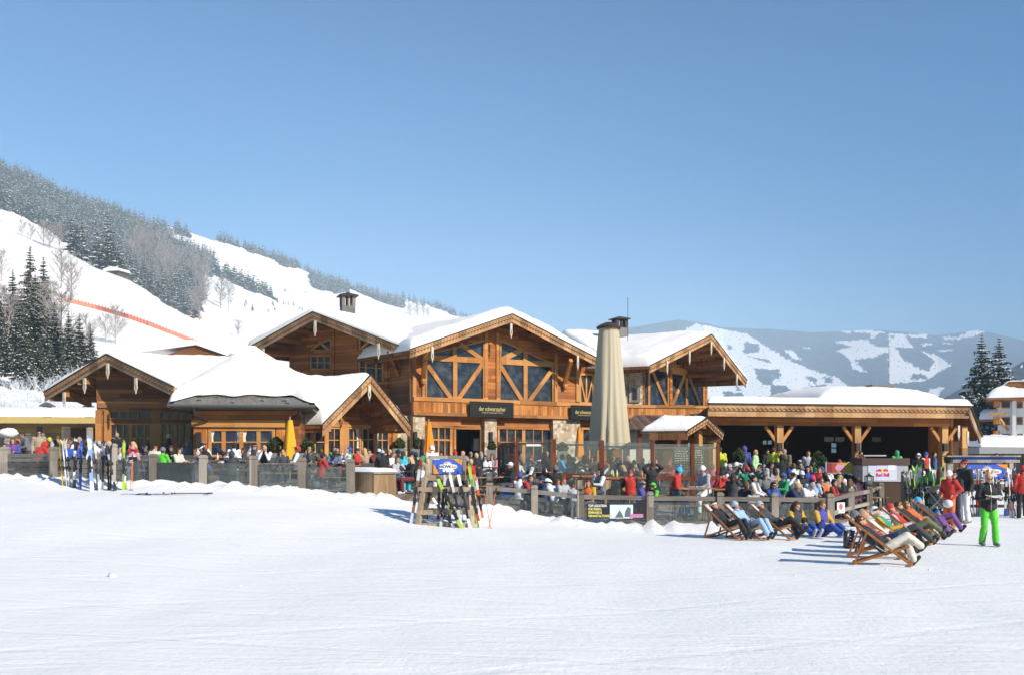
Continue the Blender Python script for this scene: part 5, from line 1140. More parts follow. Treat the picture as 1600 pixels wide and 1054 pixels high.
FAp = [(-70, 37.2, 697), (8, 37, 697), (85, 35.6, 697), (150, 35.2, 706), (176, 35.1, 692), (240, 34.9, 708), (318, 34, 710), (397, 33.5, 711), (472, 33, 714), (548, 32.6, 716)]
def mpost(par, px, d, py, w_=.26):
    m = MB(); fpost(m, PX(px, d), d, P(px, py, d).z, w_); o = obj('post', m, M_grey, par, Matrix(), bevel=.012); return (PX(px, d), d, P(px, py, d).z)
pts = [mpost(fa, a, b, c, .27 if a < 100 else .25) for a, b, c in FAp]
def panel(par, A, B, z0, z1, th, mat, name, off=0):
    m = MB(); m.beam((A[0], A[1] + off, (z0 + z1) / 2), (B[0], B[1] + off, (z0 + z1) / 2), th, z1 - z0); return obj(name, m, mat, par, Matrix())
for k in range(len(pts) - 1):
    A, B = Vector(pts[k]), Vector(pts[k + 1]); d = (B - A).normalized(); A2, B2 = A + d * .14, B - d * .14; zt = min(A.z, B.z)
    if k < 3:
        for j in range(5): panel(fa, A2, B2, zt - .38 - j * .165, zt - .24 - j * .165, .035, M_greyslat, 'slat')
    else:
        g0 = H(A.x, A.y) + .1
        panel(fa, A2, B2, g0 - .1, zt - .28, .012, M_clear, 'glass_panel')
        panel(fa, A2, B2, zt - .279, zt - .25, .04, M_gutter, 'glass_edge')
fb = empty('fence', XF((FB[3][0], FB[3][1], 0)), 'grey timber fence with top rail and glass panels around the right terrace', 'fence')
FBp = [(765, 31.6, 752), (835, 31.2, 757), (907, 30.6, 765), (1015, 30, 767), (1125, 30, 768), (1210, 30.1, 769), (1297, 30.2, 770), (1329, 33, 762), (1358, 36, 758), (1376, 39.5, 753), (1391, 43, 748)]
pts = [mpost(fb, a, b, c, .21) for a, b, c in FBp]
for k in range(len(pts) - 1):
    A, B = Vector(pts[k]), Vector(pts[k + 1]); d = (B - A).normalized(); A2, B2 = A + d * .115, B - d * .115
    m = MB(); m.beam(A2 + Vector((0, 0, -.20)), B2 + Vector((0, 0, -.20)), .09, .13); obj('top_rail', m, M_greyh, fb, Matrix())
    if k >= 6: m = MB(); m.beam(A2 + Vector((0, 0, -.62)), B2 + Vector((0, 0, -.62)), .07, .12); obj('lower_rail', m, M_greyh, fb, Matrix())
    if k < 6: panel(fb, A2, B2, -.12 if k > 1 else .15, min(A.z, B.z) - .30, .012, M_clear, 'glass_panel')
# back row of grey posts on the left terrace
fc = empty('fence', XF((PX(60, 46), 46, 1.4)), 'row of weathered grey posts and slats behind the guests at the far left', 'fence')
for px, py, d in ((3, 681, 44), (12, 684, 43), (22, 679, 46), (32, 676, 47), (44, 676, 48), (62, 665, 49), (66, 676, 48), (103, 666, 47), (142, 667, 46)): mpost(fc, px, d, py, .3 if px > 90 else .22)
panel(fc, Vector((PX(-60, 48), 48, 0)), Vector((PX(62, 49.5), 49.5, 0)), 1.6, 2.9, .05, M_greyslat, 'slat_panel')
panel(fc, Vector((PX(90, 47.2), 47.2, 0)), Vector((PX(150, 47), 47, 0)), 1.4, 2.55, .05, M_greyslat, 'slat_panel')
sm_ = MB(); p = P(12, 676, 43.5); sm_.ball((p.x, p.y, p.z), (.42, .35, .22), 12, jit=.3); obj('snow_cap', sm_, M_snow, fc, Matrix(), smooth=True)
# lanterns
lproto = None
def lantern(px, d, py, lb):
    global lproto
    p = P(px, py, d); M = XF((p.x, p.y, p.z))
    if lproto is None:
        e = empty('lantern', M, lb, 'lantern', 'lanterns on the fence posts'); m = MB(); m.bb(-.12, .12, -.12, .12, 0, .03)
        for sx in (-1, 1):
            for sy in (-1, 1): m.bb(sx * .11 - .012, sx * .11 + .012, sy * .11 - .012, sy * .11 + .012, .03, .30)
        m.bb(-.13, .13, -.13, .13, .30, .33); m.add([(-.1, -.1, .331), (.1, -.1, .331), (.1, .1, .331), (-.1, .1, .331), (0, 0, .42)], [(0, 1, 4), (1, 2, 4), (2, 3, 4), (3, 0, 4)]); m.tube([(0, 0, .41), (0, 0, .46)], .02, 5); obj('cage', m, M_dark, e)
        m = MB(); m.bb(-.095, .095, -.095, .095, .03, .295); obj('glass', m, M_clear, e); m = MB(); m.lathe([(.035, .03), (.035, .17)], 10); obj('candle', m, M_white, e); lproto = e
    else: dup(lproto, M, lb)
for a in ((907, 30.6, 764.5, 'black candle lantern on the fence post left of the black banner'), (1358, 36, 757.5, 'black candle lantern on the second post of the receding fence, before the drinks counter'), (1391, 43, 747.5, 'black candle lantern at the far end of the receding fence'), (765, 31.6, 751.5, 'black candle lantern on the first fence post right of the front ski rack')): lantern(*a)
# banner on the fence
SBn = Sec(962, 29.8, 0); a, b_ = SBn.l(917, 809), SBn.l(1009, 786); bn = empty('banner', SBn.M @ Matrix.Translation((0, 0, .4)), 'black banner with yellow lettering and a photo hung on the glass fence', 'banner')
xm_ = SBn.l(953, 800)[0]; m = MB(); m.bb(a[0], b_[0], 0, .012, a[1], b_[1]); obj('sheet', m, simple('black_banner', (.02, .02, .022), .5), bn, SBn.M)
M_yel = simple('banner_yellow', (.75, .66, .18), .6); M_wht = simple('banner_white', (.8, .8, .78), .6)
for k, (t, mt) in enumerate((('TOP LOCATION', M_wht), ('FÜR FEIERN,', M_yel), ('SEMINARE &', M_yel), ('VERANSTALTUNGEN', M_yel))):
    lettering(t, .098, mt, SBn.M @ Matrix.Translation((a[0] + .04, -.006, b_[1] - .065 - k * .098)), bn, ext=.002, bold=.003, align='LEFT', sx=.74)
m = MB(); m.bb(xm_, SBn.l(989, 0)[0], -.008, -.002, a[1] + .0, b_[1] - .03); obj('picture', m, simple('pale_picture', (.62, .72, .74), .5, var=.3, scale=14), bn, SBn.M)
m = MB(); c0 = SBn.l(968, 0)[0]
m.prism([(c0 - .14, a[1] + .02), (c0 + .12, a[1] + .02), (c0 + .06, a[1] + .16), (c0, a[1] + .24), (c0 - .06, a[1] + .14)], -.011, -.009); c1 = SBn.l(980, 0)[0]
m.prism([(c1 - .08, a[1] + .04), (c1 + .1, a[1] + .04), (c1 + .1, a[1] + .3), (c1 + .02, a[1] + .34), (c1 - .06, a[1] + .2)], -.011, -.009); obj('picture_figures', m, simple('picture_dark', (.12, .14, .15), .6, var=.5, scale=30), bn, SBn.M)
m = MB(); m.bb(SBn.l(984, 0)[0], SBn.l(1005, 0)[0], -.016, -.012, a[1] + .02, a[1] + .13); obj('pink_bar', m, simple('pink_bar', (.50, .20, .36), .6), bn, SBn.M)
m = MB()
for sg in (-1, 1):
    c = SBn.l(997, 0)[0]; m.tube([(c + sg * .02, -.014, a[1] + .14), (c + sg * .07, -.014, a[1] + .22), (c + sg * .06, -.014, a[1] + .34)], .006, 4); m.tube([(c + sg * .07, -.014, a[1] + .22), (c + sg * .12, -.014, a[1] + .3)], .005, 4)
obj('antler_print', m, M_gutter, bn, SBn.M)
# poster on the fence by the sunbathers
SPo = Sec(1314, 31.2, 20); a, b_ = SPo.l(1308, 801), SPo.l(1320, 784); po_ = empty('poster', SPo.M @ Matrix.Translation((0, 0, .5)), 'small bright poster on the fence behind the deckchairs', 'poster'); m = MB(); m.bb(a[0], b_[0], 0, .01, a[1], b_[1]); obj('sheet', m, M_wht, po_, SPo.M); m = MB(); m.ball(((a[0] + b_[0]) / 2, -.005, (a[1] + b_[1]) / 2 + .04), (.07, .004, .1), 10); obj('print', m, simple('print_red', (.55, .16, .14), .6, var=.4, scale=20), po_, SPo.M)

# ================================================================== GLASS WIND SCREENS
ws = empty('wind_screen', XF((PX(950, 38), 38, .4)), 'glass wind screens in red brown frames across the terrace', 'wind screen')
WS = [(780, 40, 690), (808, 38.5, 683), (865, 38, 685), (940, 38, 687), (1019, 38, 690), (1082, 38.3, 692), (1122, 38.6, 692)]
prev = None
for i, (px, d, py) in enumerate(WS):
    x = PX(px, d); zt = P(px, py, d).z; m = MB(); g = H(x, d); w_ = .18 if px in (865, 940) else .12; m.bb(x - w_ / 2, x + w_ / 2, d - .06, d + .06, g, zt); obj('post', m, M_brown, ws, Matrix())
    if prev is not None:
        (x0_, d0_, z0_) = prev; A, B = Vector((x0_ + .07, d0_, 0)), Vector((x - .07, d, 0)); zt2 = min(zt, z0_)
        if i != 2: panel(ws, A, B, g + .92, g + 1.08, .09, M_brown, 'rail')
        panel(ws, A, B, zt2 - .2, zt2 - .14, .05, M_brown if i < 3 else M_gutter, 'rail')
        panel(ws, A, B, g + 1.09, zt2 - .02, .012, M_clear, 'glass_panel'); panel(ws, A, B, g + .15, g + .91, .012, M_clear, 'glass_panel')
    prev = (x, d, zt)
m = MB(); x = PX(850, 38.2); m.bb(x - .07, x + .07, 38.2, 38.3, .4, P(0, 706, 38.2).z); obj('post', m, M_brown, ws, Matrix())
m = MB(); p = P(834, 693, 38.2); m.bb(p.x - .28, p.x + .28, 38.15, 38.18, p.z - .08, p.z); obj('sign_plate', m, M_wht, ws, Matrix())

# ================================================================== UMBRELLAS
def umbrella(px, d, ytop, ybot, rt, rb, folds, mat, lb, cap, name='parasol', zg=None):
    x = PX(px, d); zt = P(px, ytop, d).z; zb = P(px, ybot, d).z; g = H(x, d) if zg is None else zg; e = empty(name, XF((x, d, g)), lb, 'umbrella', 'closed orange umbrellas on the terrace' if not cap else None); h = zt - zb; n = folds * 6
    mb = MB(); rows = 26
    for j in range(rows + 1):
        t = j / rows; r0 = rt + (rb - rt) * (t ** .85)
        for k in range(n):
            a = 2 * math.pi * k / n; a2 = a + .22 * math.sin(a * 2 + px) + .10 * math.sin(a * 5 + t * 3); q = 1 + (.035 + .065 * t) * math.cos(a2 * folds) + .045 * math.sin(a * 3 + t * 2) * t; z = -h * t - (.10 * (rb / .3) ** .5 * (.5 + .5 * math.cos(a * folds * 1.0)) * max(0, t - .9) * 10 if t > .9 else 0) * (.6 + .8 * noise.noise(Vector((a * 3, px, 0))) )
            mb.v.append((r0 * q * math.cos(a), r0 * q * math.sin(a), zt - g + z))
    for j in range(rows):
        for k in range(n): mb.f.append((j * n + k, (j + 1) * n + k, (j + 1) * n + (k + 1) % n, j * n + (k + 1) % n)); mb.m.append(0)
    mb.f.append(tuple(range(n))[::-1]); mb.m.append(0)
    obj('canopy', mb, mat, e, smooth=True)
    m = MB(); m.tube([(0, 0, 0), (0, 0, zt - g + (.03 if cap else .12))], .07 if cap else .025, 8); obj('pole', m, M_dark if cap else M_steel, e)
    m = MB(); m.lathe([(.3, 0), (.3, .06)], 12) if not cap else m.lathe([(.6, 0), (.6, .12)], 12); obj('base', m, M_gutter, e)
    if cap: m = MB(); m.lathe([(rt * 1.25, -.02), (rt * 1.3, .06), (rt * .9, .16), (.12, .26)], 18, (0, 0, zt - g)); obj('top_cap', m, simple('brown_cap', (.06, .035, .025), .6), e)
M_beige = simple('beige_canvas', (.48, .42, .30), .9, var=.06, bump=.1); M_orange = simple('orange_canvas', (.85, .38, .02), .85, var=.06); M_orange2 = simple('deep_orange_canvas', (.86, .27, .02), .85, var=.06)
umbrella(951, 44, 513, 699, .41, .86, 11, M_beige, 'very tall closed beige umbrella rising above the terrace beside the centre gable', True, 'umbrella')
umbrella(453, 39.5, 655, 717, .09, .30, 7, M_orange, 'closed yellow orange umbrella in front of the hip roofed room', False)
umbrella(670, 45, 658, 710, .07, .27, 7, M_orange2, 'closed orange umbrella beside the open entrance door', False)
umbrella(905, 48, 667, 712, .07, .22, 7, M_orange2, 'closed orange umbrella left of the tall beige umbrella', False)
umbrella(660, 46.5, 685, 722, .07, .16, 5, M_dark, 'closed black umbrella just left of the orange one by the entrance', False)

# ================================================================== PLANTERS WITH BUSHES
def bush(px, d, ytop, ymid, r, lb, planter=True, w_=.5):
    x = PX(px, d); zt = P(px, ytop, d).z; zm = P(px, ymid, d).z; g = H(x, d); e = empty('potted_bush', XF((x, d, g)), lb, 'plant', 'clipped bushes in grey planters'); mb = MB(); rr_ = random.Random(int(px)); h = zt - zm
    for k in range(900):
        t = rr_.random() ** .8; a = rr_.uniform(0, 6.283); q = r * (math.sin(math.pi * min(1, .18 + t * .82)) ** .6) * (1 - .25 * t) * rr_.uniform(.75, 1.08) * (1 + .15 * math.sin(a * 3 + px)); c = Vector((q * math.cos(a), q * math.sin(a), zm - g + h * t)); s_ = rr_.uniform(.03, .06)
        u = Vector((rr_.gauss(0, 1), rr_.gauss(0, 1), rr_.gauss(0, 1))).normalized() * s_; v = Vector((rr_.gauss(0, 1), rr_.gauss(0, 1), rr_.gauss(.6, 1))).normalized() * s_ * 1.3; mb.add([c - u, c + v, c + u, c - v * .6], [(0, 1, 2, 3)])
    obj('foliage', mb, leafmat('bush_leaves', (.035, .055, .018), (.11, .13, .04)), e); m = MB(); m.tube([(0, 0, .3), (0, 0, zm - g + h * .8)], .03, 5); obj('stem', m, M_bark, e)
    if planter: m = MB(); m.lathe([(w_ * .40, 0), (w_ * .52, zm - g), (w_ * .46, zm - g), (w_ * .4, zm - g - .08)], 4, M=Matrix.Rotation(R(45), 4, 'Z')); obj('planter', m, simple('grey_planter', (.26, .25, .235), .8), e)
bush(432, 40, 683, 707, .40, 'round bush in a tall grey planter left of the yellow orange umbrella', w_=.9)
bush(480, 41, 685, 707, .3, 'small bush just right of the yellow orange umbrella', w_=.7)
bush(624, 49, 684, 700, .26, 'conical bush in a grey planter before the stone corner', w_=.8)
bush(653, 50, 684, 701, .24, 'conical bush in a grey planter right of the brown downpipe', w_=.8)
bush(768, 52, 688, 702, .22, 'small bush in a grey planter beside the middle stone pillar', w_=.7)
bush(879, 50, 691, 704, .28, 'clipped bush before the wide stone pillar, left of the third orange umbrella', w_=.7)
bush(1278, 44, 704, 736, .40, 'olive green bush in front of the pavilion, left of the striped banner', w_=.6)
bush(1155, 46, 700, 722, .30, 'bush in the shade behind the guests with the white cap', w_=.5)
bush(1483, 45, 708, 722, .2, 'little bush beside the right pavilion post', w_=.3)

# ================================================================== WOODEN BOX WITH SNOW
p = P(580, 775, 33.2); g = H(p.x, 33.2); bx = empty('wooden_box', XF((p.x, 33.3, g), R(-38)), 'vertical boarded wooden box with a snow covered lid at the end of the left fence', 'box'); Mx = WM[bx.name]
m = MB(); m.bb(-.62, .62, -.5, .5, -.2, .76); obj('body', m, M_crate, bx); m = MB(); m.bb(-.68, .68, -.56, .56, .763, .81); lid = obj('lid', m, M_grey, bx); slab_snow(lid, [(-.66, -.54, .80), (.66, -.54, .80), (.66, .54, .80), (-.66, .54, .80)], Mx, .13, 16, 16, 4, .3)

# ================================================================== TABLES, BENCHES, CHAIRS
def table_proto(ln, top, legm):
    e = empty('table', XF((0, -400, 0)), 'x', 'table', 'long tables on the terrace'); m = MB()
    for k in range(4): m.bb(-ln / 2, ln / 2, -.35 + k * .177, -.35 + k * .177 + .168, .72, .755)
    obj('table_top', m, top, e)
    for sx in (-1, 1):
        m = MB(); x = sx * (ln / 2 - .18); m.beam((x, -.28, 0), (x, -.28, .72), .05, .05); m.beam((x, .28, 0), (x, .28, .72), .05, .05); m.beam((x, -.28, .1), (x, .28, .1), .03, .03); m.beam((x, -.28, .66), (x, .28, .66), .03, .03); obj('leg_frame', m, legm, e)
    return e
def bench_proto(ln, top, legm, back=False):
    e = empty('bench', XF((0, -400, 0)), 'x', 'bench', 'benches on the terrace'); m = MB(); m.bb(-ln / 2, ln / 2, -.14, -.003, .43, .46); m.bb(-ln / 2, ln / 2, .003, .14, .43, .46); obj('seat', m, top, e)
    for sx in (-1, 1): m = MB(); x = sx * (ln / 2 - .15); m.beam((x, -.1, 0), (x, -.1, .43), .04, .04); m.beam((x, .1, 0), (x, .1, .43), .04, .04); m.beam((x, -.1, .2), (x, .1, .2), .03, .03); obj('leg_frame', m, legm, e)
    return e
M_gmetal = simple('green_metal', (.04, .10, .06), .5)
T1 = [table_proto(1.9, M_tablegrey, M_gutter)]; T2 = [table_proto(2.2, M_table, M_gmetal)]; Bn1 = [bench_proto(2.2, M_table, M_gmetal)]; Bn2 = [bench_proto(1.8, M_tablegrey, M_gutter)]
def onfloor(px, d, rz, s=1): x = PX(px, d); return XF((x, d, H(x, d) + .025), rz, s)
for i, (px, d, rz, lb) in enumerate([(262, 37, 5, 'grey table at the left end of the glass fence, beside the red poles'), (345, 37.2, -4, 'grey table where the guest in the bobble hat sits'), (448, 36.4, 3, 'empty grey table left of the guest in the red jacket'), (540, 35.6, -2, 'grey table with a pale cushion by the wooden box'),
        (150, 39, 8, 'grey table behind the leaning skis at the left'), (60, 40.5, 0, 'grey table behind the slatted fence at the far left'), (300, 41, 10, 'second row table before the hip roofed room')]): use(T1, i, onfloor(px, d, R(rz)), lb)
k = 0
for (px, d, rz, lb) in [(520, 42, 8, 'long brown table before the small gable, first from the left'), (600, 41, 5, 'long brown table with plates behind the wooden box'), (655, 42.5, 2, 'long brown table between the wooden box and the orange umbrella'), (690, 38.5, 0, 'long brown table behind the front ski rack'), (745, 44, 0, 'long brown table before the open entrance'), (770, 37, 3, 'long brown table right of the front ski rack'),
        (835, 43, 0, 'long brown table behind the left wind screen'), (900, 42.5, 4, 'long brown table below the third orange umbrella'), (1000, 42, 0, 'long brown table before the kiosk'), (880, 34, 2, 'long table just behind the low fence, left of the banner'), (1040, 32.5, -8, 'low table inside the glass fence behind the black banner'),
        (1160, 36, 5, 'table beside the guest in the green jacket'), (1250, 35.5, 0, 'table behind the guest in the blue jacket'), (1200, 41, 3, 'long table in the middle of the crowd'), (1290, 40, 4, 'long table left of the drinks counter'), (1330, 37.5, 8, 'table inside the corner of the receding fence'), (1240, 46, 2, 'long table near the first pavilion post'), (1150, 45, 0, 'long table before the dark pavilion, left end')]:
    use(T2, k, onfloor(px, d, R(rz)), lb)
    for sg in (-1, 1): use(Bn1, k * 2 + (sg > 0), onfloor(px, d, R(rz)) @ Matrix.Translation((0, sg * .62, 0)), lb.replace('table', 'bench', 1).replace('long brown', 'brown')[:70].rstrip() + (' front side' if sg < 0 else ' far side'))
    k += 1
for i, (px, d, rz, lb) in enumerate([(345, 36.4, -4, 'grey bench on the fence side of the table with the bobble hat guest'), (448, 35.6, 3, 'grey bench on the fence side of the empty grey table'), (540, 34.8, -2, 'grey bench in front of the cushion table by the wooden box')]): use(Bn2, i, onfloor(px, d, R(rz)), lb)
def chair_proto(mat, ch):
    e = empty('chair', XF((0, -400, 0)), 'x', 'chair', 'dark woven chairs on the left terrace'); m = MB(); m.bb(-.25, .25, -.25, .25, .36, .44); obj('seat', m, ch, e)
    m = MB(); m.add([(-.25, .22, .44), (.25, .22, .44), (.25, .30, .88), (-.25, .30, .88), (-.25, .26, .44), (.25, .26, .44), (.25, .34, .88), (-.25, .34, .88)], [(0, 1, 2, 3), (7, 6, 5, 4), (0, 4, 5, 1), (1, 5, 6, 2), (2, 6, 7, 3), (3, 7, 4, 0)]); obj('backrest', m, mat, e)
    for sx in (-1, 1):
        m = MB(); m.bb(sx * .26 - .02, sx * .26 + .02, -.22, .24, .60, .64); m.bb(sx * .26 - .02, sx * .26 + .02, -.24, -.2, .445, .6); obj('armrest', m, mat, e)
        for sy in (-1, 1): m = MB(); m.bb(sx * .22 - .02, sx * .22 + .02, sy * .22 - .02, sy * .22 + .02, 0, .36); obj('leg', m, mat, e)
    return e
M_wick = simple('dark_wicker', (.07, .07, .075), .8, var=.4, scale=40); M_purple = simple('purple_cushion', (.12, .10, .17), .9)
Ch = [chair_proto(M_wick, M_purple)]
for i, (px, d, rz, lb) in enumerate([(218, 36.2, 150, 'dark chair right of the orange ski poles'), (232, 37.6, 20, 'dark chair behind the post with a basket'), (282, 36.3, 190, 'dark chair beside the guest in bright green'), (296, 38.4, 200, 'dark chair turned away behind the bright green guest'), (378, 37.8, 10, 'dark chair behind the guest at the third glass panel'), (412, 36.5, 100, 'dark chair left of the empty grey table'), (425, 38.2, 15, 'dark chair behind the empty grey table'), (490, 36.8, 260, 'dark chair right of the empty grey table'), (508, 37.9, 0, 'dark chair behind the guest in the red jacket'), (575, 37, 10, 'dark chair behind the cushion table'), (248, 41, 160, 'dark chair in the second row before the door')]): use(Ch, i, onfloor(px, d, R(rz)), lb)
# high tables
def high_table(px, d, rz, box, lb):
    M = onfloor(px, d, rz); e = empty('high_table', M, lb, 'bar table', 'high bar tables'); m = MB()
    if box:
        m.bb(-.55, .55, -.35, .35, 1.0, 1.05); obj('table_top', m, M_table, e); m = MB(); m.bb(-.42, -.2, -.3, .3, 0, .998); obj('side', m, M_crate, e); m = MB(); m.bb(.2, .42, -.3, .3, 0, .998); obj('side', m, M_crate, e)
    else:
        m.bb(-.6, .6, -.35, .35, .98, 1.02); obj('table_top', m, M_table, e)
        for sx in (-1, 1):
            for sy in (-1, 1): m = MB(); m.bb(sx * .52 - .02, sx * .52 + .02, sy * .3 - .02, sy * .3 + .02, 0, .978); obj('leg', m, M_gutter, e)
high_table(962, 36, 0, True, 'boxy wooden bar table with a pot of cutlery, behind the banner'); high_table(1000, 36.6, 0, True, 'boxy wooden bar table right of the one with the cutlery pot'); high_table(917, 36.5, 0, True, 'boxy wooden bar table behind the lantern post'); high_table(1085, 32.2, R(4), False, 'high slatted table between the guests in red and in white trousers'); high_table(760, 40, 0, False, 'high table right of the front ski rack sign')
def stool(px, d, lb):
    e = empty('bar_stool', onfloor(px, d, 0), lb, 'stool', 'bar stools'); m = MB(); m.bb(-.18, .18, -.18, .18, .70, .74); obj('seat', m, M_table, e)
    for sx in (-1, 1):
        for sy in (-1, 1): m = MB(); m.tube([(sx * .15, sy * .15, .70), (sx * .19, sy * .19, 0)], .014, 5); obj('leg', m, M_dark, e)
stool(1061, 31.9, 'bar stool under the guest in the red ski jacket'); stool(1109, 32.2, 'bar stool under the guest in white trousers')
# ---- drinks counters at the right
SC1 = Sec(1384, 40, 9); a, b_ = SC1.l(1348, 752), SC1.l(1419, 715); zt = b_[1]; bc = empty('drinks_counter', SC1.M @ Matrix.Translation((0, 0, H(PX(1384, 40), 40))), 'grey drinks counter with a brown top and an energy drink emblem panel', 'counter')
m = MB(); m.bb(a[0] + .05, b_[0] - .05, .05, .85, .2, a[1] - .004); obj('plinth', m, M_inside, bc, SC1.M); m = MB(); m.bb(a[0], b_[0], 0, .9, SC1.l(0, 752)[1] if False else a[1], zt - .27); obj('body', m, simple('counter_grey', (.34, .35, .37), .5), bc, SC1.M)
m = MB(); m.bb(a[0] - .05, b_[0] + .05, -.05, .95, zt - .268, zt); obj('counter_top', m, simple('dark_brown_counter', (.07, .04, .03), .5), bc, SC1.M)
m = MB(); c0, c1 = SC1.l(1352, 0)[0], SC1.l(1387, 0)[0]; m.box(((c0 + c1) / 2, .4, zt + .10), (c1 - c0, .6, .05), M=None); obj('serving_tray', m, M_steel, bc, SC1.M)
c0, c1 = SC1.l(1356, 0)[0], SC1.l(1401, 0)[0]; z0_, z1_ = SC1.l(1370, 750)[1], SC1.l(1370, 726)[1]
m = MB(); m.bb(c0, c1, -.02, -.004, z0_, z1_); obj('panel', m, simple('pale_panel', (.50, .52, .58), .5), bc, SC1.M)
m = MB(); m.bb(SC1.l(1369, 0)[0], SC1.l(1386, 0)[0], -.026, -.021, z0_, z1_); obj('poster_sheet', m, simple('pale_blue_sheet', (.50, .54, .74), .5), bc, SC1.M)
Xc = SC1.l(1378, 0)[0]; zc = (z0_ + z1_) / 2
lettering('Red Bull', .19, simple('logo_red', (.62, .02, .03), .5), SC1.M @ Matrix.Translation((Xc + .02, -.034, zc - .08)), bc, ext=.003, bold=.006, sx=.86)
m = MB(); m.lathe([(.075, -.004), (.075, .004)], 18, M=Matrix.Translation((Xc, -.034, zc + .10)) @ Matrix.Rotation(R(90), 4, 'X')); obj('logo_sun', m, simple('logo_yellow', (.85, .55, .03), .5), bc, SC1.M)
m = MB()
for sg in (-1, 1): m.prism([(Xc + sg * .03, zc + .08), (Xc + sg * .05, zc + .13), (Xc + sg * .10, zc + .155), (Xc + sg * .17, zc + .145), (Xc + sg * .24, zc + .10), (Xc + sg * .26, zc + .06), (Xc + sg * .21, zc + .085), (Xc + sg * .20, zc + .05), (Xc + sg * .16, zc + .08), (Xc + sg * .11, zc + .07), (Xc + sg * .09, zc + .045)][::-sg], -.045, -.041)
obj('logo_bulls', m, MATS['logo_red'], bc, SC1.M)
m = MB(); m.bb(SC1.l(1387, 0)[0], SC1.l(1398, 0)[0], -.03, -.022, SC1.l(1390, 733)[1], z1_ + .02); obj('paper_notice', m, M_wht, bc, SC1.M)
SC2 = Sec(1314, 40.5, 7); a, b_ = SC2.l(1292, 738), SC2.l(1337, 722); bs_ = empty('banner_stand', SC2.M, 'long advertising board shading from red to yellow beside the drinks counter', 'sign board'); m = MB(); m.bb(a[0], b_[0], 0, .05, a[1], b_[1]); m.bb(a[0] - .05, b_[0] + .02, .0, .06, a[1] - .05, a[1] - .003); m.bb(a[0] - .05, a[0] - .003, 0, .06, .5, b_[1] + .04); m.bb(b_[0] + .003, b_[0] + .05, 0, .06, .5, b_[1] + .04); obj('frame', m, M_steel, bs_, SC2.M)
for i, cc in enumerate([(.22, .02, .02), (.36, .05, .03), (.5, .2, .04), (.56, .36, .05), (.58, .42, .06), (.54, .4, .05)]): m = MB(); w_ = (b_[0] - a[0]) / 6; m.bb(a[0] + i * w_ + .002, a[0] + (i + 1) * w_ - .0, -.008, -.002, a[1] + .01, b_[1] - .01); obj('print', m, simple('print_%d' % i, cc, .5, var=.2), bs_, SC2.M)
m = MB(); m.ball((SC2.l(1312, 0)[0], -.012, (a[1] + b_[1]) / 2), (.20, .006, .13), 14); obj('logo_blob', m, simple('logo_pink', (.62, .28, .45), .5, var=.3, scale=20), bs_, SC2.M)
m = MB(); m.bb(b_[0] + .06, SC2.l(1345, 0)[0], 0, .05, .6, b_[1]); obj('side_panel', m, M_plaster, bs_, SC2.M)

# ================================================================== SKIS
def ski_mesh():
    mb = MB(); N = 16; ln = 1.66
    prof = []
    for i in range(N + 1):
        t = i / N; z = ln * t; w_ = .042 - .012 * math.sin(math.pi * t) + (.0 if t < .9 else 0); w_ *= (1 - max(0, (t - .93) / .07) ** 2) ** .5 * .98 + .02 if t > .93 else 1
        y = -.035 * math.sin(math.pi * t) * .5 - (.10 * ((t - .86) / .14) ** 2 if t > .86 else 0); prof.append((z, w_, y))
    vs = []
    for z, w_, y in prof: vs += [(-w_, y - .008, z), (w_, y - .008, z), (w_, y + .008, z), (-w_, y + .008, z)]
    fs = []; mi = []
    for i in range(N):
        for k in range(4): fs.append((i * 4 + k, i * 4 + (k + 1) % 4, (i + 1) * 4 + (k + 1) % 4, (i + 1) * 4 + k)); mi.append(0 if (i // 3) % 2 else 1)
    fs += [(3, 2, 1, 0), (N * 4, N * 4 + 1, N * 4 + 2, N * 4 + 3)]; mi += [0, 0]; b = len(mb.v); mb.v += vs; mb.f += fs; mb.m += mi; return mb
SKI = ski_mesh().mesh('ski')
_bd = MB(); _bd.bb(-.035, .035, -.075, -.012, .62, .74); _bd.bb(-.04, .04, -.10, -.012, .90, 1.0); _bd.bb(-.03, .03, -.04, -.012, .56, 1.06); _bd.bb(-.05, .05, -.02, .03, .70, .73); BIND = _bd.mesh('binding')
for me_ in (SKI,): me_.materials.append(M_dark); me_.materials.append(M_dark)
BIND.materials.append(M_dark)
PAINT = {}
def paint(c):
    n = 'paint_%02d%02d%02d' % tuple(int(v * 99) for v in c)
    return simple(n, c, .35, spec=.5, var=.05)
CN = {'yellow': (.75, .5, .02), 'white': (.75, .75, .75), 'blue': (.02, .08, .45), 'lightblue': (.25, .42, .75), 'black': (.02, .02, .022), 'grey': (.3, .3, .32), 'silver': (.5, .5, .52), 'green': (.08, .36, .04), 'lime': (.36, .50, .05), 'red': (.6, .03, .02), 'orange': (.8, .15, .03), 'olive': (.25, .30, .08), 'pink': (.7, .2, .35), 'brown': (.2, .1, .05)}
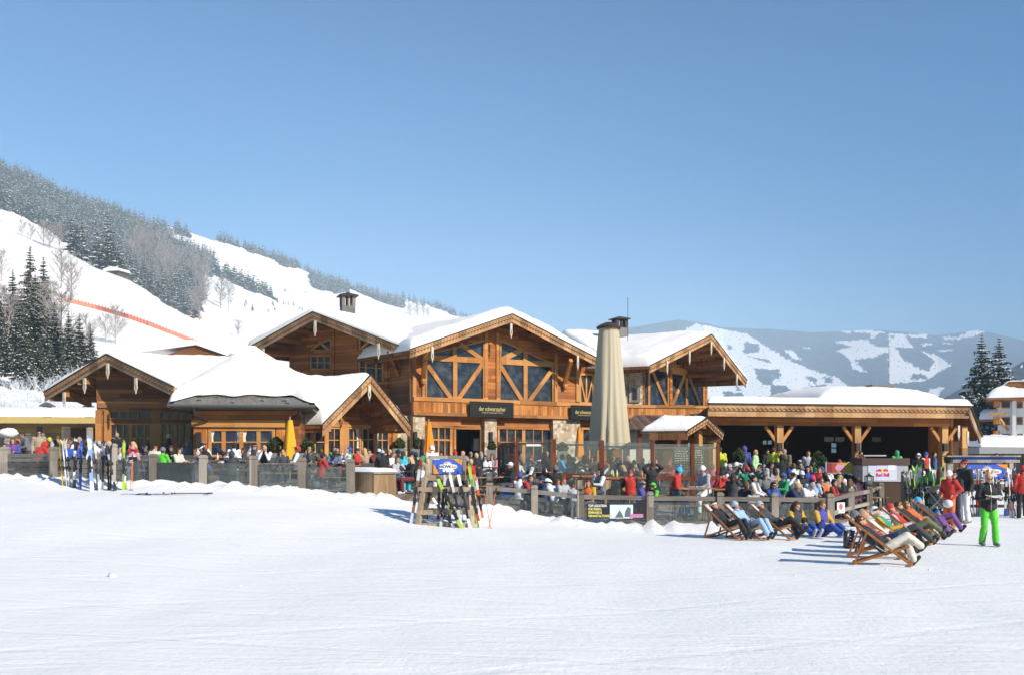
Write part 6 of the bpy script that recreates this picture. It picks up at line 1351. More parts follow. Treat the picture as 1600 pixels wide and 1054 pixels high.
def skis(px, d, c1, c2, lb, lean=8, roll=0, rz=0, s=1.0, z=None, gap=.045):
    x = PX(px, d); zz = (H(x, d) if z is None else z) - .04; M = Matrix.Translation((x, d, zz)) @ Matrix.Rotation(R(rz), 4, 'Z') @ Matrix.Rotation(R(-lean), 4, 'X') @ Matrix.Rotation(R(roll), 4, 'Y') @ Matrix.Scale(s, 4)
    e = empty('ski_pair', M, lb, 'skis', 'pairs of skis left standing')
    for sg, ang in ((-1, 0), (1, 180)):
        Mi = M @ Matrix.Translation((0, sg * gap, 0)) @ Matrix.Rotation(R(ang), 4, 'Z') @ Matrix.Rotation(R(sg * .8), 4, 'Y')
        o = obj('ski', SKI, [], e, Mi); o.material_slots[0].link = 'OBJECT'; o.material_slots[0].material = paint(CN[c1]); o.material_slots[1].link = 'OBJECT'; o.material_slots[1].material = paint(CN[c2]); obj('binding', BIND, [], o, Mi)
    return e
_pm = MB(); _pm.tube([(0, 0, 0), (0, 0, 1.2)], .009, 6); POLE = _pm.mesh('shaft'); _pm = MB(); _pm.lathe([(.008, .06), (.045, .065), (.045, .075), (.008, .08)], 8); BASK = _pm.mesh('basket'); _pm = MB(); _pm.tube([(0, 0, 1.08), (0, 0, 1.22)], .018, 6); _pm.tube([(0, 0, 1.2), (.05, 0, 1.12), (.04, 0, 1.02), (0, 0, 1.14)], .006, 4); GRIP = _pm.mesh('grip')
for me_ in (POLE, BASK, GRIP): me_.materials.append(M_dark)
def poles(px, d, c, lb, lean=10, roll=4, rz=0, z=None, s=1):
    x = PX(px, d); zz = (H(x, d) if z is None else z) - .05
    for k in range(2):
        M = Matrix.Translation((x + k * .07, d, zz)) @ Matrix.Rotation(R(rz), 4, 'Z') @ Matrix.Rotation(R(-lean - k * 2), 4, 'X') @ Matrix.Rotation(R(roll * (1 - 2 * k)), 4, 'Y') @ Matrix.Scale(s, 4); e = empty('ski_pole', M, lb, 'ski pole', lb[:60] + ' pair')
        o = obj('shaft', POLE, [], e); o.material_slots[0].link = 'OBJECT'; o.material_slots[0].material = paint(CN[c]); obj('basket', BASK, [], e); obj('grip', GRIP, [], e)
# along the left fence
for a in [(101, 34.2, 'yellow', 'yellow', 'yellow skis, leftmost of the row leaning on the left fence', 4, 0, 80), (107, 34.1, 'white', 'silver', 'slim white skis beside the yellow ones', 5, -1, 75), (116, 33.9, 'white', 'black', 'broad white skis with dark bindings by the left fence', 6, 1, 10, 1.03),
          (125, 33.7, 'blue', 'blue', 'dark blue skis leaning beside the broad white pair', 6, 3, 30), (144, 33.2, 'lightblue', 'white', 'light blue and white skis, longest of the left row', 9, -5, 5, 1.12), (155, 33.5, 'grey', 'silver', 'grey skis leaning by the chamfered post', 7, -3, 40), (160, 33.6, 'black', 'grey', 'black skis just right of the grey ones', 8, 2, 20, .95),
          (171, 33.4, 'black', 'black', 'plain black skis before the fence post', 6, 6, 60, .95), (181, 33.3, 'grey', 'black', 'grey and black skis leaning against the tall round topped post', 10, -10, 20), (193, 33.4, 'olive', 'lime', 'camouflage green skis left of the red poles', 5, 1, 15, 1.02), (197, 33.5, 'white', 'lime', 'white and lime skis behind the camouflage green pair', 7, -3, 30, .9)]: skis(*a)
poles(203, 33.2, 'orange', 'orange red ski pole standing right of the green skis', 6, 2); poles(148, 33.6, 'grey', 'grey ski pole between the blue and black skis', 12, 8); poles(175, 33.1, 'black', 'black ski pole slanting across the tall post', 15, 22); poles(112, 34, 'silver', 'silver ski pole between the white skis', 5, 2)
# skis lying on the snow in front
x = PX(258, 31.4); gz = H(x, 31.4) + .04
for k, (dx, rz, c1, c2, lb) in enumerate([(-.55, -4, 'blue', 'grey', 'blue ski lying flat on the open snow, tip to the left'), (-.15, 2, 'lightblue', 'black', 'black and blue ski lying on the open snow behind the other')]):
    M = Matrix.Translation((x + dx, 31.4 + k * .35, gz)) @ Matrix.Rotation(R(rz), 4, 'Z') @ Matrix.Rotation(R(-90), 4, 'Y') @ Matrix.Translation((0, 0, -.7)) @ Matrix.Rotation(R(-90), 4, 'Z'); e = empty('ski', M, lb, 'ski'); o = obj('ski_body', SKI, [], e); o.material_slots[0].link = 'OBJECT'; o.material_slots[0].material = paint(CN[c1]); o.material_slots[1].link = 'OBJECT'; o.material_slots[1].material = paint(CN[c2]); obj('binding', BIND, [], e)
for k in range(2):
    M = Matrix.Translation((x + .1, 31.5 + k * .25, gz)) @ Matrix.Rotation(R(3 + k * 5), 4, 'Z') @ Matrix.Rotation(R(90), 4, 'Y'); e = empty('ski_pole', M, 'ski pole lying beside the blue ski on the open snow', 'ski pole', 'poles lying on the open snow'); obj('shaft', POLE, [], e); obj('basket', BASK, [], e); obj('grip', GRIP, [], e)
# ---- front ski rack with sign
def snow_sign(parent, M, W_, H_):
    m = MB(); m.box((0, 0, 0), (W_, .03, H_)); obj('sign_board', m, simple('sign_blue', (.05, .12, .52), .5), parent, M)
    so_ = simple('sign_orange', (.75, .28, .03), .5); m = MB(); m.prism([(-W_ / 2, -H_ / 2), (-W_ * .30, -H_ / 2), (-W_ * .46, H_ * .1), (-W_ / 2, H_ * .2)], -.024, -.017); obj('orange_corner', m, so_, parent, M); m = MB(); m.prism([(W_ / 2, H_ / 2), (W_ * .2, H_ / 2), (W_ * .48, H_ * .12), (W_ / 2, H_ * .1)], -.024, -.017); obj('orange_corner', m, simple('sign_orange', (.75, .28, .03), .5), parent, M)
    m = MB(); c = (0, H_ * .24); star = []
    for k in range(18):
        a = math.pi * k / 17; r_s = (H_ * .26 if k % 2 == 0 else H_ * .14); star.append((math.cos(a) * r_s * 1.5, H_ * .10 + math.sin(a) * r_s * 1.25))
    m.prism(star, -.022, -.016); obj('snow_burst', m, M_wht, parent, M)
    m = MB(); cx, ry = W_ * .34, H_ * .17; pl = []
    for k in range(20):
        a = 2 * math.pi * k / 20; pl.append((math.copysign(cx, math.cos(a)) * (abs(math.cos(a)) ** .4), -.0 + ry * math.sin(a)))
    m.prism(pl, -.028, -.023); pl = [(x_ * .62 + W_ * .03, z_ * .65 - H_ * .27) for x_, z_ in pl]; m.prism(pl, -.027, -.0225); obj('white_cloud', m, M_wht, parent, M)
    lettering('SNOW', H_ * .27, simple('sign_letter_blue', (.03, .06, .28), .5), M @ Matrix.Translation((-W_ * .13, -.031, 0)), parent, ext=.002, bold=.004, sx=1.15)
    lettering('& fun', H_ * .27, simple('sign_letter_orange', (.70, .20, .03), .5), M @ Matrix.Translation((W_ * .18, -.031, 0)), parent, ext=.002, bold=.002, sx=.95)
    m = MB(); m.prism([(-W_ * .06, H_ * .2), (0, H_ * .2), (-W_ * .02, H_ * .27), (W_ * .02, H_ * .36), (-W_ * .03, H_ * .31), (-W_ * .08, H_ * .36), (-W_ * .045, H_ * .27)], -.031, -.0225); obj('sign_figure', m, MATS['sign_orange'], parent, M)
dR = 28.6; xr_ = PX(700, dR); gR = H(xr_, dR); MR = XF((xr_, dR, gR), R(-4)); rk = empty('ski_rack', MR, 'grey wooden A-frame ski rack with a blue sign standing in front of the terrace', 'ski rack')
for sx, wx in ((-1, -.62), (1, .62)):
    for sy in (-1, 1): m = MB(); m.beam((wx + sx * .0, sy * .14, 1.33), (wx + sx * .14, sy * .62, -.05), .12, .12); obj('leg', m, M_rack, rk)
for (z, y, w_) in ((1.32, 0, 1.55), (1.0, .30, 1.6), (1.0, -.30, 1.6), (.38, .52, 1.6), (.38, -.52, 1.6), (.02, -.64, 1.3)): m = MB(); m.beam((-w_ / 2, y, z), (w_ / 2, y, z + .01), .09, .13 if z < 1.2 else .16); obj('rail', m, M_rack, rk)
for sx in (-1, 1): m = MB(); m.beam((sx * .46, 0, 1.40), (sx * .46, 0, 1.84), .09, .09); obj('sign_post', m, M_grey, rk)
m = MB(); m.beam((-.54, 0, 1.89), (.54, 0, 1.89), .12, .09); obj('sign_rail', m, M_grey, rk)
snow_sign(rk, MR @ Matrix.Translation((0, -.06, 1.63)), .80, .40)
def rski(dx, dy, c1, c2, lb, lean, roll, s=1.0, rz=0):
    w_ = MR @ Vector((dx, dy, 0)); px = 800 + w_.x / w_.y * F; skis(px, w_.y, c1, c2, lb, lean, roll, rz, s, z=H(w_.x, w_.y))
for a in [(-.95, -.55, 'brown', 'silver', 'brown and silver skis at the left end of the front rack', 16, 8, 1.0), (-.80, -.50, 'grey', 'white', 'grey skis with white bindings beside the left rack leg', 18, 6, 1.0), (-.25, .75, 'blue', 'black', 'dark skis leaning on the back side of the front rack', -22, 6, .95), (-.38, .72, 'black', 'red', 'black and red skis on the back of the front rack', -20, 4, .95),
          (-.10, -.75, 'black', 'silver', 'black and silver skis left of the slanting lime ones on the front rack', 24, 4, 1.0), (-.05, .8, 'silver', 'black', 'silver skis on the far side in the middle of the front rack', -20, -5, 1.0), (.72, -.75, 'black', 'white', 'dark skis just left of the bright green pair on the front rack', 22, -12, 1.05), (-.70, .6, 'white', 'black', 'white skis on the far left of the front rack', -18, 8, .95),
          (.55, -1.10, 'black', 'lime', 'black skis with lime ends crossing the middle of the front rack', 30, -24, 1.1), (.35, -.95, 'black', 'white', 'short black and white skis slanting low at the front rack', 30, -34, .75), (.50, -.85, 'silver', 'white', 'silver skis leaning below the sign of the front rack', 26, -12, 1.05), (.92, -.55, 'green', 'lime', 'bright green skis at the right end of the front rack', 15, -8, 1.15),
          (1.0, -.60, 'red', 'white', 'red and white skis rightmost on the front rack', 17, -14, .85), (.98, .35, 'orange', 'white', 'orange and white skis behind the right rack leg', -15, -8, .9)]: rski(*a)
for dx, dy, c, lb, l, r_o in [(.25, -.8, 'silver', 'silver ski pole leaning under the rack sign', 22, -10), (.3, .6, 'lightblue', 'light blue ski pole behind the rack', -20, 8), (1.18, -.5, 'orange', 'orange ski pole at the right rack end', 14, 10), (-.1, .7, 'blue', 'blue ski pole at the back of the rack', -18, -5)]:
    w_ = MR @ Vector((dx, dy, 0)); poles(800 + w_.x / w_.y * F, w_.y, c, lb, l, r_o)
# ---- right ski rack with the wide sign
dQ = 35.5; xq_ = PX(1547, dQ); MQ = XF((xq_, dQ, 0), R(2)); rq = empty('ski_rack', MQ, 'long wooden ski rack with a wide blue sign, crowded with skis at the right', 'ski rack')
zt_ = P(0, 722, dQ).z
for sx in (-.95, .72): m = MB(); m.bb(sx - .07, sx + .07, -.07, .07, -.1, zt_); obj('post', m, M_rack, rq)
m = MB(); m.bb(-1.35, 1.0, -.09, .09, zt_, zt_ + .10); obj('top_rail', m, M_grey, rq); m = MB(); m.bb(-1.2, .95, .10, .22, zt_ + .10, zt_ + .2); obj('back_board', m, MATS['sign_blue'], rq); m = MB(); m.bb(-1.5, 1.1, .0, .4, zt_ + .203, zt_ + .25); obj('upper_rail', m, M_grey, rq)
for z, y in ((1.05, -.15), (1.05, .2), (.35, -.2)): m = MB(); m.bb(-1.4, 1.1, y - .04, y + .04, z, z + .1); obj('rail', m, M_rack, rq)
snow_sign(rq, MQ @ Matrix.Translation((-.115, -.0, zt_ - .31)), 1.5, .52); m = MB(); m.bb(-.87, .64, -.05, .05, zt_ - .66, zt_ - .59); obj('sign_rail', m, M_rack, rq)
cc = ['black', 'silver', 'white', 'grey', 'black', 'white', 'lime', 'grey', 'red', 'black', 'blue', 'silver']; rA = random.Random(21)
names = {0: 'left end', 1: 'left part', 2: 'middle', 3: 'right part', 4: 'far right end'}
for k in range(18):
    px = 1497 + k * 6.1; c1, c2 = rA.choice(cc), rA.choice(cc)
    if k == 11: continue
    skis(px, 35.0 + rA.uniform(-.1, .1), c1, c2, '%s and %s skis standing in the right rack, %s' % (c1, c2, names[min(4, k // 4)]) if c1 != c2 else '%s skis standing in the right rack, %s' % (c1, names[min(4, k // 4)]), rA.uniform(4, 9), rA.uniform(-4, 4), rA.uniform(-70, 70), rA.uniform(.92, 1.05))
skis(1581, 34.3, 'white', 'white', 'tall white and red skis in front of the right end of the rack', 4, 0, 0, 1.06); skis(1583, 34.1, 'red', 'white', 'red and white skis beside the tall white pair at the right rack', 5, 1, 40, .95)
for k in range(4): poles(1502 + k * 17, 34.6, rA.choice(['silver', 'grey', 'black']), 'thin ski pole among the skis of the right rack, position %s' % ['far left', 'left of the sign', 'below the sign', 'right of the sign'][k], 5, 3)
# ---- skis heaped near the pavilion post
for k in range(14):
    px = 1424 + k * 3.4; c1, c2 = rA.choice(['green', 'black', 'red', 'white', 'grey', 'lime', 'silver']), rA.choice(['black', 'green', 'white', 'silver'])
    skis(px, 36.5 + rA.uniform(-.3, .8), c1, c2, '%s and %s skis in the heap leaning by the stroller, %s' % (c1, c2, 'left side' if k < 5 else 'middle' if k < 10 else 'right side'), rA.uniform(4, 14), rA.uniform(-16, 10), rA.uniform(-60, 60), rA.uniform(.9, 1.08))
m = MB(); fpost(m, PX(1416, 37), 37, P(0, 735, 37).z, .28); e = empty('bollard', XF((PX(1416, 37), 37, 0)), 'grey timber post in the snow left of the heaped skis', 'post'); obj('post', m, M_grey, e, Matrix())

# ================================================================== DECKCHAIRS
def deckchair_proto():
    e = empty('deckchair', XF((0, -400, 0)), 'x', 'deckchair', 'wooden deckchairs with white canvas'); w_ = .29
    for sx in (-1, 1):
        m = MB(); m.beam((sx * w_, .72, .98), (sx * w_, -.52, .04), .035, .05); obj('long_rail', m, M_deckchair, e)
        m = MB(); m.beam((sx * (w_ - .045), -.45, .42), (sx * (w_ - .045), .66, .03), .03, .05); obj('seat_rail', m, M_deckchair, e)
        m = MB(); m.beam((sx * (w_ + .04), .38, .70), (sx * (w_ + .04), .62, .05), .03, .04); obj('prop', m, M_deckchair, e)
    for (y, z, w2) in ((.72, .97, .6), (-.52, .05, .6), (-.45, .42, .5), (.66, .04, .52)): m = MB(); m.beam((-w2 / 2, y, z), (w2 / 2, y, z), .045, .05); obj('crossbar', m, M_deckchair, e)
    m = MB(); N = 14
    for j in range(N + 1):
        t = j / N; y = .70 * (1 - t) - .43 * t; z = .97 * (1 - t) + .42 * t - .42 * math.sin(math.pi * t ** 1.25) * (.8)
        for x in (-.24, .24): m.v.append((x, y, max(.2, z)))
    for j in range(N): m.f.append((j * 2, j * 2 + 1, j * 2 + 3, j * 2 + 2)); m.m.append(0)
    o = obj('canvas', m, simple('white_canvas', (.78, .74, .64), .9), e, smooth=True); sd_ = o.modifiers.new('thick', 'SOLIDIFY'); sd_.thickness = .012
    return e
DCP = [deckchair_proto()]; DC_N = 0
def deckchair(px, d, phi, lb):
    global DC_N
    x = PX(px, d); M = XF((x, d, H(x, d)), R(phi), .9); use(DCP, DC_N, M, lb); DC_N += 1; return M

# ================================================================== SMALL THINGS
def skiboots(px, d, rz, lb):
    x = PX(px, d); e = empty('ski_boots', XF((x, d, H(x, d)), R(rz)), lb, 'ski boots')
    for sg in (-1, 1):
        m = MB(); m.tube([(sg * .09, .04, .06), (sg * .09, .06, .18), (sg * .09, .03, .40)], [.075, .07, .08], 10); m.tube([(sg * .09, .10, .06), (sg * .09, -.05, .065), (sg * .09, -.2, .055)], [.065, .065, .05], 8); b = obj('boot', m, simple('boot_black', (.03, .028, .035), .35, spec=.5), e, smooth=True)
        for k in range(4): q = MB(); q.bb(sg * .09 - .035, sg * .09 + .035, -.075 + .012 * k - .03 * (k < 1), -.045 + .012 * k, .12 + k * .075, .135 + k * .075); obj('buckle', q, simple('buckle_violet', (.22, .2, .34), .4), b)
skiboots(1329, 23.7, 40, 'pair of black ski boots with violet buckles beside the front deckchair'); skiboots(1478, 31.5, 20, 'blue and black ski boots beside the guests in the far deckchairs')
def backpack(px, d, c, lb, s=1, dz=0, rz=0):
    x = PX(px, d); e = empty('backpack', XF((x, d, H(x, d) + dz), R(rz), s), lb, 'bag'); m = MB(); m.ball((0, 0, .22), (.20, .16, .26), 14, jit=.25); obj('body', m, simple('bag_' + lb[:6], c, .8), e, smooth=True); m = MB(); m.ball((0, -.14, .15), (.13, .07, .12), 10, jit=.2); obj('pocket', m, simple('bag_' + lb[:6], c, .8), e, smooth=True)
    for sg in (-1, 1): m = MB(); m.tube([(sg * .09, .12, .40), (sg * .11, .22, .3), (sg * .1, .16, .08)], .018, 6); obj('strap', m, M_dark, e)
backpack(356, 35.3, (.06, .07, .08), 'big dark rucksack leaning on the table inside the glass fence', 1.5); backpack(496, 35.0, (.12, .14, .15), 'grey rucksack below the guest in red', 1.1); backpack(1335, 30.6, (.02, .02, .025), 'black bag behind the sitting woman in yellow and blue', 1.0); backpack(1284, 27.2, (.03, .05, .2), 'dark blue bag beside the woman in the blue skirt', .9)
backpack(792, 32.6, (.04, .12, .5), 'blue rucksack hung over the fence right of the first post', .9, .35); backpack(1465, 33.0, (.03, .18, .42), 'bright blue bag by the stroller', .7); backpack(545, 36, (.5, .56, .52), 'pale blanket bundle lying on the table', .8, .73)
# helmets on tables
def helmet(px, d, dz, c, lb):
    x = PX(px, d); e = empty('ski_helmet', XF((x, d, H(x, d) + dz)), lb, 'helmet'); m = MB(); m.ball((0, 0, .1), (.13, .15, .12), 14); obj('shell', m, paint(c), e, smooth=True); m = MB(); m.tube([(-.125, -.06, .08), (0, -.165, .1), (.125, -.06, .08)], .03, 6); obj('goggles', m, M_dark, e)
helmet(372, 37.1, .78, (.7, .7, .7), 'white helmet on the grey table by the third glass panel'); helmet(855, 32.3, .95, (.75, .78, .76), 'white and green helmet on the fence rail'); helmet(545, 40.8, .78, (.65, .65, .7), 'silver helmet on the long brown table'); helmet(492, 35.6, .1, (.5, .58, .54), 'pale green helmet on the floor by the rucksack'); helmet(1331, 26.0, .5, (.2, .2, .22), 'dark helmet behind the front deckchairs')
# things on the tables: glasses and plates
def plate(px, d, dz, lb):
    x = PX(px, d); e = empty('plate', XF((x, d, H(x, d) + dz)), lb, 'plate', 'plates on the tables'); m = MB(); m.lathe([(.06, 0), (.13, .02), (.12, .025), (.05, .008)], 14); obj('dish', m, M_wht, e)
def bottle(px, d, dz, c, lb):
    x = PX(px, d); e = empty('bottle', XF((x, d, H(x, d) + dz)), lb, 'bottle', 'bottles and glasses on the tables'); m = MB(); m.lathe([(.035, 0), (.035, .14), (.014, .20), (.014, .25)], 10); obj('body', m, paint(c), e, smooth=True)
for i, (px, d, dz) in enumerate([(590, 41, .79), (612, 41, .79), (600, 41.2, .79), (1080, 32.1, 1.06), (1095, 32.2, 1.06), (662, 42.5, .79), (1165, 36, .79)]): plate(px, d, dz, ['white plate at the left of the table behind the wooden box', 'white plate at the right of the table behind the wooden box', 'white plate in the middle of the table behind the wooden box', 'white plate on the high table before the guest in red', 'white plate on the high table before the woman in white trousers', 'white plate left of the orange umbrella', 'white plate beside the green jacket'][i])
for i, (px, d, dz, c) in enumerate([(812, 38, 1.0, (.7, .75, .75)), (958, 36, 1.08, (.5, .6, .1)), (964, 36, 1.08, (.75, .7, .5)), (1003, 36.3, 1.08, (.75, .25, .05)), (1009, 36.3, 1.08, (.7, .7, .7)), (1030, 33.5, .95, (.2, .2, .25)), (340, 37.2, .79, (.7, .7, .72)), (1241, 45.8, .79, (.6, .5, .2))]): bottle(px, d, dz, c, ['clear bottle beside the left wind screen post', 'green herb pot on the boxy bar table', 'pale cutlery jar on the boxy bar table', 'orange bottle behind the banner', 'white bottle right of the orange one', 'dark bottle near the boy in the green jacket', 'pale bottle on the grey table', 'amber glass near the pavilion post'][i])
# stroller
xS = PX(1467, 34.5); st_ = empty('stroller', XF((xS, 34.5, H(xS, 34.5)), R(35)), 'grey green pushchair with a raised hood between the deckchairs and the skiers', 'pushchair'); m = MB(); N = 10
for j in range(N + 1):
    a = math.pi * .62 * j / N + .25
    for k in range(9): b = -1 + 2 * k / 8; m.v.append((b * .25, .38 * math.cos(a) - .05, .72 + .36 * math.sin(a) * (1 - .12 * b * b)))
for j in range(N):
    for k in range(8): m.f.append((j * 9 + k, j * 9 + k + 1, (j + 1) * 9 + k + 1, (j + 1) * 9 + k)); m.m.append(0)
o = obj('hood', m, simple('hood_green_grey', (.17, .17, .13), .9), st_, smooth=True); sd_ = o.modifiers.new('t', 'SOLIDIFY'); sd_.thickness = .02
m = MB(); m.tube([(0, .25, .62), (0, -.15, .55), (0, -.5, .45)], [.2, .24, .16], 10); obj('carry_seat', m, simple('stroller_seat', (.10, .10, .09), .9), st_, smooth=True)
m = MB(); m.tube([(-.25, .35, 1.0), (-.25, -.3, .3), (-.25, -.5, .12)], .014, 6); m.tube([(.25, .35, 1.0), (.25, -.3, .3), (.25, -.5, .12)], .014, 6); m.tube([(-.25, .3, .14), (-.25, -.2, .6)], .014, 6); m.tube([(.25, .3, .14), (.25, -.2, .6)], .014, 6); m.tube([(-.25, .35, 1.0), (.25, .35, 1.0)], .018, 6); obj('frame', m, M_steel, st_)
for sx in (-1, 1):
    for y in (.3, -.5): m = MB(); m.lathe([(.13, -.02), (.14, 0), (.13, .02)], 14, M=Matrix.Translation((sx * .29, y, .14)) @ Matrix.Rotation(R(90), 4, 'Y')); obj('wheel', m, M_dark, st_)
# snow lumps on the piste
rS = random.Random(6)
for i in range(7):
    x, y = rS.uniform(-10, 12), rS.uniform(16, 27); s_ = rS.uniform(.012, .025); m = MB(); m.ball((0, 0, s_ * .4), (s_ * 1.3, s_, s_ * .7), 8, jit=.5); o = obj('snow_lump', m, M_snow, None, XF((x, y, snow_h(x, y))), smooth=True); tag(o, 'small lump of snow lying on the open piste', 'snow lump', 'snow lumps on the piste')
p = P(175, 911, 16.5); m = MB(); m.ball((0, 0, .02), (.07, .05, .035), 9, jit=.5); tag(obj('snow_lump', m, M_snow, None, XF((p.x, 16.5, snow_h(p.x, 16.5))), smooth=True), 'largest snow lump, lying at the lower left of the piste', 'snow lump')
# ================================================================== PEOPLE
V = Vector
def cap(mb, p, q, r0, r1, n=10):
    p, q = V(p), V(q); d = q - p; L_ = max(d.length, 1e-4); d = d / L_; pts = []; rs = []
    for a in (75, 45, 15): pts.append(p - d * r0 * math.sin(R(a))); rs.append(r0 * math.cos(R(a)))
    for t in (.33, .66): pts.append(p + d * L_ * t); rs.append(r0 + (r1 - r0) * t)
    for a in (15, 45, 75): pts.append(q + d * r1 * math.sin(R(a))); rs.append(r1 * math.cos(R(a)))
    mb.tube(pts, rs, n)
def echain(mb, st, n=16):
    "torso: list of (centre, right vector, half width, half depth); closed with small ends"
    st = [(V(c), V(r).normalized(), a, b) for c, r, a, b in st]; b0 = len(mb.v)
    for i, (c, r, a, b) in enumerate(st):
        d = (st[min(i + 1, len(st) - 1)][0] - st[max(i - 1, 0)][0]).normalized(); r = (r - d * r.dot(d)).normalized(); f = d.cross(r)
        for k in range(n): t = 2 * math.pi * k / n; mb.v.append(tuple(c + r * a * math.cos(t) + f * b * math.sin(t)))
    for i in range(len(st) - 1):
        for k in range(n): mb.f.append((b0 + i * n + k, b0 + i * n + (k + 1) % n, b0 + (i + 1) * n + (k + 1) % n, b0 + (i + 1) * n + k)); mb.m.append(0)
    mb.f.append(tuple(b0 + k for k in range(n))[::-1]); mb.m.append(0); e = b0 + (len(st) - 1) * n; mb.f.append(tuple(e + k for k in range(n))); mb.m.append(0)
def remesh(mb, vox, name, smooth_it=3):
    me = mb.mesh('tmp'); o = bpy.data.objects.new('tmp', me); COL.objects.link(o); r = o.modifiers.new('r', 'REMESH'); r.mode = 'VOXEL'; r.voxel_size = vox; s_ = o.modifiers.new('s', 'SMOOTH'); s_.factor = .5; s_.iterations = smooth_it
    bpy.context.view_layer.update(); m2 = bpy.data.meshes.new_from_object(o.evaluated_get(bpy.context.evaluated_depsgraph_get())); bpy.data.objects.remove(o); m2.name = name
    m2.polygons.foreach_set('use_smooth', [True] * len(m2.polygons)); m2.materials.clear(); return m2
def S(**k):
    b = dict(pelvis=(0, .0, .95), chest=(0, 0, 1.28), neck=(0, .005, 1.46), head=(0, -.015, 1.61), face=(0, -1, -.05), shL=(.185, .005, 1.41), shR=(-.185, .005, 1.41), elL=(.25, .03, 1.13), elR=(-.25, .03, 1.13), wrL=(.25, -.07, .89), wrR=(-.25, -.07, .89),
             hiL=(.095, 0, .92), hiR=(-.095, 0, .92), knL=(.105, -.03, .50), knR=(-.105, -.03, .50), anL=(.12, .02, .09), anR=(-.12, .02, .09), toe=(0, -1, 0), hand=(0, 0, -1))
    b.update(k); return {a: V(c) for a, c in b.items()}
SIT = dict(pelvis=(0, 0, .56), chest=(0, -.03, .90), neck=(0, -.04, 1.08), head=(0, -.065, 1.225), shL=(.185, -.03, 1.03), shR=(-.185, -.03, 1.03), hiL=(.1, -.02, .54), hiR=(-.1, -.02, .54), knL=(.13, -.46, .53), knR=(-.13, -.46, .53), anL=(.13, -.44, .09), anR=(-.13, -.44, .09), elL=(.25, -.14, .80), elR=(-.25, -.14, .80), wrL=(.13, -.36, .82), wrR=(-.13, -.36, .82), hand=(0, -1, 0))
def sit(**k): d = dict(SIT); d.update(k); return S(**d)
REC = dict(pelvis=(0, .02, .37), chest=(0, .33, .62), neck=(0, .46, .78), head=(0, .515, .93), face=(0, -.86, .45), shL=(.19, .42, .735), shR=(-.19, .42, .735), elL=(.27, .20, .50), elR=(-.27, .20, .50), wrL=(.06, .0, .58), wrR=(-.06, -.02, .56), hiL=(.1, -.02, .38), hiR=(-.1, -.02, .38), knL=(.13, -.44, .54), knR=(-.13, -.42, .56), anL=(.14, -.66, .13), anR=(-.12, -.70, .13), toe=(0, -.6, .8), hand=(-.1, -.5, -.1))
def rec(**k): d = dict(REC); d.update(k); return S(**d)
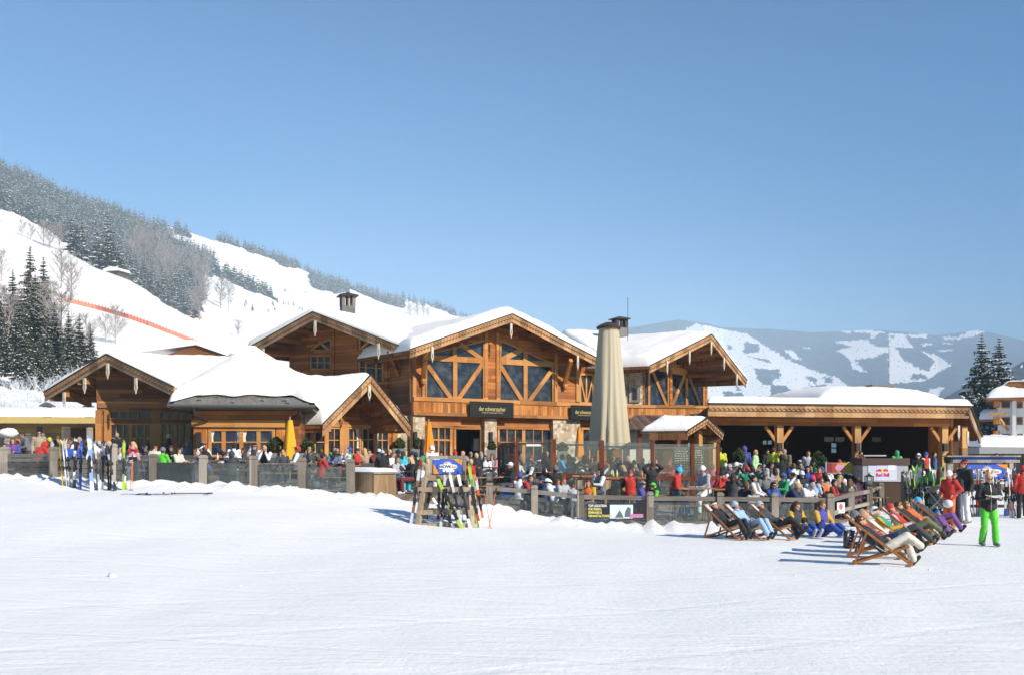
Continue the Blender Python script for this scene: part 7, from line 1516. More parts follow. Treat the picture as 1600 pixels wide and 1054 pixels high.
POSE = {
 'stand': S(), 'standb': S(elL=(.24, -.02, 1.12), wrL=(.10, -.22, 1.08), elR=(-.26, .04, 1.13), knL=(.11, -.06, .5), anL=(.13, .05, .09)),
 'read': S(elL=(.27, -.02, 1.13), elR=(-.27, -.02, 1.13), wrL=(.14, -.25, 1.15), wrR=(-.14, -.25, 1.15), hand=(0, -1, .1), face=(0, -1, -.25), anL=(.13, -.10, .09), anR=(-.12, .10, .09), knL=(.11, -.10, .5)),
 'goggles': S(elL=(.33, -.12, 1.52), elR=(-.33, -.12, 1.52), wrL=(.12, -.13, 1.66), wrR=(-.12, -.13, 1.66), hand=(0, 0, 1), face=(.25, -1, -.4)),
 'bent': S(pelvis=(0, .08, .93), chest=(0, -.20, 1.16), neck=(0, -.35, 1.26), head=(0, -.46, 1.33), face=(0, -.7, -.7), shL=(.185, -.30, 1.22), shR=(-.185, -.30, 1.22), elL=(.22, -.38, .93), elR=(-.22, -.38, .93), wrL=(.13, -.48, .72), wrR=(-.13, -.48, .72)),
 'lean': S(chest=(0, -.10, 1.25), neck=(0, -.17, 1.42), head=(0, -.23, 1.55), face=(0, -1, -.5), shL=(.185, -.13, 1.36), shR=(-.185, -.13, 1.36), elL=(.24, -.16, 1.08), elR=(-.24, -.16, 1.08), wrL=(.12, -.36, 1.0), wrR=(-.12, -.36, 1.0), hand=(0, -1, -.2)),
 'hip': S(elL=(.33, .12, 1.17), wrL=(.15, -.08, 1.02), elR=(-.25, -.02, 1.12), wrR=(-.10, -.24, 1.0), hand=(0, -.6, -.4), face=(.1, -1, -.5)),
 'sit': sit(), 'drink': sit(elR=(-.27, -.20, .93), wrR=(-.06, -.24, 1.17), hand=(.1, -.2, .6), face=(.15, -1, .05)), 'chin': sit(chest=(0, -.08, .89), neck=(0, -.13, 1.06), head=(0, -.18, 1.19), shL=(.185, -.10, 1.01), shR=(-.185, -.10, 1.01), elL=(.2, -.38, .80), elR=(-.2, -.38, .80), wrL=(.07, -.30, 1.06), wrR=(-.07, -.30, 1.06), hand=(0, 0, 1)),
 'lounge': sit(pelvis=(0, .05, .55), chest=(0, .12, .88), neck=(0, .15, 1.05), head=(0, .15, 1.2), face=(0, -1, .25), shL=(.185, .13, 1.0), shR=(-.185, .13, 1.0), elL=(.26, .0, .75), elR=(-.26, .0, .75), wrL=(.08, -.22, .68), wrR=(-.1, -.22, .66)),
 'over': sit(chest=(0, -.16, .85), neck=(0, -.28, .98), head=(0, -.37, 1.08), face=(0, -.8, -.6), shL=(.185, -.22, .96), shR=(-.185, -.22, .96), elL=(.25, -.33, .78), elR=(-.25, -.33, .78), wrL=(.1, -.52, .8), wrR=(-.1, -.52, .8)),
 'wide': sit(elL=(.46, -.10, .94), elR=(-.46, -.10, .94), wrL=(.62, -.30, .98), wrR=(-.50, -.32, 1.02)),
 'stool': sit(pelvis=(0, 0, .84), chest=(0, -.08, 1.18), neck=(0, -.12, 1.35), head=(0, -.16, 1.49), face=(0, -1, -.35), shL=(.185, -.10, 1.30), shR=(-.185, -.10, 1.30), hiL=(.1, -.02, .82), hiR=(-.1, -.02, .82), knL=(.11, -.38, .60), knR=(-.12, -.34, .56), anL=(.12, -.42, .12), anR=(-.13, -.22, .12), elL=(.24, -.14, 1.03), elR=(-.24, -.14, 1.03), wrL=(.1, -.34, .90), wrR=(-.1, -.34, .90)),
 'recline': rec(), 'cross': rec(knL=(.07, -.42, .54), anL=(.10, -.56, .10), knR=(-.03, -.42, .66), anR=(.14, -.72, .40)), 'cross2': rec(knL=(.12, -.42, .55), anL=(.12, -.58, .10), knR=(-.05, -.44, .60), anR=(.03, -.80, .28), wrL=(.10, -.12, .60), wrR=(-.12, -.14, .60)),
 'ground': S(pelvis=(0, 0, .14), chest=(0, .06, .47), neck=(0, .06, .64), head=(0, .04, .785), face=(.4, -1, -.15), shL=(.18, .06, .59), shR=(-.18, .06, .59), elL=(.24, -.08, .35), elR=(-.24, -.08, .35), wrL=(.06, -.26, .32), wrR=(-.06, -.26, .30), hiL=(.1, -.03, .14), hiR=(-.1, -.03, .14), knL=(.13, -.40, .30), knR=(-.12, -.40, .28), anL=(.10, -.74, .09), anR=(-.12, -.74, .09), toe=(0, -.5, .8), hand=(0, -1, -.2)),
}
def hframe(p):
    f = p['face'].normalized(); up = (p['head'] - p['neck']).normalized(); r = up.cross(-f).normalized(); 
    x = (-f).cross(V((0, 0, 1)) if abs(f.z) < .9 else up); x = (f.cross(V((0, 0, 1)))).normalized(); x = -x if False else x
    z = x.cross(f).normalized(); return Matrix(((x.x, -f.x, z.x, p['head'].x), (x.y, -f.y, z.y, p['head'].y), (x.z, -f.z, z.z, p['head'].z), (0, 0, 0, 1)))
def hand(mb, wr, d, side):
    d = d.normalized(); palm = wr + d * .055; cap(mb, wr, palm, .026, .034, 8); s_ = V((0, 0, 1)) if abs(d.z) < .8 else V((0, 1, 0)); lat = d.cross(s_).normalized(); nrm = lat.cross(d).normalized()
    for k in range(4):
        o = lat * (k - 1.5) * .017; ln = (.055, .065, .062, .048)[k]; a = palm + o + d * .02; b = a + d * ln * .55 - nrm * .008; c = b + d * ln * .35 - nrm * .022
        cap(mb, a, b, .0095, .009, 6); cap(mb, b, c, .009, .008, 6)
    t = wr + d * .03 + lat * (-.028); cap(mb, t, t + d * .035 - lat * .02, .011, .009, 6)
def make_pose(name):
    p = POSE[name]; rt = (p['shR'] - p['shL']).normalized(); hp = (p['hiR'] - p['hiL']).normalized(); Hm = hframe(p); out = {}
    def torso(mb, e, low=0):
        pv, ch, nk = p['pelvis'], p['chest'], p['neck']; w_ = pv.lerp(ch, .45); d0 = (w_ - pv).normalized()
        echain(mb, [(pv - d0 * (.10 + low), hp, .06, .05), (pv - d0 * (.06 + low), hp, .15 + e, .10 + e), (pv, hp, .165 + e, .115 + e), (w_, rt, .135 + e * 1.3, .095 + e * 1.2), (ch, rt, .165 + e, .115 + e), (ch.lerp(nk, .5), rt, .17 + e, .10 + e), (ch.lerp(nk, .82), rt, .11 + e, .075 + e), (nk, rt, .05 + e * .6, .05 + e * .6)])
        for s_ in 'LR': mb.ball(p['sh' + s_], (.062 + e, .06 + e, .06 + e), 10)
    m = MB(); torso(m, 0)
    for s_ in 'LR':
        cap(m, p['sh' + s_], p['el' + s_], .048, .038); cap(m, p['el' + s_], p['wr' + s_], .038, .024); hand(m, p['wr' + s_], p['hand'] if s_ == 'R' else V((-p['hand'].x, p['hand'].y, p['hand'].z)), s_)
        cap(m, p['hi' + s_], p['kn' + s_], .085, .055); cap(m, p['kn' + s_], p['an' + s_], .053, .036); cap(m, p['an' + s_], p['an' + s_] + p['toe'].normalized() * .13 - V((0, 0, .03)), .035, .028)
    cap(m, p['neck'] - V((0, 0, .03)), p['head'] - Hm.to_3x3() @ V((0, -.02, .05)), .055, .05)
    m.ball((0, .008, .015), (.076, .094, .108), 18, M=Hm); m.ball((0, -.03, -.055), (.054, .055, .058), 14, M=Hm); m.ball((0, -.095, -.012), (.013, .022, .026), 8, M=Hm); m.ball((0, -.082, -.085), (.022, .018, .018), 8, M=Hm)
    for sg in (-1, 1): m.ball((sg * .079, .008, -.005), (.012, .022, .030), 8, M=Hm); m.ball((sg * .03, -.078, .028), (.026, .016, .010), 8, M=Hm)
    out['body'] = remesh(m, .0125, 'body', 1)
    j = MB(); torso(j, .032, .05)
    for s_ in 'LR': cap(j, p['sh' + s_], p['el' + s_], .078, .062); cap(j, p['el' + s_], p['el' + s_].lerp(p['wr' + s_], .93), .062, .046)
    nk = p['neck']; up = (p['head'] - nk).normalized(); cap(j, nk - up * .03, nk + up * .035, .082, .072)
    out['jacket'] = remesh(j, .017, 'jacket', 2); me = out['jacket']; co = np.zeros(len(me.vertices) * 3); me.vertices.foreach_get('co', co); co = co.reshape(-1, 3)
    def sd(a, b): a, b = np.array(a), np.array(b); t = np.clip(((co - a) @ (b - a)) / ((b - a) @ (b - a)), 0, 1)[:, None]; return np.linalg.norm(co - a - t * (b - a), axis=1)
    arm = np.minimum.reduce([np.minimum(sd(p['sh' + s_] + (p['el' + s_] - p['sh' + s_]) * .12, p['el' + s_]), sd(p['el' + s_], p['wr' + s_])) for s_ in 'LR']); tor = sd(p['pelvis'], p['neck']) - .085
    av = arm < tor; me.polygons.foreach_set('material_index', [1 if av[list(f.vertices)[0]] else 0 for f in me.polygons])
    # folds: gentle creases
    n_ = np.array([noise.noise(V(c) * 9) * .008 + noise.noise(V((c[0] * 5, c[1] * 5, c[2] * 28))) * .006 for c in co]); nr = np.zeros(len(me.vertices) * 3); me.vertices.foreach_get('normal', nr); co = co + nr.reshape(-1, 3) * n_[:, None]; me.vertices.foreach_set('co', co.ravel())
    t = MB(); pv = p['pelvis']; d0 = (pv.lerp(p['chest'], .45) - pv).normalized()
    echain(t, [(pv - d0 * .12, hp, .08, .06), (pv - d0 * .07, hp, .16, .115), (pv, hp, .18, .13), (pv + d0 * .08, hp, .165, .12)])
    for s_ in 'LR': cap(t, p['hi' + s_], p['kn' + s_], .105, .082); cap(t, p['kn' + s_], p['kn' + s_].lerp(p['an' + s_], .92), .08, .082)
    out['trousers'] = remesh(t, .018, 'trousers', 2); me = out['trousers']; co = np.zeros(len(me.vertices) * 3); me.vertices.foreach_get('co', co); co = co.reshape(-1, 3)
    n_ = np.array([noise.noise(V(c) * 7) * .009 + noise.noise(V((c[0] * 5, c[1] * 5, c[2] * 24))) * .006 for c in co]); nr = np.zeros(len(me.vertices) * 3); me.vertices.foreach_get('normal', nr); me.vertices.foreach_set('co', (co + nr.reshape(-1, 3) * n_[:, None]).ravel())
    for s_ in 'LR':
        b = MB(); a = p['an' + s_]; sh_ = (a - p['kn' + s_]).normalized(); tv = p['toe'].normalized(); b.smooth = True; cap(b, a - sh_ * .10, a, .062, .058); cap(b, a + sh_ * .02 - tv * .05, a + sh_ * .035 + tv * .15, .05, .045); out['boot' + s_] = b.mesh('boot')
    out['H'] = Hm
    for k in ('body',): out[k].materials.append(M_skin)
    for k, n in (('jacket', 2), ('trousers', 1), ('bootL', 1), ('bootR', 1)):
        for _ in range(n): out[k].materials.append(M_dark)
    return out
PM = {}
# head things, in head space
def hmesh(mb, name): mb.smooth = True; me = mb.mesh(name); me.materials.append(M_dark); return me
def shell(r, c, cond, n=22, jit=0):
    mb = MB(); mb.ball(c, r, n, jit=jit); keep = []
    for f in mb.f:
        q = sum((V(mb.v[i]) for i in f), V()) / len(f)
        if cond(q): keep.append(f)
    mb.f = keep; mb.m = [0] * len(keep); return mb
hairf = lambda q: not (q.y < -.035 and q.z < .055 + .2 * max(0, -q.y - .06)) and q.z > -.075 + (.06 if q.y < .02 else 0)
HEADM = {}
m = shell((.088, .106, .122), (0, .014, .018), hairf, 22, .08); HEADM['short'] = [('hair', hmesh(m, 'hair'))]
m = shell((.094, .110, .126), (0, .016, .016), hairf, 22, .12); m.tube([(0, .06, .02), (0, .085, -.08), (0, .09, -.20), (0, .07, -.30)], [.08, .088, .085, .04], 12)
for sg in (-1, 1): m.tube([(sg * .07, .0, .03), (sg * .085, .01, -.08), (sg * .085, .0, -.22)], [.03, .034, .02], 8)
HEADM['long'] = [('hair', hmesh(m, 'hair'))]
m = shell((.088, .106, .120), (0, .014, .018), hairf, 22, .06); m.ball((0, .12, .05), .045, 10, jit=.2); HEADM['bun'] = [('hair', hmesh(m, 'hair'))]
m = shell((.088, .106, .120), (0, .014, .018), hairf, 22, .06); m.tube([(0, .11, .05), (0, .16, .0), (0, .15, -.14), (0, .12, -.24)], [.03, .04, .035, .01], 8); HEADM['tail'] = [('hair', hmesh(m, 'hair'))]
_bh = shell((.084, .10, .115), (0, .012, .008), lambda q: q.z < .02 and q.z > -.07 and q.y > -.01, 20, .08)
m = shell((.096, .114, .142), (0, .014, .030), lambda q: q.z > .022 - .1 * min(0, q.y) * 0, 22, .03); m.lathe([(.093, -.02), (.100, -.01), (.100, .03), (.094, .04)], 18, (0, .014, .035), M=Matrix.Diagonal((1, 1.17, 1, 1))); HEADM['beanie'] = [('beanie', hmesh(m, 'beanie')), ('hair', hmesh(_bh, 'hair'))]
m2 = MB(); m2.v = list(m.v); m2.f = list(m.f); m2.m = list(m.m); m2.ball((0, .02, .20), .045, 10, jit=.2); HEADM['bobble'] = [('bobble_hat', hmesh(m2, 'bobble_hat')), ('hair', hmesh(_bh, 'hair'))]
m = shell((.090, .107, .118), (0, .012, .020), lambda q: q.z > .03, 20); m.prism([(-.07, -.10), (.07, -.10), (.055, -.175), (-.055, -.175)], 0, 0.01, M=Matrix(((1, 0, 0, 0), (0, 0, 1, 0), (0, 1, 0, .045), (0, 0, 0, 1)))); HEADM['cap'] = [('cap', hmesh(m, 'cap')), ('hair', hmesh(_bh, 'hair'))]
m = shell((.112, .130, .138), (0, .010, .022), lambda q: not (q.y < -.03 and q.z < .045) and q.z > -.05, 22); g = MB(); g.tube([(-.115, .02, .05), (-.095, -.075, .05), (0, -.130, .05), (.095, -.075, .05), (.115, .02, .05)], .026, 8); HEADM['helmet'] = [('helmet', hmesh(m, 'helmet')), ('goggles', hmesh(g, 'goggles'))]
m = shell((.118, .125, .15), (0, .03, .01), lambda q: not (q.y < -.02 and abs(q.x) < .085 and q.z < .10), 22, .06); m.tube([(0, .05, -.10), (0, .03, -.17)], [.10, .11], 12); HEADM['hood'] = [('hood', hmesh(m, 'hood'))]
m = shell((.088, .106, .122), (0, .014, .018), hairf, 22, .08); g = MB(); g.lathe([(.088, -.02), (.095, -.015), (.095, .025), (.088, .03)], 20, (0, .012, .05), M=Matrix.Diagonal((1, 1.16, 1, 1))); HEADM['band'] = [('headband', hmesh(g, 'headband')), ('hair', hmesh(m, 'hair'))]
m = shell((.082, .10, .10), (0, .012, .006), lambda q: q.z < .035 and q.z > -.07 and q.y > -.02, 20, .08); HEADM['bald'] = [('hair', hmesh(m, 'hair'))]
g = MB()
for sg in (-1, 1): g.ball((sg * .034, -.088, .012), (.029, .010, .018), 10); g.tube([(sg * .06, -.078, .016), (sg * .082, .01, .012)], .004, 4)
g.tube([(-.02, -.096, .016), (.02, -.096, .016)], .004, 4); GLS = hmesh(g, 'sunglasses')
g = MB()
for sg in (-1, 1): g.ball((sg * .031, -.0865, .012), (.010, .006, .0055), 8)
EYES = hmesh(g, 'eyes'); g = MB(); g.ball((0, -.0885, -.052), (.020, .005, .006), 8); MOUTH = hmesh(g, 'mouth')
def cloth(c, bump=.25): return simple('cloth_%02d%02d%02d' % tuple(int(v * 99) for v in c), c, .75, var=.14, scale=11, bump=bump, sheen=.15)
K = dict(bk=(.018, .018, .02), dk=(.05, .052, .06), gy=(.16, .17, .18), lg=(.40, .41, .43), wh=(.76, .76, .76), cr=(.62, .58, .48), rd=(.48, .03, .02), or_=(.62, .14, .03), ye=(.60, .34, .02), ny=(.55, .62, .04), gn=(.10, .54, .04), tg=(.03, .30, .13), lgn=(.42, .62, .34),
         bl=(.03, .08, .33), lb=(.34, .50, .68), tq=(.03, .50, .62), nv=(.02, .03, .09), pu=(.16, .06, .25), mg=(.50, .03, .16), pk=(.62, .22, .28), br=(.17, .10, .055), be=(.38, .29, .19), ol=(.14, .15, .07), mr=(.16, .02, .03), jb=(.10, .15, .24), bb=(.05, .42, .72), vi=(.07, .07, .32), dbr=(.07, .045, .03))
HC = dict(k=(.012, .009, .008), b=(.055, .028, .014), m=(.14, .07, .03), y=(.55, .38, .18), g=(.30, .28, .26), r=(.22, .06, .02))
NPRS = 0
def ovr(o, i, m): o.material_slots[i].link = 'OBJECT'; o.material_slots[i].material = m
def figure(M, pose, hd, hc, hat, top, slv, leg, label, gl=0, group=None, boot='bk', near=False):
    global NPRS; NPRS += 1
    if pose not in PM: PM[pose] = make_pose(pose)
    q = PM[pose]; e = empty('person', M, label, 'person', group); Hw = M @ q['H']
    obj('body', q['body'], [], e)
    o = obj('jacket', q['jacket'], [], e); ovr(o, 0, cloth(K[top])); ovr(o, 1, cloth(K[slv]))
    o = obj('trousers', q['trousers'], [], e); ovr(o, 0, cloth(K[leg]))
    for s_ in 'LR': o = obj('boot', q['boot' + s_], [], e); ovr(o, 0, cloth(K[boot]))
    for n, me in HEADM[hd]:
        o = obj(n, me, [], e, Hw); ovr(o, 0, simple('hair_' + hc, HC[hc], .6, var=.35, scale=60, bump=.4) if n == 'hair' else (simple('goggle_lens', (.05, .04, .03), .15, spec=.8) if n == 'goggles' else cloth(K[hat])))
    if gl: obj('sunglasses', GLS, [], e, Hw).material_slots[0].material
    else: obj('eyes', EYES, [], e, Hw)
    if near: o = obj('mouth', MOUTH, [], e, Hw); ovr(o, 0, simple('lips', (.42, .12, .09), .5))
    return e
def person(px, py, d0, pose, phi, hd, hc, hat, top, slv, leg, label, gl=0, s=1.0, group='guests on the terrace', fixed=False, snow=False, boot='bk', near=False, off=0):
    ht = POSE[pose]['head'].z + .13 + (.04 if hd in ('beanie', 'bobble') else 0); best = None
    hx, hy = POSE[pose]['head'].x * s, POSE[pose]['head'].y * s; a = R(phi); ox, oy = hx * math.cos(a) - hy * math.sin(a), hx * math.sin(a) + hy * math.cos(a)
    for k in (range(-14, 15) if not fixed else [0]):
        d = d0 + k * .125
        if not snow and abs(px - 680) > 80 and d < yfront(PX(px, d)) + .75: continue
        x = PX(px, d); z = H(x, d) + (0 if snow else .025) + off; pr = HZ - (z + ht * s - ZC) * F / d; c = abs(pr - py) + abs(k) * .12
        if best is None or c < best[0]: best = (c, d, x, z, pr - py)
    if best is None: d = yfront(PX(px, d0)) + .9; x = PX(px, d); best = (0, d, x, H(x, d) + .025, 0)
    c, d, x, z, er = best
    s2 = s
    if abs(er) > 1.5: s2 = s * max(.90, min(1.08, 1 + (er * d / F) / (ht * s)))
    return figure(XF((x - ox, d - oy, z), a, s2), pose, hd, hc, hat, top, slv, leg, label, gl, group, boot, near)
SBS = .9
def sunbather(px, py, d, pose, phi, hd, hc, hat, top, slv, leg, label, clabel, gl=0, s=1.0, boot='bk', near=True, zoff=0):
    # px, d: the head; the chair stands under the body
    a = R(phi); x = PX(px, d) + .50 * SBS * math.sin(a); y = d - .50 * SBS * math.cos(a); px2 = 800 + x / y * F; M = deckchair(px2, y, phi, clabel) if clabel else XF((x, y, H(x, y)), a)
    return figure(M @ Matrix.Translation((0, 0, zoff)), pose, hd, hc, hat, top, slv, leg, label, gl, 'sunbathers in the deckchairs', boot, near)
PE = [
 (7, 694, 39.5, 'sit', 20, 'short', 'b', '', 'dk', 'dk', 'dk', 'dark haired child sitting behind the leftmost fence post'), (20, 683, 41, 'sit', 10, 'long', 'm', '', 'pu', 'vi', 'dk', 'girl in a violet jacket at the far left table'),
 (28, 685, 42.5, 'sit', 30, 'beanie', 'b', 'or_', 'cr', 'rd', 'dk', 'child with an orange red hat beside the girl in violet'), (35, 674, 42, 'lean', -50, 'short', 'b', '', 'gy', 'gy', 'dk', 'man in a grey jacket leaning over the far left table'),
 (61, 670, 40.5, 'stand', 30, 'bun', 'k', '', 'be', 'be', 'bk', 'woman in a light brown jacket and sunglasses standing behind the slatted fence', 1), (70, 690, 39, 'over', 150, 'hood', 'b', 'rd', 'rd', 'rd', 'dk', 'crouching guest in a bright red hooded jacket left of the second post'),
 (77, 682, 42, 'bent', 60, 'cap', 'b', 'ny', 'rd', 'rd', 'bk', 'guest in red with a lime cap bending right of the brown jacket woman'), (90, 680, 41, 'bent', 20, 'short', 'm', '', 'dk', 'lg', 'dk', 'guest with light grey sleeves bending above the second fence post'),
 (106, 690, 38.3, 'sit', 40, 'short', 'm', '', 'bl', 'bl', 'dk', 'child in blue behind the yellow and white skis'), (112, 683, 39.5, 'sit', -60, 'short', 'b', '', 'nv', 'wh', 'dk', 'brown haired guest with white sleeves behind the broad white skis'),
 (111, 676, 46, 'sit', 0, 'long', 'y', '', 'gy', 'gy', 'dk', 'blonde guest far back before the yellow building'), (124, 674, 45.5, 'sit', 5, 'beanie', 'b', 'be', 'bk', 'bk', 'dk', 'guest in black facing the camera before the yellow building'), (123, 691, 39, 'sit', 100, 'short', 'k', '', 'bl', 'bl', 'dk', 'guest in royal blue behind the dark blue skis'),
 (137, 689, 38.5, 'bent', -40, 'short', 'k', '', 'wh', 'wh', 'dk', 'dark haired guest in white bending behind the light blue skis'), (149, 690, 39.5, 'sit', 10, 'beanie', 'k', 'bk', 'ye', 'bk', 'dk', 'guest in a yellow and black jacket behind the grey skis'), (162, 688, 39, 'sit', -20, 'band', 'b', 'dk', 'wh', 'wh', 'dk', 'guest in white with a dark headband left of the tall round topped post'),
 (183, 675, 42.5, 'stand', 170, 'bald', 'g', '', 'bk', 'bk', 'bk', 'standing man in a black coat seen from behind by the left windows'), (188, 702, 36.8, 'sit', -30, 'bald', 'y', '', 'wh', 'bk', 'dk', 'fair haired child in white and black right of the tall post'), (197, 708, 36.2, 'over', -20, 'beanie', 'k', 'bk', 'lb', 'wh', 'jb', 'guest with a black beanie bending over behind the green skis'),
 (207, 698, 38.5, 'sit', 200, 'beanie', 'b', 'pk', 'pk', 'lg', 'dk', 'guest with a pink hat behind the orange red poles'), (243, 703, 39, 'drink', 30, 'band', 'b', 'rd', 'cr', 'cr', 'dk', 'guest in cream with a red headband behind the fence post left of bright green'),
 (264, 677, 43, 'standb', 120, 'short', 'y', '', 'bk', 'bk', 'bk', 'fair haired man in black standing before the glazed door'), (255, 713, 36.7, 'sit', 160, 'beanie', 'b', 'gy', 'gn', 'gn', 'dk', 'guest in a bright green jacket and grey beanie at the first grey table'),
 (280, 709, 37.6, 'sit', 70, 'long', 'b', '', 'cr', 'cr', 'dk', 'brown haired woman in a cream jacket right of the bright green jacket'), (308, 713, 37.8, 'over', -60, 'cap', 'b', 'lg', 'bl', 'bl', 'dk', 'guest in blue with a grey cap beside the second glass panel post'), (349, 709, 38, 'over', -60, 'bobble', 'k', 'bk', 'wh', 'wh', 'dk', 'guest with a black bobble hat and white jacket at the grey table'),
 (362, 716, 36.3, 'lounge', 190, 'hood', 'b', 'dk', 'dk', 'dk', 'dk', 'big hooded guest in dark grey seen from behind at the third glass panel'), (380, 714, 38, 'sit', -70, 'short', 'b', '', 'dk', 'dk', 'dk', 'dark haired guest in a dark jacket left of the fourth post'), (442, 711, 37.8, 'lounge', 10, 'long', 'y', '', 'dk', 'dk', 'dk', 'blonde woman in a dark jacket with a pale scarf behind the empty grey table'),
 (471, 703, 41.2, 'sit', 30, 'long', 'y', '', 'mg', 'mg', 'dk', 'blonde woman in a magenta jacket right of the yellow orange umbrella'), (502, 700, 42.3, 'sit', 180, 'short', 'm', '', 'ol', 'ol', 'dk', 'guest in olive brown seen from behind before the small gable'), (527, 700, 42.3, 'sit', 40, 'short', 'g', '', 'bk', 'bk', 'dk', 'grey haired man in black with sunglasses before the small gable', 1),
 (541, 700, 42.2, 'drink', -50, 'short', 'g', '', 'wh', 'wh', 'rd', 'grey haired guest in white lifting a cup before the small gable'), (558, 699, 41.6, 'sit', 80, 'cap', 'k', 'bk', 'rd', 'rd', 'dk', 'guest in a red jacket and black cap before the right windows of the small gable'), (505, 717, 36.6, 'sit', 130, 'beanie', 'k', 'bk', 'rd', 'rd', 'dk', 'guest in faded red with a black beanie behind the glass fence'),
 (609, 700, 43, 'sit', -20, 'short', 'y', '', 'dk', 'dk', 'dk', 'blond guest in a dark jacket behind the plates table'), (614, 706, 41, 'sit', 60, 'short', 'm', '', 'wh', 'wh', 'dk', 'child in white behind the woman in turquoise trousers'), (621, 713, 37.6, 'lounge', 40, 'long', 'm', '', 'lg', 'lg', 'tq', 'woman in a silver jacket and turquoise trousers right of the wooden box', 0, 1, 'lg'),
 (641, 713, 37.2, 'sit', -60, 'long', 'y', '', 'bk', 'bk', 'mr', 'long haired blonde in black and dark purple trousers right of turquoise', 0, 1, 'wh'), (630, 705, 41.3, 'sit', 180, 'tail', 'b', '', 'tq', 'lb', 'dk', 'guest in a light blue jacket seen from behind near the brown downpipe'), (650, 705, 40.2, 'sit', 170, 'beanie', 'k', 'nv', 'bk', 'rd', 'dk', 'guest in black and red with a navy hat left of the orange umbrella'),
 (675, 696, 38.6, 'stand', 190, 'helmet', 'b', 'wh', 'wh', 'wh', 'wh', 'person all in white with a white helmet behind the front ski rack'), (667, 714, 37, 'lean', 200, 'long', 'y', '', 'be', 'be', 'dk', 'curly blonde in beige seen from behind left of the rack sign', 0, .8), (689, 705, 42.5, 'sit', 0, 'short', 'k', '', 'dk', 'dk', 'dk', 'dark haired guest with sunglasses above the rack sign', 1), (711, 703, 42.3, 'sit', 20, 'bobble', 'b', 'rd', 'gn', 'dk', 'dk', 'guest with a red and lime bobble hat above the rack sign'),
 (723, 704, 43, 'sit', -30, 'short', 'y', '', 'be', 'be', 'dk', 'blond guest in beige above the right end of the rack sign'), (744, 705, 40.2, 'sit', 195, 'short', 'y', '', 'bk', 'bk', 'dk', 'blond guest in black seen from behind right of the rack sign'), (758, 710, 41, 'sit', -10, 'long', 'b', '', 'wh', 'wh', 'dk', 'woman in white with sunglasses left of the first screen post', 1), (769, 708, 41.3, 'sit', -30, 'long', 'm', '', 'lg', 'pk', 'dk', 'woman in a pale patterned jacket beside the woman in white', 1),
 (786, 707, 43.5, 'sit', 20, 'short', 'g', '', 'lg', 'lg', 'dk', 'guest in light grey behind the left glass screen'), (795, 703, 44.5, 'sit', -20, 'short', 'b', '', 'ny', 'ny', 'dk', 'guest in neon yellow behind the left glass screen'), (813, 701, 44.5, 'sit', 100, 'short', 'k', '', 'br', 'br', 'dk', 'dark haired guest in brown behind the left screen post'), (855, 704, 45, 'stand', 0, 'bald', 'b', '', 'bk', 'bk', 'bk', 'waiter in a black suit standing behind the middle screen'),
 (879, 705, 43, 'sit', 90, 'short', 'k', '', 'bb', 'bb', 'dk', 'dark haired guest in bright blue behind the middle screen'), (888, 704, 43.2, 'sit', -90, 'long', 'm', '', 'gy', 'gy', 'dk', 'brown haired guest facing the one in bright blue'), (913, 704, 43, 'sit', 180, 'long', 'k', '', 'ol', 'ol', 'dk', 'long black haired guest seen from behind below the third orange umbrella'), (930, 708, 42, 'sit', 160, 'short', 'b', '', 'dk', 'dk', 'dk', 'dark guest seen from behind left of the tall umbrella'),
 (966, 706, 42, 'lounge', 40, 'short', 'b', '', 'bk', 'bk', 'dk', 'man in black with sunglasses lounging right of the tall umbrella', 1), (957, 709, 43, 'sit', 20, 'cap', 'b', 'ny', 'gy', 'gy', 'dk', 'guest with a yellow cap right of the tall umbrella'), (981, 707, 43, 'sit', -40, 'long', 'y', '', 'pk', 'pk', 'dk', 'blonde guest in pink right of the tall umbrella'), (1004, 706, 42.4, 'sit', -40, 'bald', 'g', '', 'dk', 'dk', 'dk', 'balding man in dark grey before the kiosk'),
 (813, 741, 33.8, 'sit', 150, 'beanie', 'b', 'vi', 'wh', 'rd', 'dk', 'child with a violet hat between the first two fence posts'), (829, 744, 33.8, 'sit', 60, 'short', 'b', '', 'dk', 'rd', 'dk', 'man with a red collar facing right above the second fence post'), (846, 746, 33.5, 'sit', -70, 'beanie', 'b', 'nv', 'nv', 'nv', 'dk', 'guest in a navy beanie facing the man with the red collar'), (858, 749, 32.7, 'over', -150, 'helmet', 'b', 'wh', 'wh', 'lg', 'gy', 'child in a white helmet and jacket right of the navy beanie', 0, .9),
 (881, 749, 33.8, 'sit', 40, 'long', 'r', '', 'lg', 'lg', 'dk', 'red haired woman in light grey left of the lantern post'), (872, 752, 34.2, 'sit', 60, 'short', 'm', '', 'rd', 'be', 'dk', 'child with a red collar beside the red haired woman', 0, .92), (919, 750, 33.4, 'drink', -20, 'long', 'm', '', 'or_', 'ye', 'dk', 'brown haired woman in orange and yellow right of the lantern'), (895, 755, 32.6, 'lean', 190, 'short', 'm', '', 'lg', 'lg', 'gy', 'guest in pale grey seen from behind beside the lantern post', 0, .72),
 (1018, 720, 33.2, 'goggles', 15, 'cap', 'k', 'bk', 'bk', 'bk', 'bk', 'standing man in black adjusting his goggles with both hands'), (1004, 751, 31.8, 'sit', 70, 'helmet', 'b', 'gy', 'vi', 'vi', 'bk', 'boy in a grey helmet and blue jacket behind the banner', 0, .9), (1020, 754, 31.9, 'sit', -60, 'helmet', 'b', 'gn', 'bk', 'gn', 'bk', 'boy in a green and black jacket beside the boy in blue', 0, .86), (1061, 728, 32, 'stool', 70, 'bobble', 'b', 'bb', 'rd', 'rd', 'bb', 'skier in a red jacket and bright blue trousers on a bar stool'),
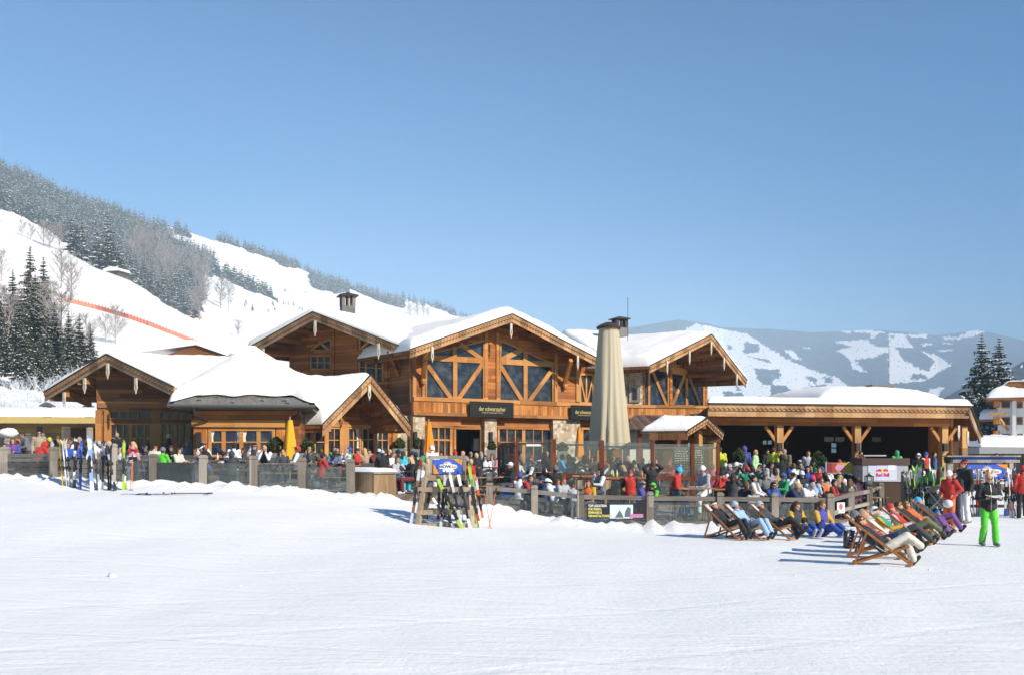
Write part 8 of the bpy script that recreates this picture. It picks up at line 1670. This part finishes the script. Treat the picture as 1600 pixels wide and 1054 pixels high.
 (1098, 726, 32.3, 'stool', -60, 'beanie', 'b', 'wh', 'lg', 'lg', 'wh', 'woman in a white beanie and white trousers at the high table', 1), (1036, 703, 42, 'sit', 20, 'short', 'b', '', 'mg', 'mg', 'dk', 'guest in pink red behind the screen left of the menu board'), (1047, 707, 41.5, 'sit', -60, 'short', 'm', '', 'rd', 'rd', 'dk', 'guest in red close to the wide menu board'), (1113, 716, 38, 'sit', 160, 'short', 'b', '', 'mg', 'jb', 'dk', 'guest in magenta right of the narrow menu board'),
 (1125, 696, 45, 'stand', 180, 'short', 'b', '', 'ny', 'ny', 'dk', 'guest in neon yellow under the dark pavilion roof beside the kiosk'), (1163, 694, 46.5, 'stand', 175, 'hood', 'b', 'vi', 'vi', 'vi', 'nv', 'standing guest in a bright blue hooded jacket seen from behind'), (1181, 702, 45, 'standb', 60, 'short', 'y', '', 'lgn', 'lgn', 'dk', 'blonde woman in a pale green jacket in front of the pavilion'), (1209, 697, 46, 'stand', 130, 'short', 'b', '', 'ny', 'ny', 'dk', 'man in a neon yellow jacket beside the first pavilion post'),
 (1199, 701, 47, 'stand', 30, 'short', 'k', '', 'bk', 'bk', 'bk', 'guest in black left of the neon yellow jacket'), (1226, 699, 45.6, 'lean', -40, 'short', 'g', '', 'ol', 'ol', 'dk', 'guest in an olive parka right of the first pavilion post'), (1140, 717, 38.3, 'sit', 70, 'cap', 'g', 'lg', 'dk', 'dk', 'jb', 'man in a pale grey cap and dark jacket at the left of the crowd'), (1151, 708, 39.6, 'sit', 120, 'helmet', 'b', 'wh', 'wh', 'lb', 'dk', 'skier in a white helmet behind the grey cap man'),
 (1164, 715, 39, 'drink', -120, 'short', 'm', '', 'wh', 'mr', 'dk', 'guest in white and dark red behind the green jacket'), (1168, 728, 36.4, 'wide', 170, 'cap', 'b', 'rd', 'tg', 'tg', 'bk', 'guest in a green jacket and red cap with arms spread, seen from behind'), (1187, 717, 38.3, 'sit', -60, 'short', 'k', '', 'gy', 'dk', 'dk', 'dark haired man looking left beside the green jacket'), (1205, 720, 37.3, 'lean', 60, 'long', 'k', '', 'bk', 'lg', 'bk', 'woman with long dark hair, black vest and grey sleeves leaning to the right'),
 (1221, 709, 38.6, 'stand', 170, 'short', 'k', '', 'bk', 'bk', 'jb', 'man in a black leather jacket and jeans seen from behind'), (1207, 712, 40.3, 'sit', 20, 'short', 'b', '', 'bk', 'bk', 'dk', 'guest between the neon yellow jacket and the long haired woman'), (1167, 751, 33, 'sit', 120, 'short', 'm', '', 'bk', 'bk', 'bk', 'man in a dark suit with a white collar turned away behind the fence'), (1178, 762, 32.6, 'sit', 20, 'short', 'y', '', 'lg', 'lg', 'dk', 'fair haired child beside the man in the dark suit', 0, .88),
 (1209, 752, 32.6, 'drink', 30, 'short', 'k', '', 'bl', 'bl', 'dk', 'man in a blue jacket with dark sunglasses behind the fence', 1), (1247, 754, 33, 'over', 70, 'bun', 'y', '', 'nv', 'nv', 'dk', 'blonde woman with a bun in navy behind the two women in yellow'), (1240, 718, 40.2, 'sit', 185, 'short', 'm', '', 'wh', 'wh', 'dk', 'guest in a white hooded top seen from behind in mid crowd'), (1250, 717, 41.4, 'sit', 10, 'short', 'b', '', 'dk', 'dk', 'dk', 'dark guest facing the one in the white hooded top'),
 (1253, 734, 37, 'sit', 20, 'beanie', 'b', 'wh', 'bk', 'bk', 'bk', 'guest in a white beanie and black coat in mid crowd', 1), (1263, 703, 44, 'standb', 0, 'short', 'b', '', 'lg', 'gy', 'cr', 'guest in a black and white patterned jacket before the pavilion'), (1262, 727, 38.5, 'sit', -10, 'long', 'k', '', 'bl', 'nv', 'dk', 'dark haired guest in blue right of the white beanie'), (1280, 728, 38.3, 'sit', -20, 'short', 'b', '', 'rd', 'rd', 'dk', 'guest in a red jacket before the olive bush'),
 (1292, 728, 38.8, 'over', 150, 'short', 'k', '', 'wh', 'wh', 'dk', 'guest in white bending below the striped advertising board'), (1270, 742, 35.3, 'sit', 150, 'beanie', 'b', 'mg', 'lb', 'lb', 'dk', 'guest with a bright purple hat behind the grey haired woman'), (1268, 753, 32.9, 'over', 40, 'short', 'g', '', 'wh', 'wh', 'dk', 'grey blonde woman in a white jacket behind the corner of the fence'), (1283, 745, 35.6, 'sit', 20, 'short', 'm', '', 'or_', 'or_', 'dk', 'brown haired guest in orange beside the purple hat'),
 (1304, 748, 35.2, 'sit', 60, 'short', 'k', '', 'bk', 'rd', 'dk', 'black haired guest with a red collar inside the receding fence'), (1317, 749, 34.8, 'sit', 170, 'bald', 'm', '', 'bk', 'bk', 'dk', 'bald man in black seen from behind inside the receding fence'), (1328, 747, 36, 'sit', 150, 'long', 'm', '', 'cr', 'br', 'dk', 'long brown haired guest right of the bald man'), (1341, 747, 37, 'sit', 170, 'short', 'm', '', 'pk', 'bk', 'dk', 'guest with a pink scarf left of the first receding lantern'),
 (1344, 731, 38.8, 'stand', 180, 'cap', 'b', 'wh', 'tq', 'tq', 'dk', 'guest in turquoise beside the drinks counter', 0, .72), (1345, 704, 46, 'stand', 20, 'short', 'b', '', 'mr', 'mr', 'dk', 'guest in dark red right of the second pavilion post'), (1401, 705, 44.5, 'stand', 190, 'hood', 'b', 'tg', 'tg', 'gn', 'dk', 'guest in a green hooded jacket behind the drinks counter'), (1363, 706, 47, 'sit', 0, 'short', 'b', '', 'br', 'br', 'dk', 'shaded guest behind the serving tray of the counter'),
 (1447, 707, 40, 'stand', 30, 'beanie', 'b', 'bl', 'rd', 'wh', 'dk', 'skier with a blue hat behind the heaped skis'), (1460, 706, 40.4, 'stand', 60, 'short', 'k', '', 'bl', 'bk', 'dk', 'skier in black and blue behind the heaped skis'), (1435, 710, 40.5, 'stand', -30, 'helmet', 'b', 'wh', 'bk', 'bk', 'bk', 'skier in a white helmet left of the skier with the blue hat'), (1557, 709, 46, 'stand', 0, 'short', 'k', '', 'bl', 'bl', 'dk', 'guest seen above the right ski rack before the garage'),
]
for t in PE:
    px, py, d0, pose, phi, hd, hc, hat, top, slv, leg, lb = t[:12]; gl = t[12] if len(t) > 12 else 0; s = t[13] if len(t) > 13 else 1.0; bt_ = t[14] if len(t) > 14 else 'bk'
    person(px, py, d0, pose, phi, hd, hc, hat or 'bk', top, slv, leg, lb, gl, s, boot=bt_)
# guests that fill the further rows
rG = random.Random(77); cols = ['bk', 'dk', 'gy', 'nv', 'bk', 'wh', 'dk', 'mr', 'tg', 'be', 'nv', 'bk', 'gy', 'bk', 'dk', 'jb', 'rd']; cn = dict(bk='black', dk='charcoal', gy='grey', nv='navy', rd='red', wh='white', bl='blue', mr='dark red', tg='green', be='beige', lb='pale blue', mg='magenta', or_='orange', jb='slate blue')
fill = [(p, d, w) for p, d, w in [(520, 43.6, 'at the back table before the small gable'), (578, 43, 'at the back table before the small gable'), (592, 43.4, 'left of the brown downpipe'), (660, 44, 'near the orange umbrella'), (700, 45, 'before the entrance'), (735, 46, 'before the entrance'), (752, 47, 'beside the open door'), (779, 45, 'before the stone pillar'),
        (828, 45, 'behind the left wind screen'), (845, 43, 'behind the left wind screen'), (868, 45, 'behind the screen post'), (898, 45, 'left of the third orange umbrella'), (925, 46, 'left of the tall umbrella'), (990, 44.5, 'before the kiosk wall'), (1020, 43.5, 'before the kiosk'), (1070, 44, 'behind the menu boards'),
        (1135, 43, 'at the left end of the pavilion'), (1148, 48, 'under the pavilion roof'), (1175, 49, 'under the pavilion roof'), (1190, 43, 'in the middle of the crowd'), (1215, 42.5, 'in the middle of the crowd'), (1232, 43.5, 'right of the first pavilion post'), (1245, 47, 'under the pavilion roof'), (1275, 47, 'behind the olive bush'), (1300, 44, 'above the striped board'), (1325, 46, 'left of the second pavilion post'),
        (1154, 41, 'behind the white helmet skier'), (1176, 41.3, 'behind the dark haired man'), (1195, 36, 'behind the fence in the crowd'), (1226, 35.2, 'behind the man in blue'), (1238, 36.3, 'left of the purple hat'), (1290, 36.8, 'near the fence corner'), (1185, 34.3, 'behind the fair haired child'), (1310, 37.8, 'before the striped board'), (1145, 34.6, 'at the left end of the crowd'), (1135, 36.5, 'right of the screen'),
        (940, 35.4, 'at the boxy bar tables'), (985, 35.2, 'at the boxy bar tables'), (865, 36.3, 'below the middle screen'), (800, 36.6, 'below the left screen'), (232, 39.5, 'in the second row left of bright green'), (330, 40, 'in the second row before the curtained window'), (400, 39.6, 'in the second row before the curtained window'), (425, 40, 'in the second row left of the umbrella'), (520, 38.4, 'behind the guest in faded red'), (168, 40.5, 'left of the man in the black coat'), (45, 44, 'behind the woman in brown'), (12, 43.5, 'at the very left of the terrace'),
        (90, 43, 'before the yellow building'), (138, 42, 'behind the leaning skis'), (155, 43, 'behind the leaning skis'), (172, 38.5, 'behind the tall round topped post'), (215, 41, 'before the left windows'), (272, 40, 'behind bright green'), (292, 42, 'before the glazed door'), (318, 41.5, 'by the second glass panel'), (365, 41, 'before the curtained window'), (415, 38.3, 'left of the empty grey table'), (458, 38.6, 'behind the fifth post'), (488, 41, 'right of the small bush'),
        (548, 43, 'before the right gable windows'), (570, 42.6, 'before the right gable windows'), (598, 40.2, 'behind the snowy box'), (622, 43.5, 'before the stone corner'), (643, 42.6, 'left of the black umbrella'), (682, 40.6, 'behind the rack sign'), (704, 40.4, 'behind the rack sign'), (728, 41.5, 'right of the rack sign'), (736, 38, 'behind the right rack leg'), (790, 40.6, 'beside the first screen'), (803, 42, 'beside the first screen'), (824, 40.5, 'behind the left wind screen'),
        (902, 40.4, 'below the third orange umbrella'), (917, 39.5, 'left of the tall umbrella'), (948, 40.5, 'at the foot of the tall umbrella'), (975, 40, 'right of the tall umbrella'), (992, 41, 'before the kiosk wall'), (1028, 40, 'left of the menu board'), (1130, 40, 'left of the grey cap man'), (1158, 43, 'under the pavilion eave'), (1170, 47, 'in the pavilion shade'), (1214, 39.4, 'beside the leather jacket'), (1234, 40.8, 'in the middle of the crowd'), (1256, 40.5, 'right of the middle of the crowd'),
        (1270, 43, 'before the olive bush'), (1286, 42, 'below the olive bush'), (1300, 41.5, 'beside the striped board'), (1322, 41, 'under the striped board'), (1232, 38, 'above the bun'), (1180, 36.6, 'beside the green jacket'), (1152, 36.2, 'at the left of the green jacket'), (1296, 34.6, 'at the fence corner'), (1336, 40.6, 'by the counter'), (1310, 48, 'in the pavilion shade')]]
used_l = set()
for px, d, w in fill:
    c = rG.choice(cols); lb = 'seated guest in %s %s' % (cn[c], w); hd = rG.choice(['short', 'short', 'long', 'beanie', 'cap', 'band', 'helmet'])
    while lb in used_l: c = rG.choice(cols); lb = 'seated guest in %s %s' % (cn[c], w)
    used_l.add(lb); x = PX(px, d); figure(XF((x, d, H(x, d) + .025), R(rG.choice([0, 20, -30, 60, -70, 150, 180, 200]))), rG.choice(['sit', 'drink', 'chin', 'lounge', 'over', 'sit']), hd, rG.choice('kbmyg'), rG.choice(['rd', 'bk', 'wh', 'gy', 'bl', 'lb']), c, rG.choice([c, c, c, 'bk', 'wh']), 'dk', lb, rG.random() < .3, 'guests on the terrace')
# people on the snow
W_ = person(1545, 738, 23.9, 'read', -4, 'short', 'y', '', 'bk', 'bk', 'gn', 'woman in bright green trousers and a black jacket reading a menu on the snow', 1, 1.03, None, False, True, 'gy', True)
Mw = WM[W_.name]; mn = empty('menu_card', Mw @ Matrix.Translation((0, -.34, 1.165)), 'yellow and white menu card held open by the woman in green trousers', 'menu'); m = MB()
for sg in (-1, 1): m.add([(0, -.12, .0), (sg * .17, -.12, .03), (sg * .17, .12, .06), (0, .12, .03), (0, -.12, .006), (sg * .17, -.12, .036), (sg * .17, .12, .066), (0, .12, .036)], [(0, 1, 2, 3), (7, 6, 5, 4), (0, 4, 5, 1), (1, 5, 6, 2), (2, 6, 7, 3)])
obj('page', m, M_wht, mn); m = MB(); m.bb(-.15, -.02, -.1, .1, .045, .052); obj('cover', m, M_yel, mn)
z = MB(); z.tube([(0, -.152, .86), (0, -.158, 1.1), (0, -.16, 1.3), (0, -.11, 1.46)], .006, 5); obj('zip', z, M_steel, W_)
person(1483, 733, 29.7, 'hip', -55, 'beanie', 'b', 'wh', 'rd', 'rd', 'or_', 'woman in a red and grey ski suit and white beanie holding a helmet', 0, 1, None, True, True, 'gy', True)
person(1491, 735, 31, 'standb', -30, 'short', 'k', '', 'bk', 'bk', 'bk', 'dark haired man in black beside the woman in the red suit', 1, 1, None, True, True, 'bk', True)
O_ = person(1506, 717, 31.6, 'stand', -70, 'band', 'k', 'rd', 'bk', 'bk', 'wh', 'tall skier in a black jacket and white trousers with a red headband', 0, 1.12, None, True, True, 'gy', True)
backpack(1513, 31.9, (.02, .03, .03), 'black rucksack worn by the skier in white trousers', .9, 1.02, 110)
person(1598, 727, 34, 'stand', 170, 'beanie', 'b', 'rd', 'rd', 'rd', 'bk', 'skier in red cut by the right edge of the photo', 0, 1, None, False, True)
h_ = P(1481, 786, 29.4); e = empty('ski_helmet', XF(tuple(h_)), 'white helmet held by the woman in the red suit', 'helmet'); m = MB(); m.ball((0, 0, 0), (.14, .16, .12), 14); obj('shell', m, paint((.7, .7, .68)), e, smooth=True)
sunbather(1117, 0, 26.9, 'recline', 42, 'band', 'k', 'cr', 'bk', 'bk', 'bk', 'sunbather in black with a cream headband in the leftmost deckchair', 'leftmost deckchair, under the sunbather in black')
sunbather(1150, 0, 26.9, 'recline', 42, 'beanie', 'b', 'lb', 'lb', 'lb', 'lb', 'sunbather all in pale blue in the second deckchair', 'second deckchair from the left, under the one in pale blue')
sunbather(1189, 0, 26.9, 'cross2', 50, 'beanie', 'b', 'lg', 'dk', 'dk', 'bk', 'man in charcoal with a pale grey beanie reading in the third deckchair', 'third deckchair from the left, under the reading man', 1)
bk = figure(XF((PX(1246, 27.6), 27.6, H(PX(1246, 27.6), 27.6)), R(25)), 'ground', 'long', 'b', 'bk', 'dk', 'ye', 'bl', 'woman with yellow sleeves and blue trousers sitting on the snow, left of her friend', 0, 'women sitting on the snow', 'lg', True)
bk2 = figure(XF((PX(1286, 27.4), 27.4, H(PX(1286, 27.4), 27.4)), R(30), 1.04), 'ground', 'tail', 'm', 'bk', 'vi', 'ye', 'bl', 'woman with a ponytail, yellow sleeves and blue skirt sitting before the fence corner', 0, 'women sitting on the snow', 'lg', True)
sunbather(1346, 0, 20.0, 'cross', 68, 'short', 'b', '', 'bk', 'bk', 'cr', 'sunbather in black with cream trousers and crossed legs, nearest of all', 'nearest deckchair, with its wooden side fully in view', 1)
sunbather(1339, 0, 21.6, 'recline', 60, 'beanie', 'b', 'gy', 'rd', 'rd', 'nv', 'sunbather in bright red with a grey beanie behind the nearest one', 'second nearest deckchair, under the bright red jacket', 1)
sunbather(1352, 0, 22.4, 'recline', 76, 'hood', 'b', 'be', 'cr', 'cr', 'dk', 'sunbather in cream with a beige hood, third in the front row', 'deckchair under the sunbather in cream', 0)
sunbather(1369, 0, 23.5, 'cross2', 62, 'helmet', 'm', 'wh', 'tg', 'ye', 'dk', 'sunbather in a teal and yellow patterned jacket with a white helmet', 'deckchair under the patterned jacket', 0)
sunbather(1393, 0, 24.8, 'cross', 56, 'beanie', 'b', 'rd', 'rd', 'lg', 'ol', 'sunbather with a red beanie and a red and grey jacket', 'deckchair under the red beanie, white canvas showing behind', 0)
sunbather(1405, 0, 26.2, 'recline', 66, 'short', 'b', '', 'bk', 'bk', 'dk', 'dark haired sunbather in black behind the red beanie', 'deckchair under the dark haired sunbather in black', 1)
sunbather(1417, 0, 27.1, 'recline', 54, 'long', 'm', '', 'or_', 'or_', 'pu', 'sunbather in bright orange with purple trousers, furthest of the row', 'furthest deckchair of the right row, under the bright orange jacket', 1)
sunbather(1437, 0, 28.6, 'recline', 62, 'beanie', 'b', 'bb', 'dk', 'dk', 'pu', 'sunbather under a purple blanket beside the pushchair', 'deckchair beside the pushchair', 0)
# ================================================================== AIR
hz = bpy.data.materials.new('air'); hz.use_nodes = True; nt = hz.node_tree
for n in list(nt.nodes):
    if n.type != 'OUTPUT_MATERIAL': nt.nodes.remove(n)
out = [n for n in nt.nodes if n.type == 'OUTPUT_MATERIAL'][0]
pv_ = nt.nodes.new('ShaderNodeVolumePrincipled'); pv_.inputs['Color'].default_value = (.67, .84, 1.0, 1); pv_.inputs['Density'].default_value = 0.00023; pv_.inputs['Anisotropy'].default_value = -.5
nt.links.new(pv_.outputs[0], out.inputs['Volume'])
m = MB(); m.bb(-9000, 9000, -300, 9500, -12, 700); hb = obj('haze', m, hz, None, None, kind='stuff'); hb['label'] = 'thin blue winter haze in the valley air'; hb['category'] = 'haze'
# prototypes nobody used are removed
for o in list(bpy.data.objects):
    if o.parent is None and o.get('label') == 'x':
        for c in list(o.children_recursive): bpy.data.objects.remove(c)
        bpy.data.objects.remove(o)
bpy.context.view_layer.update()
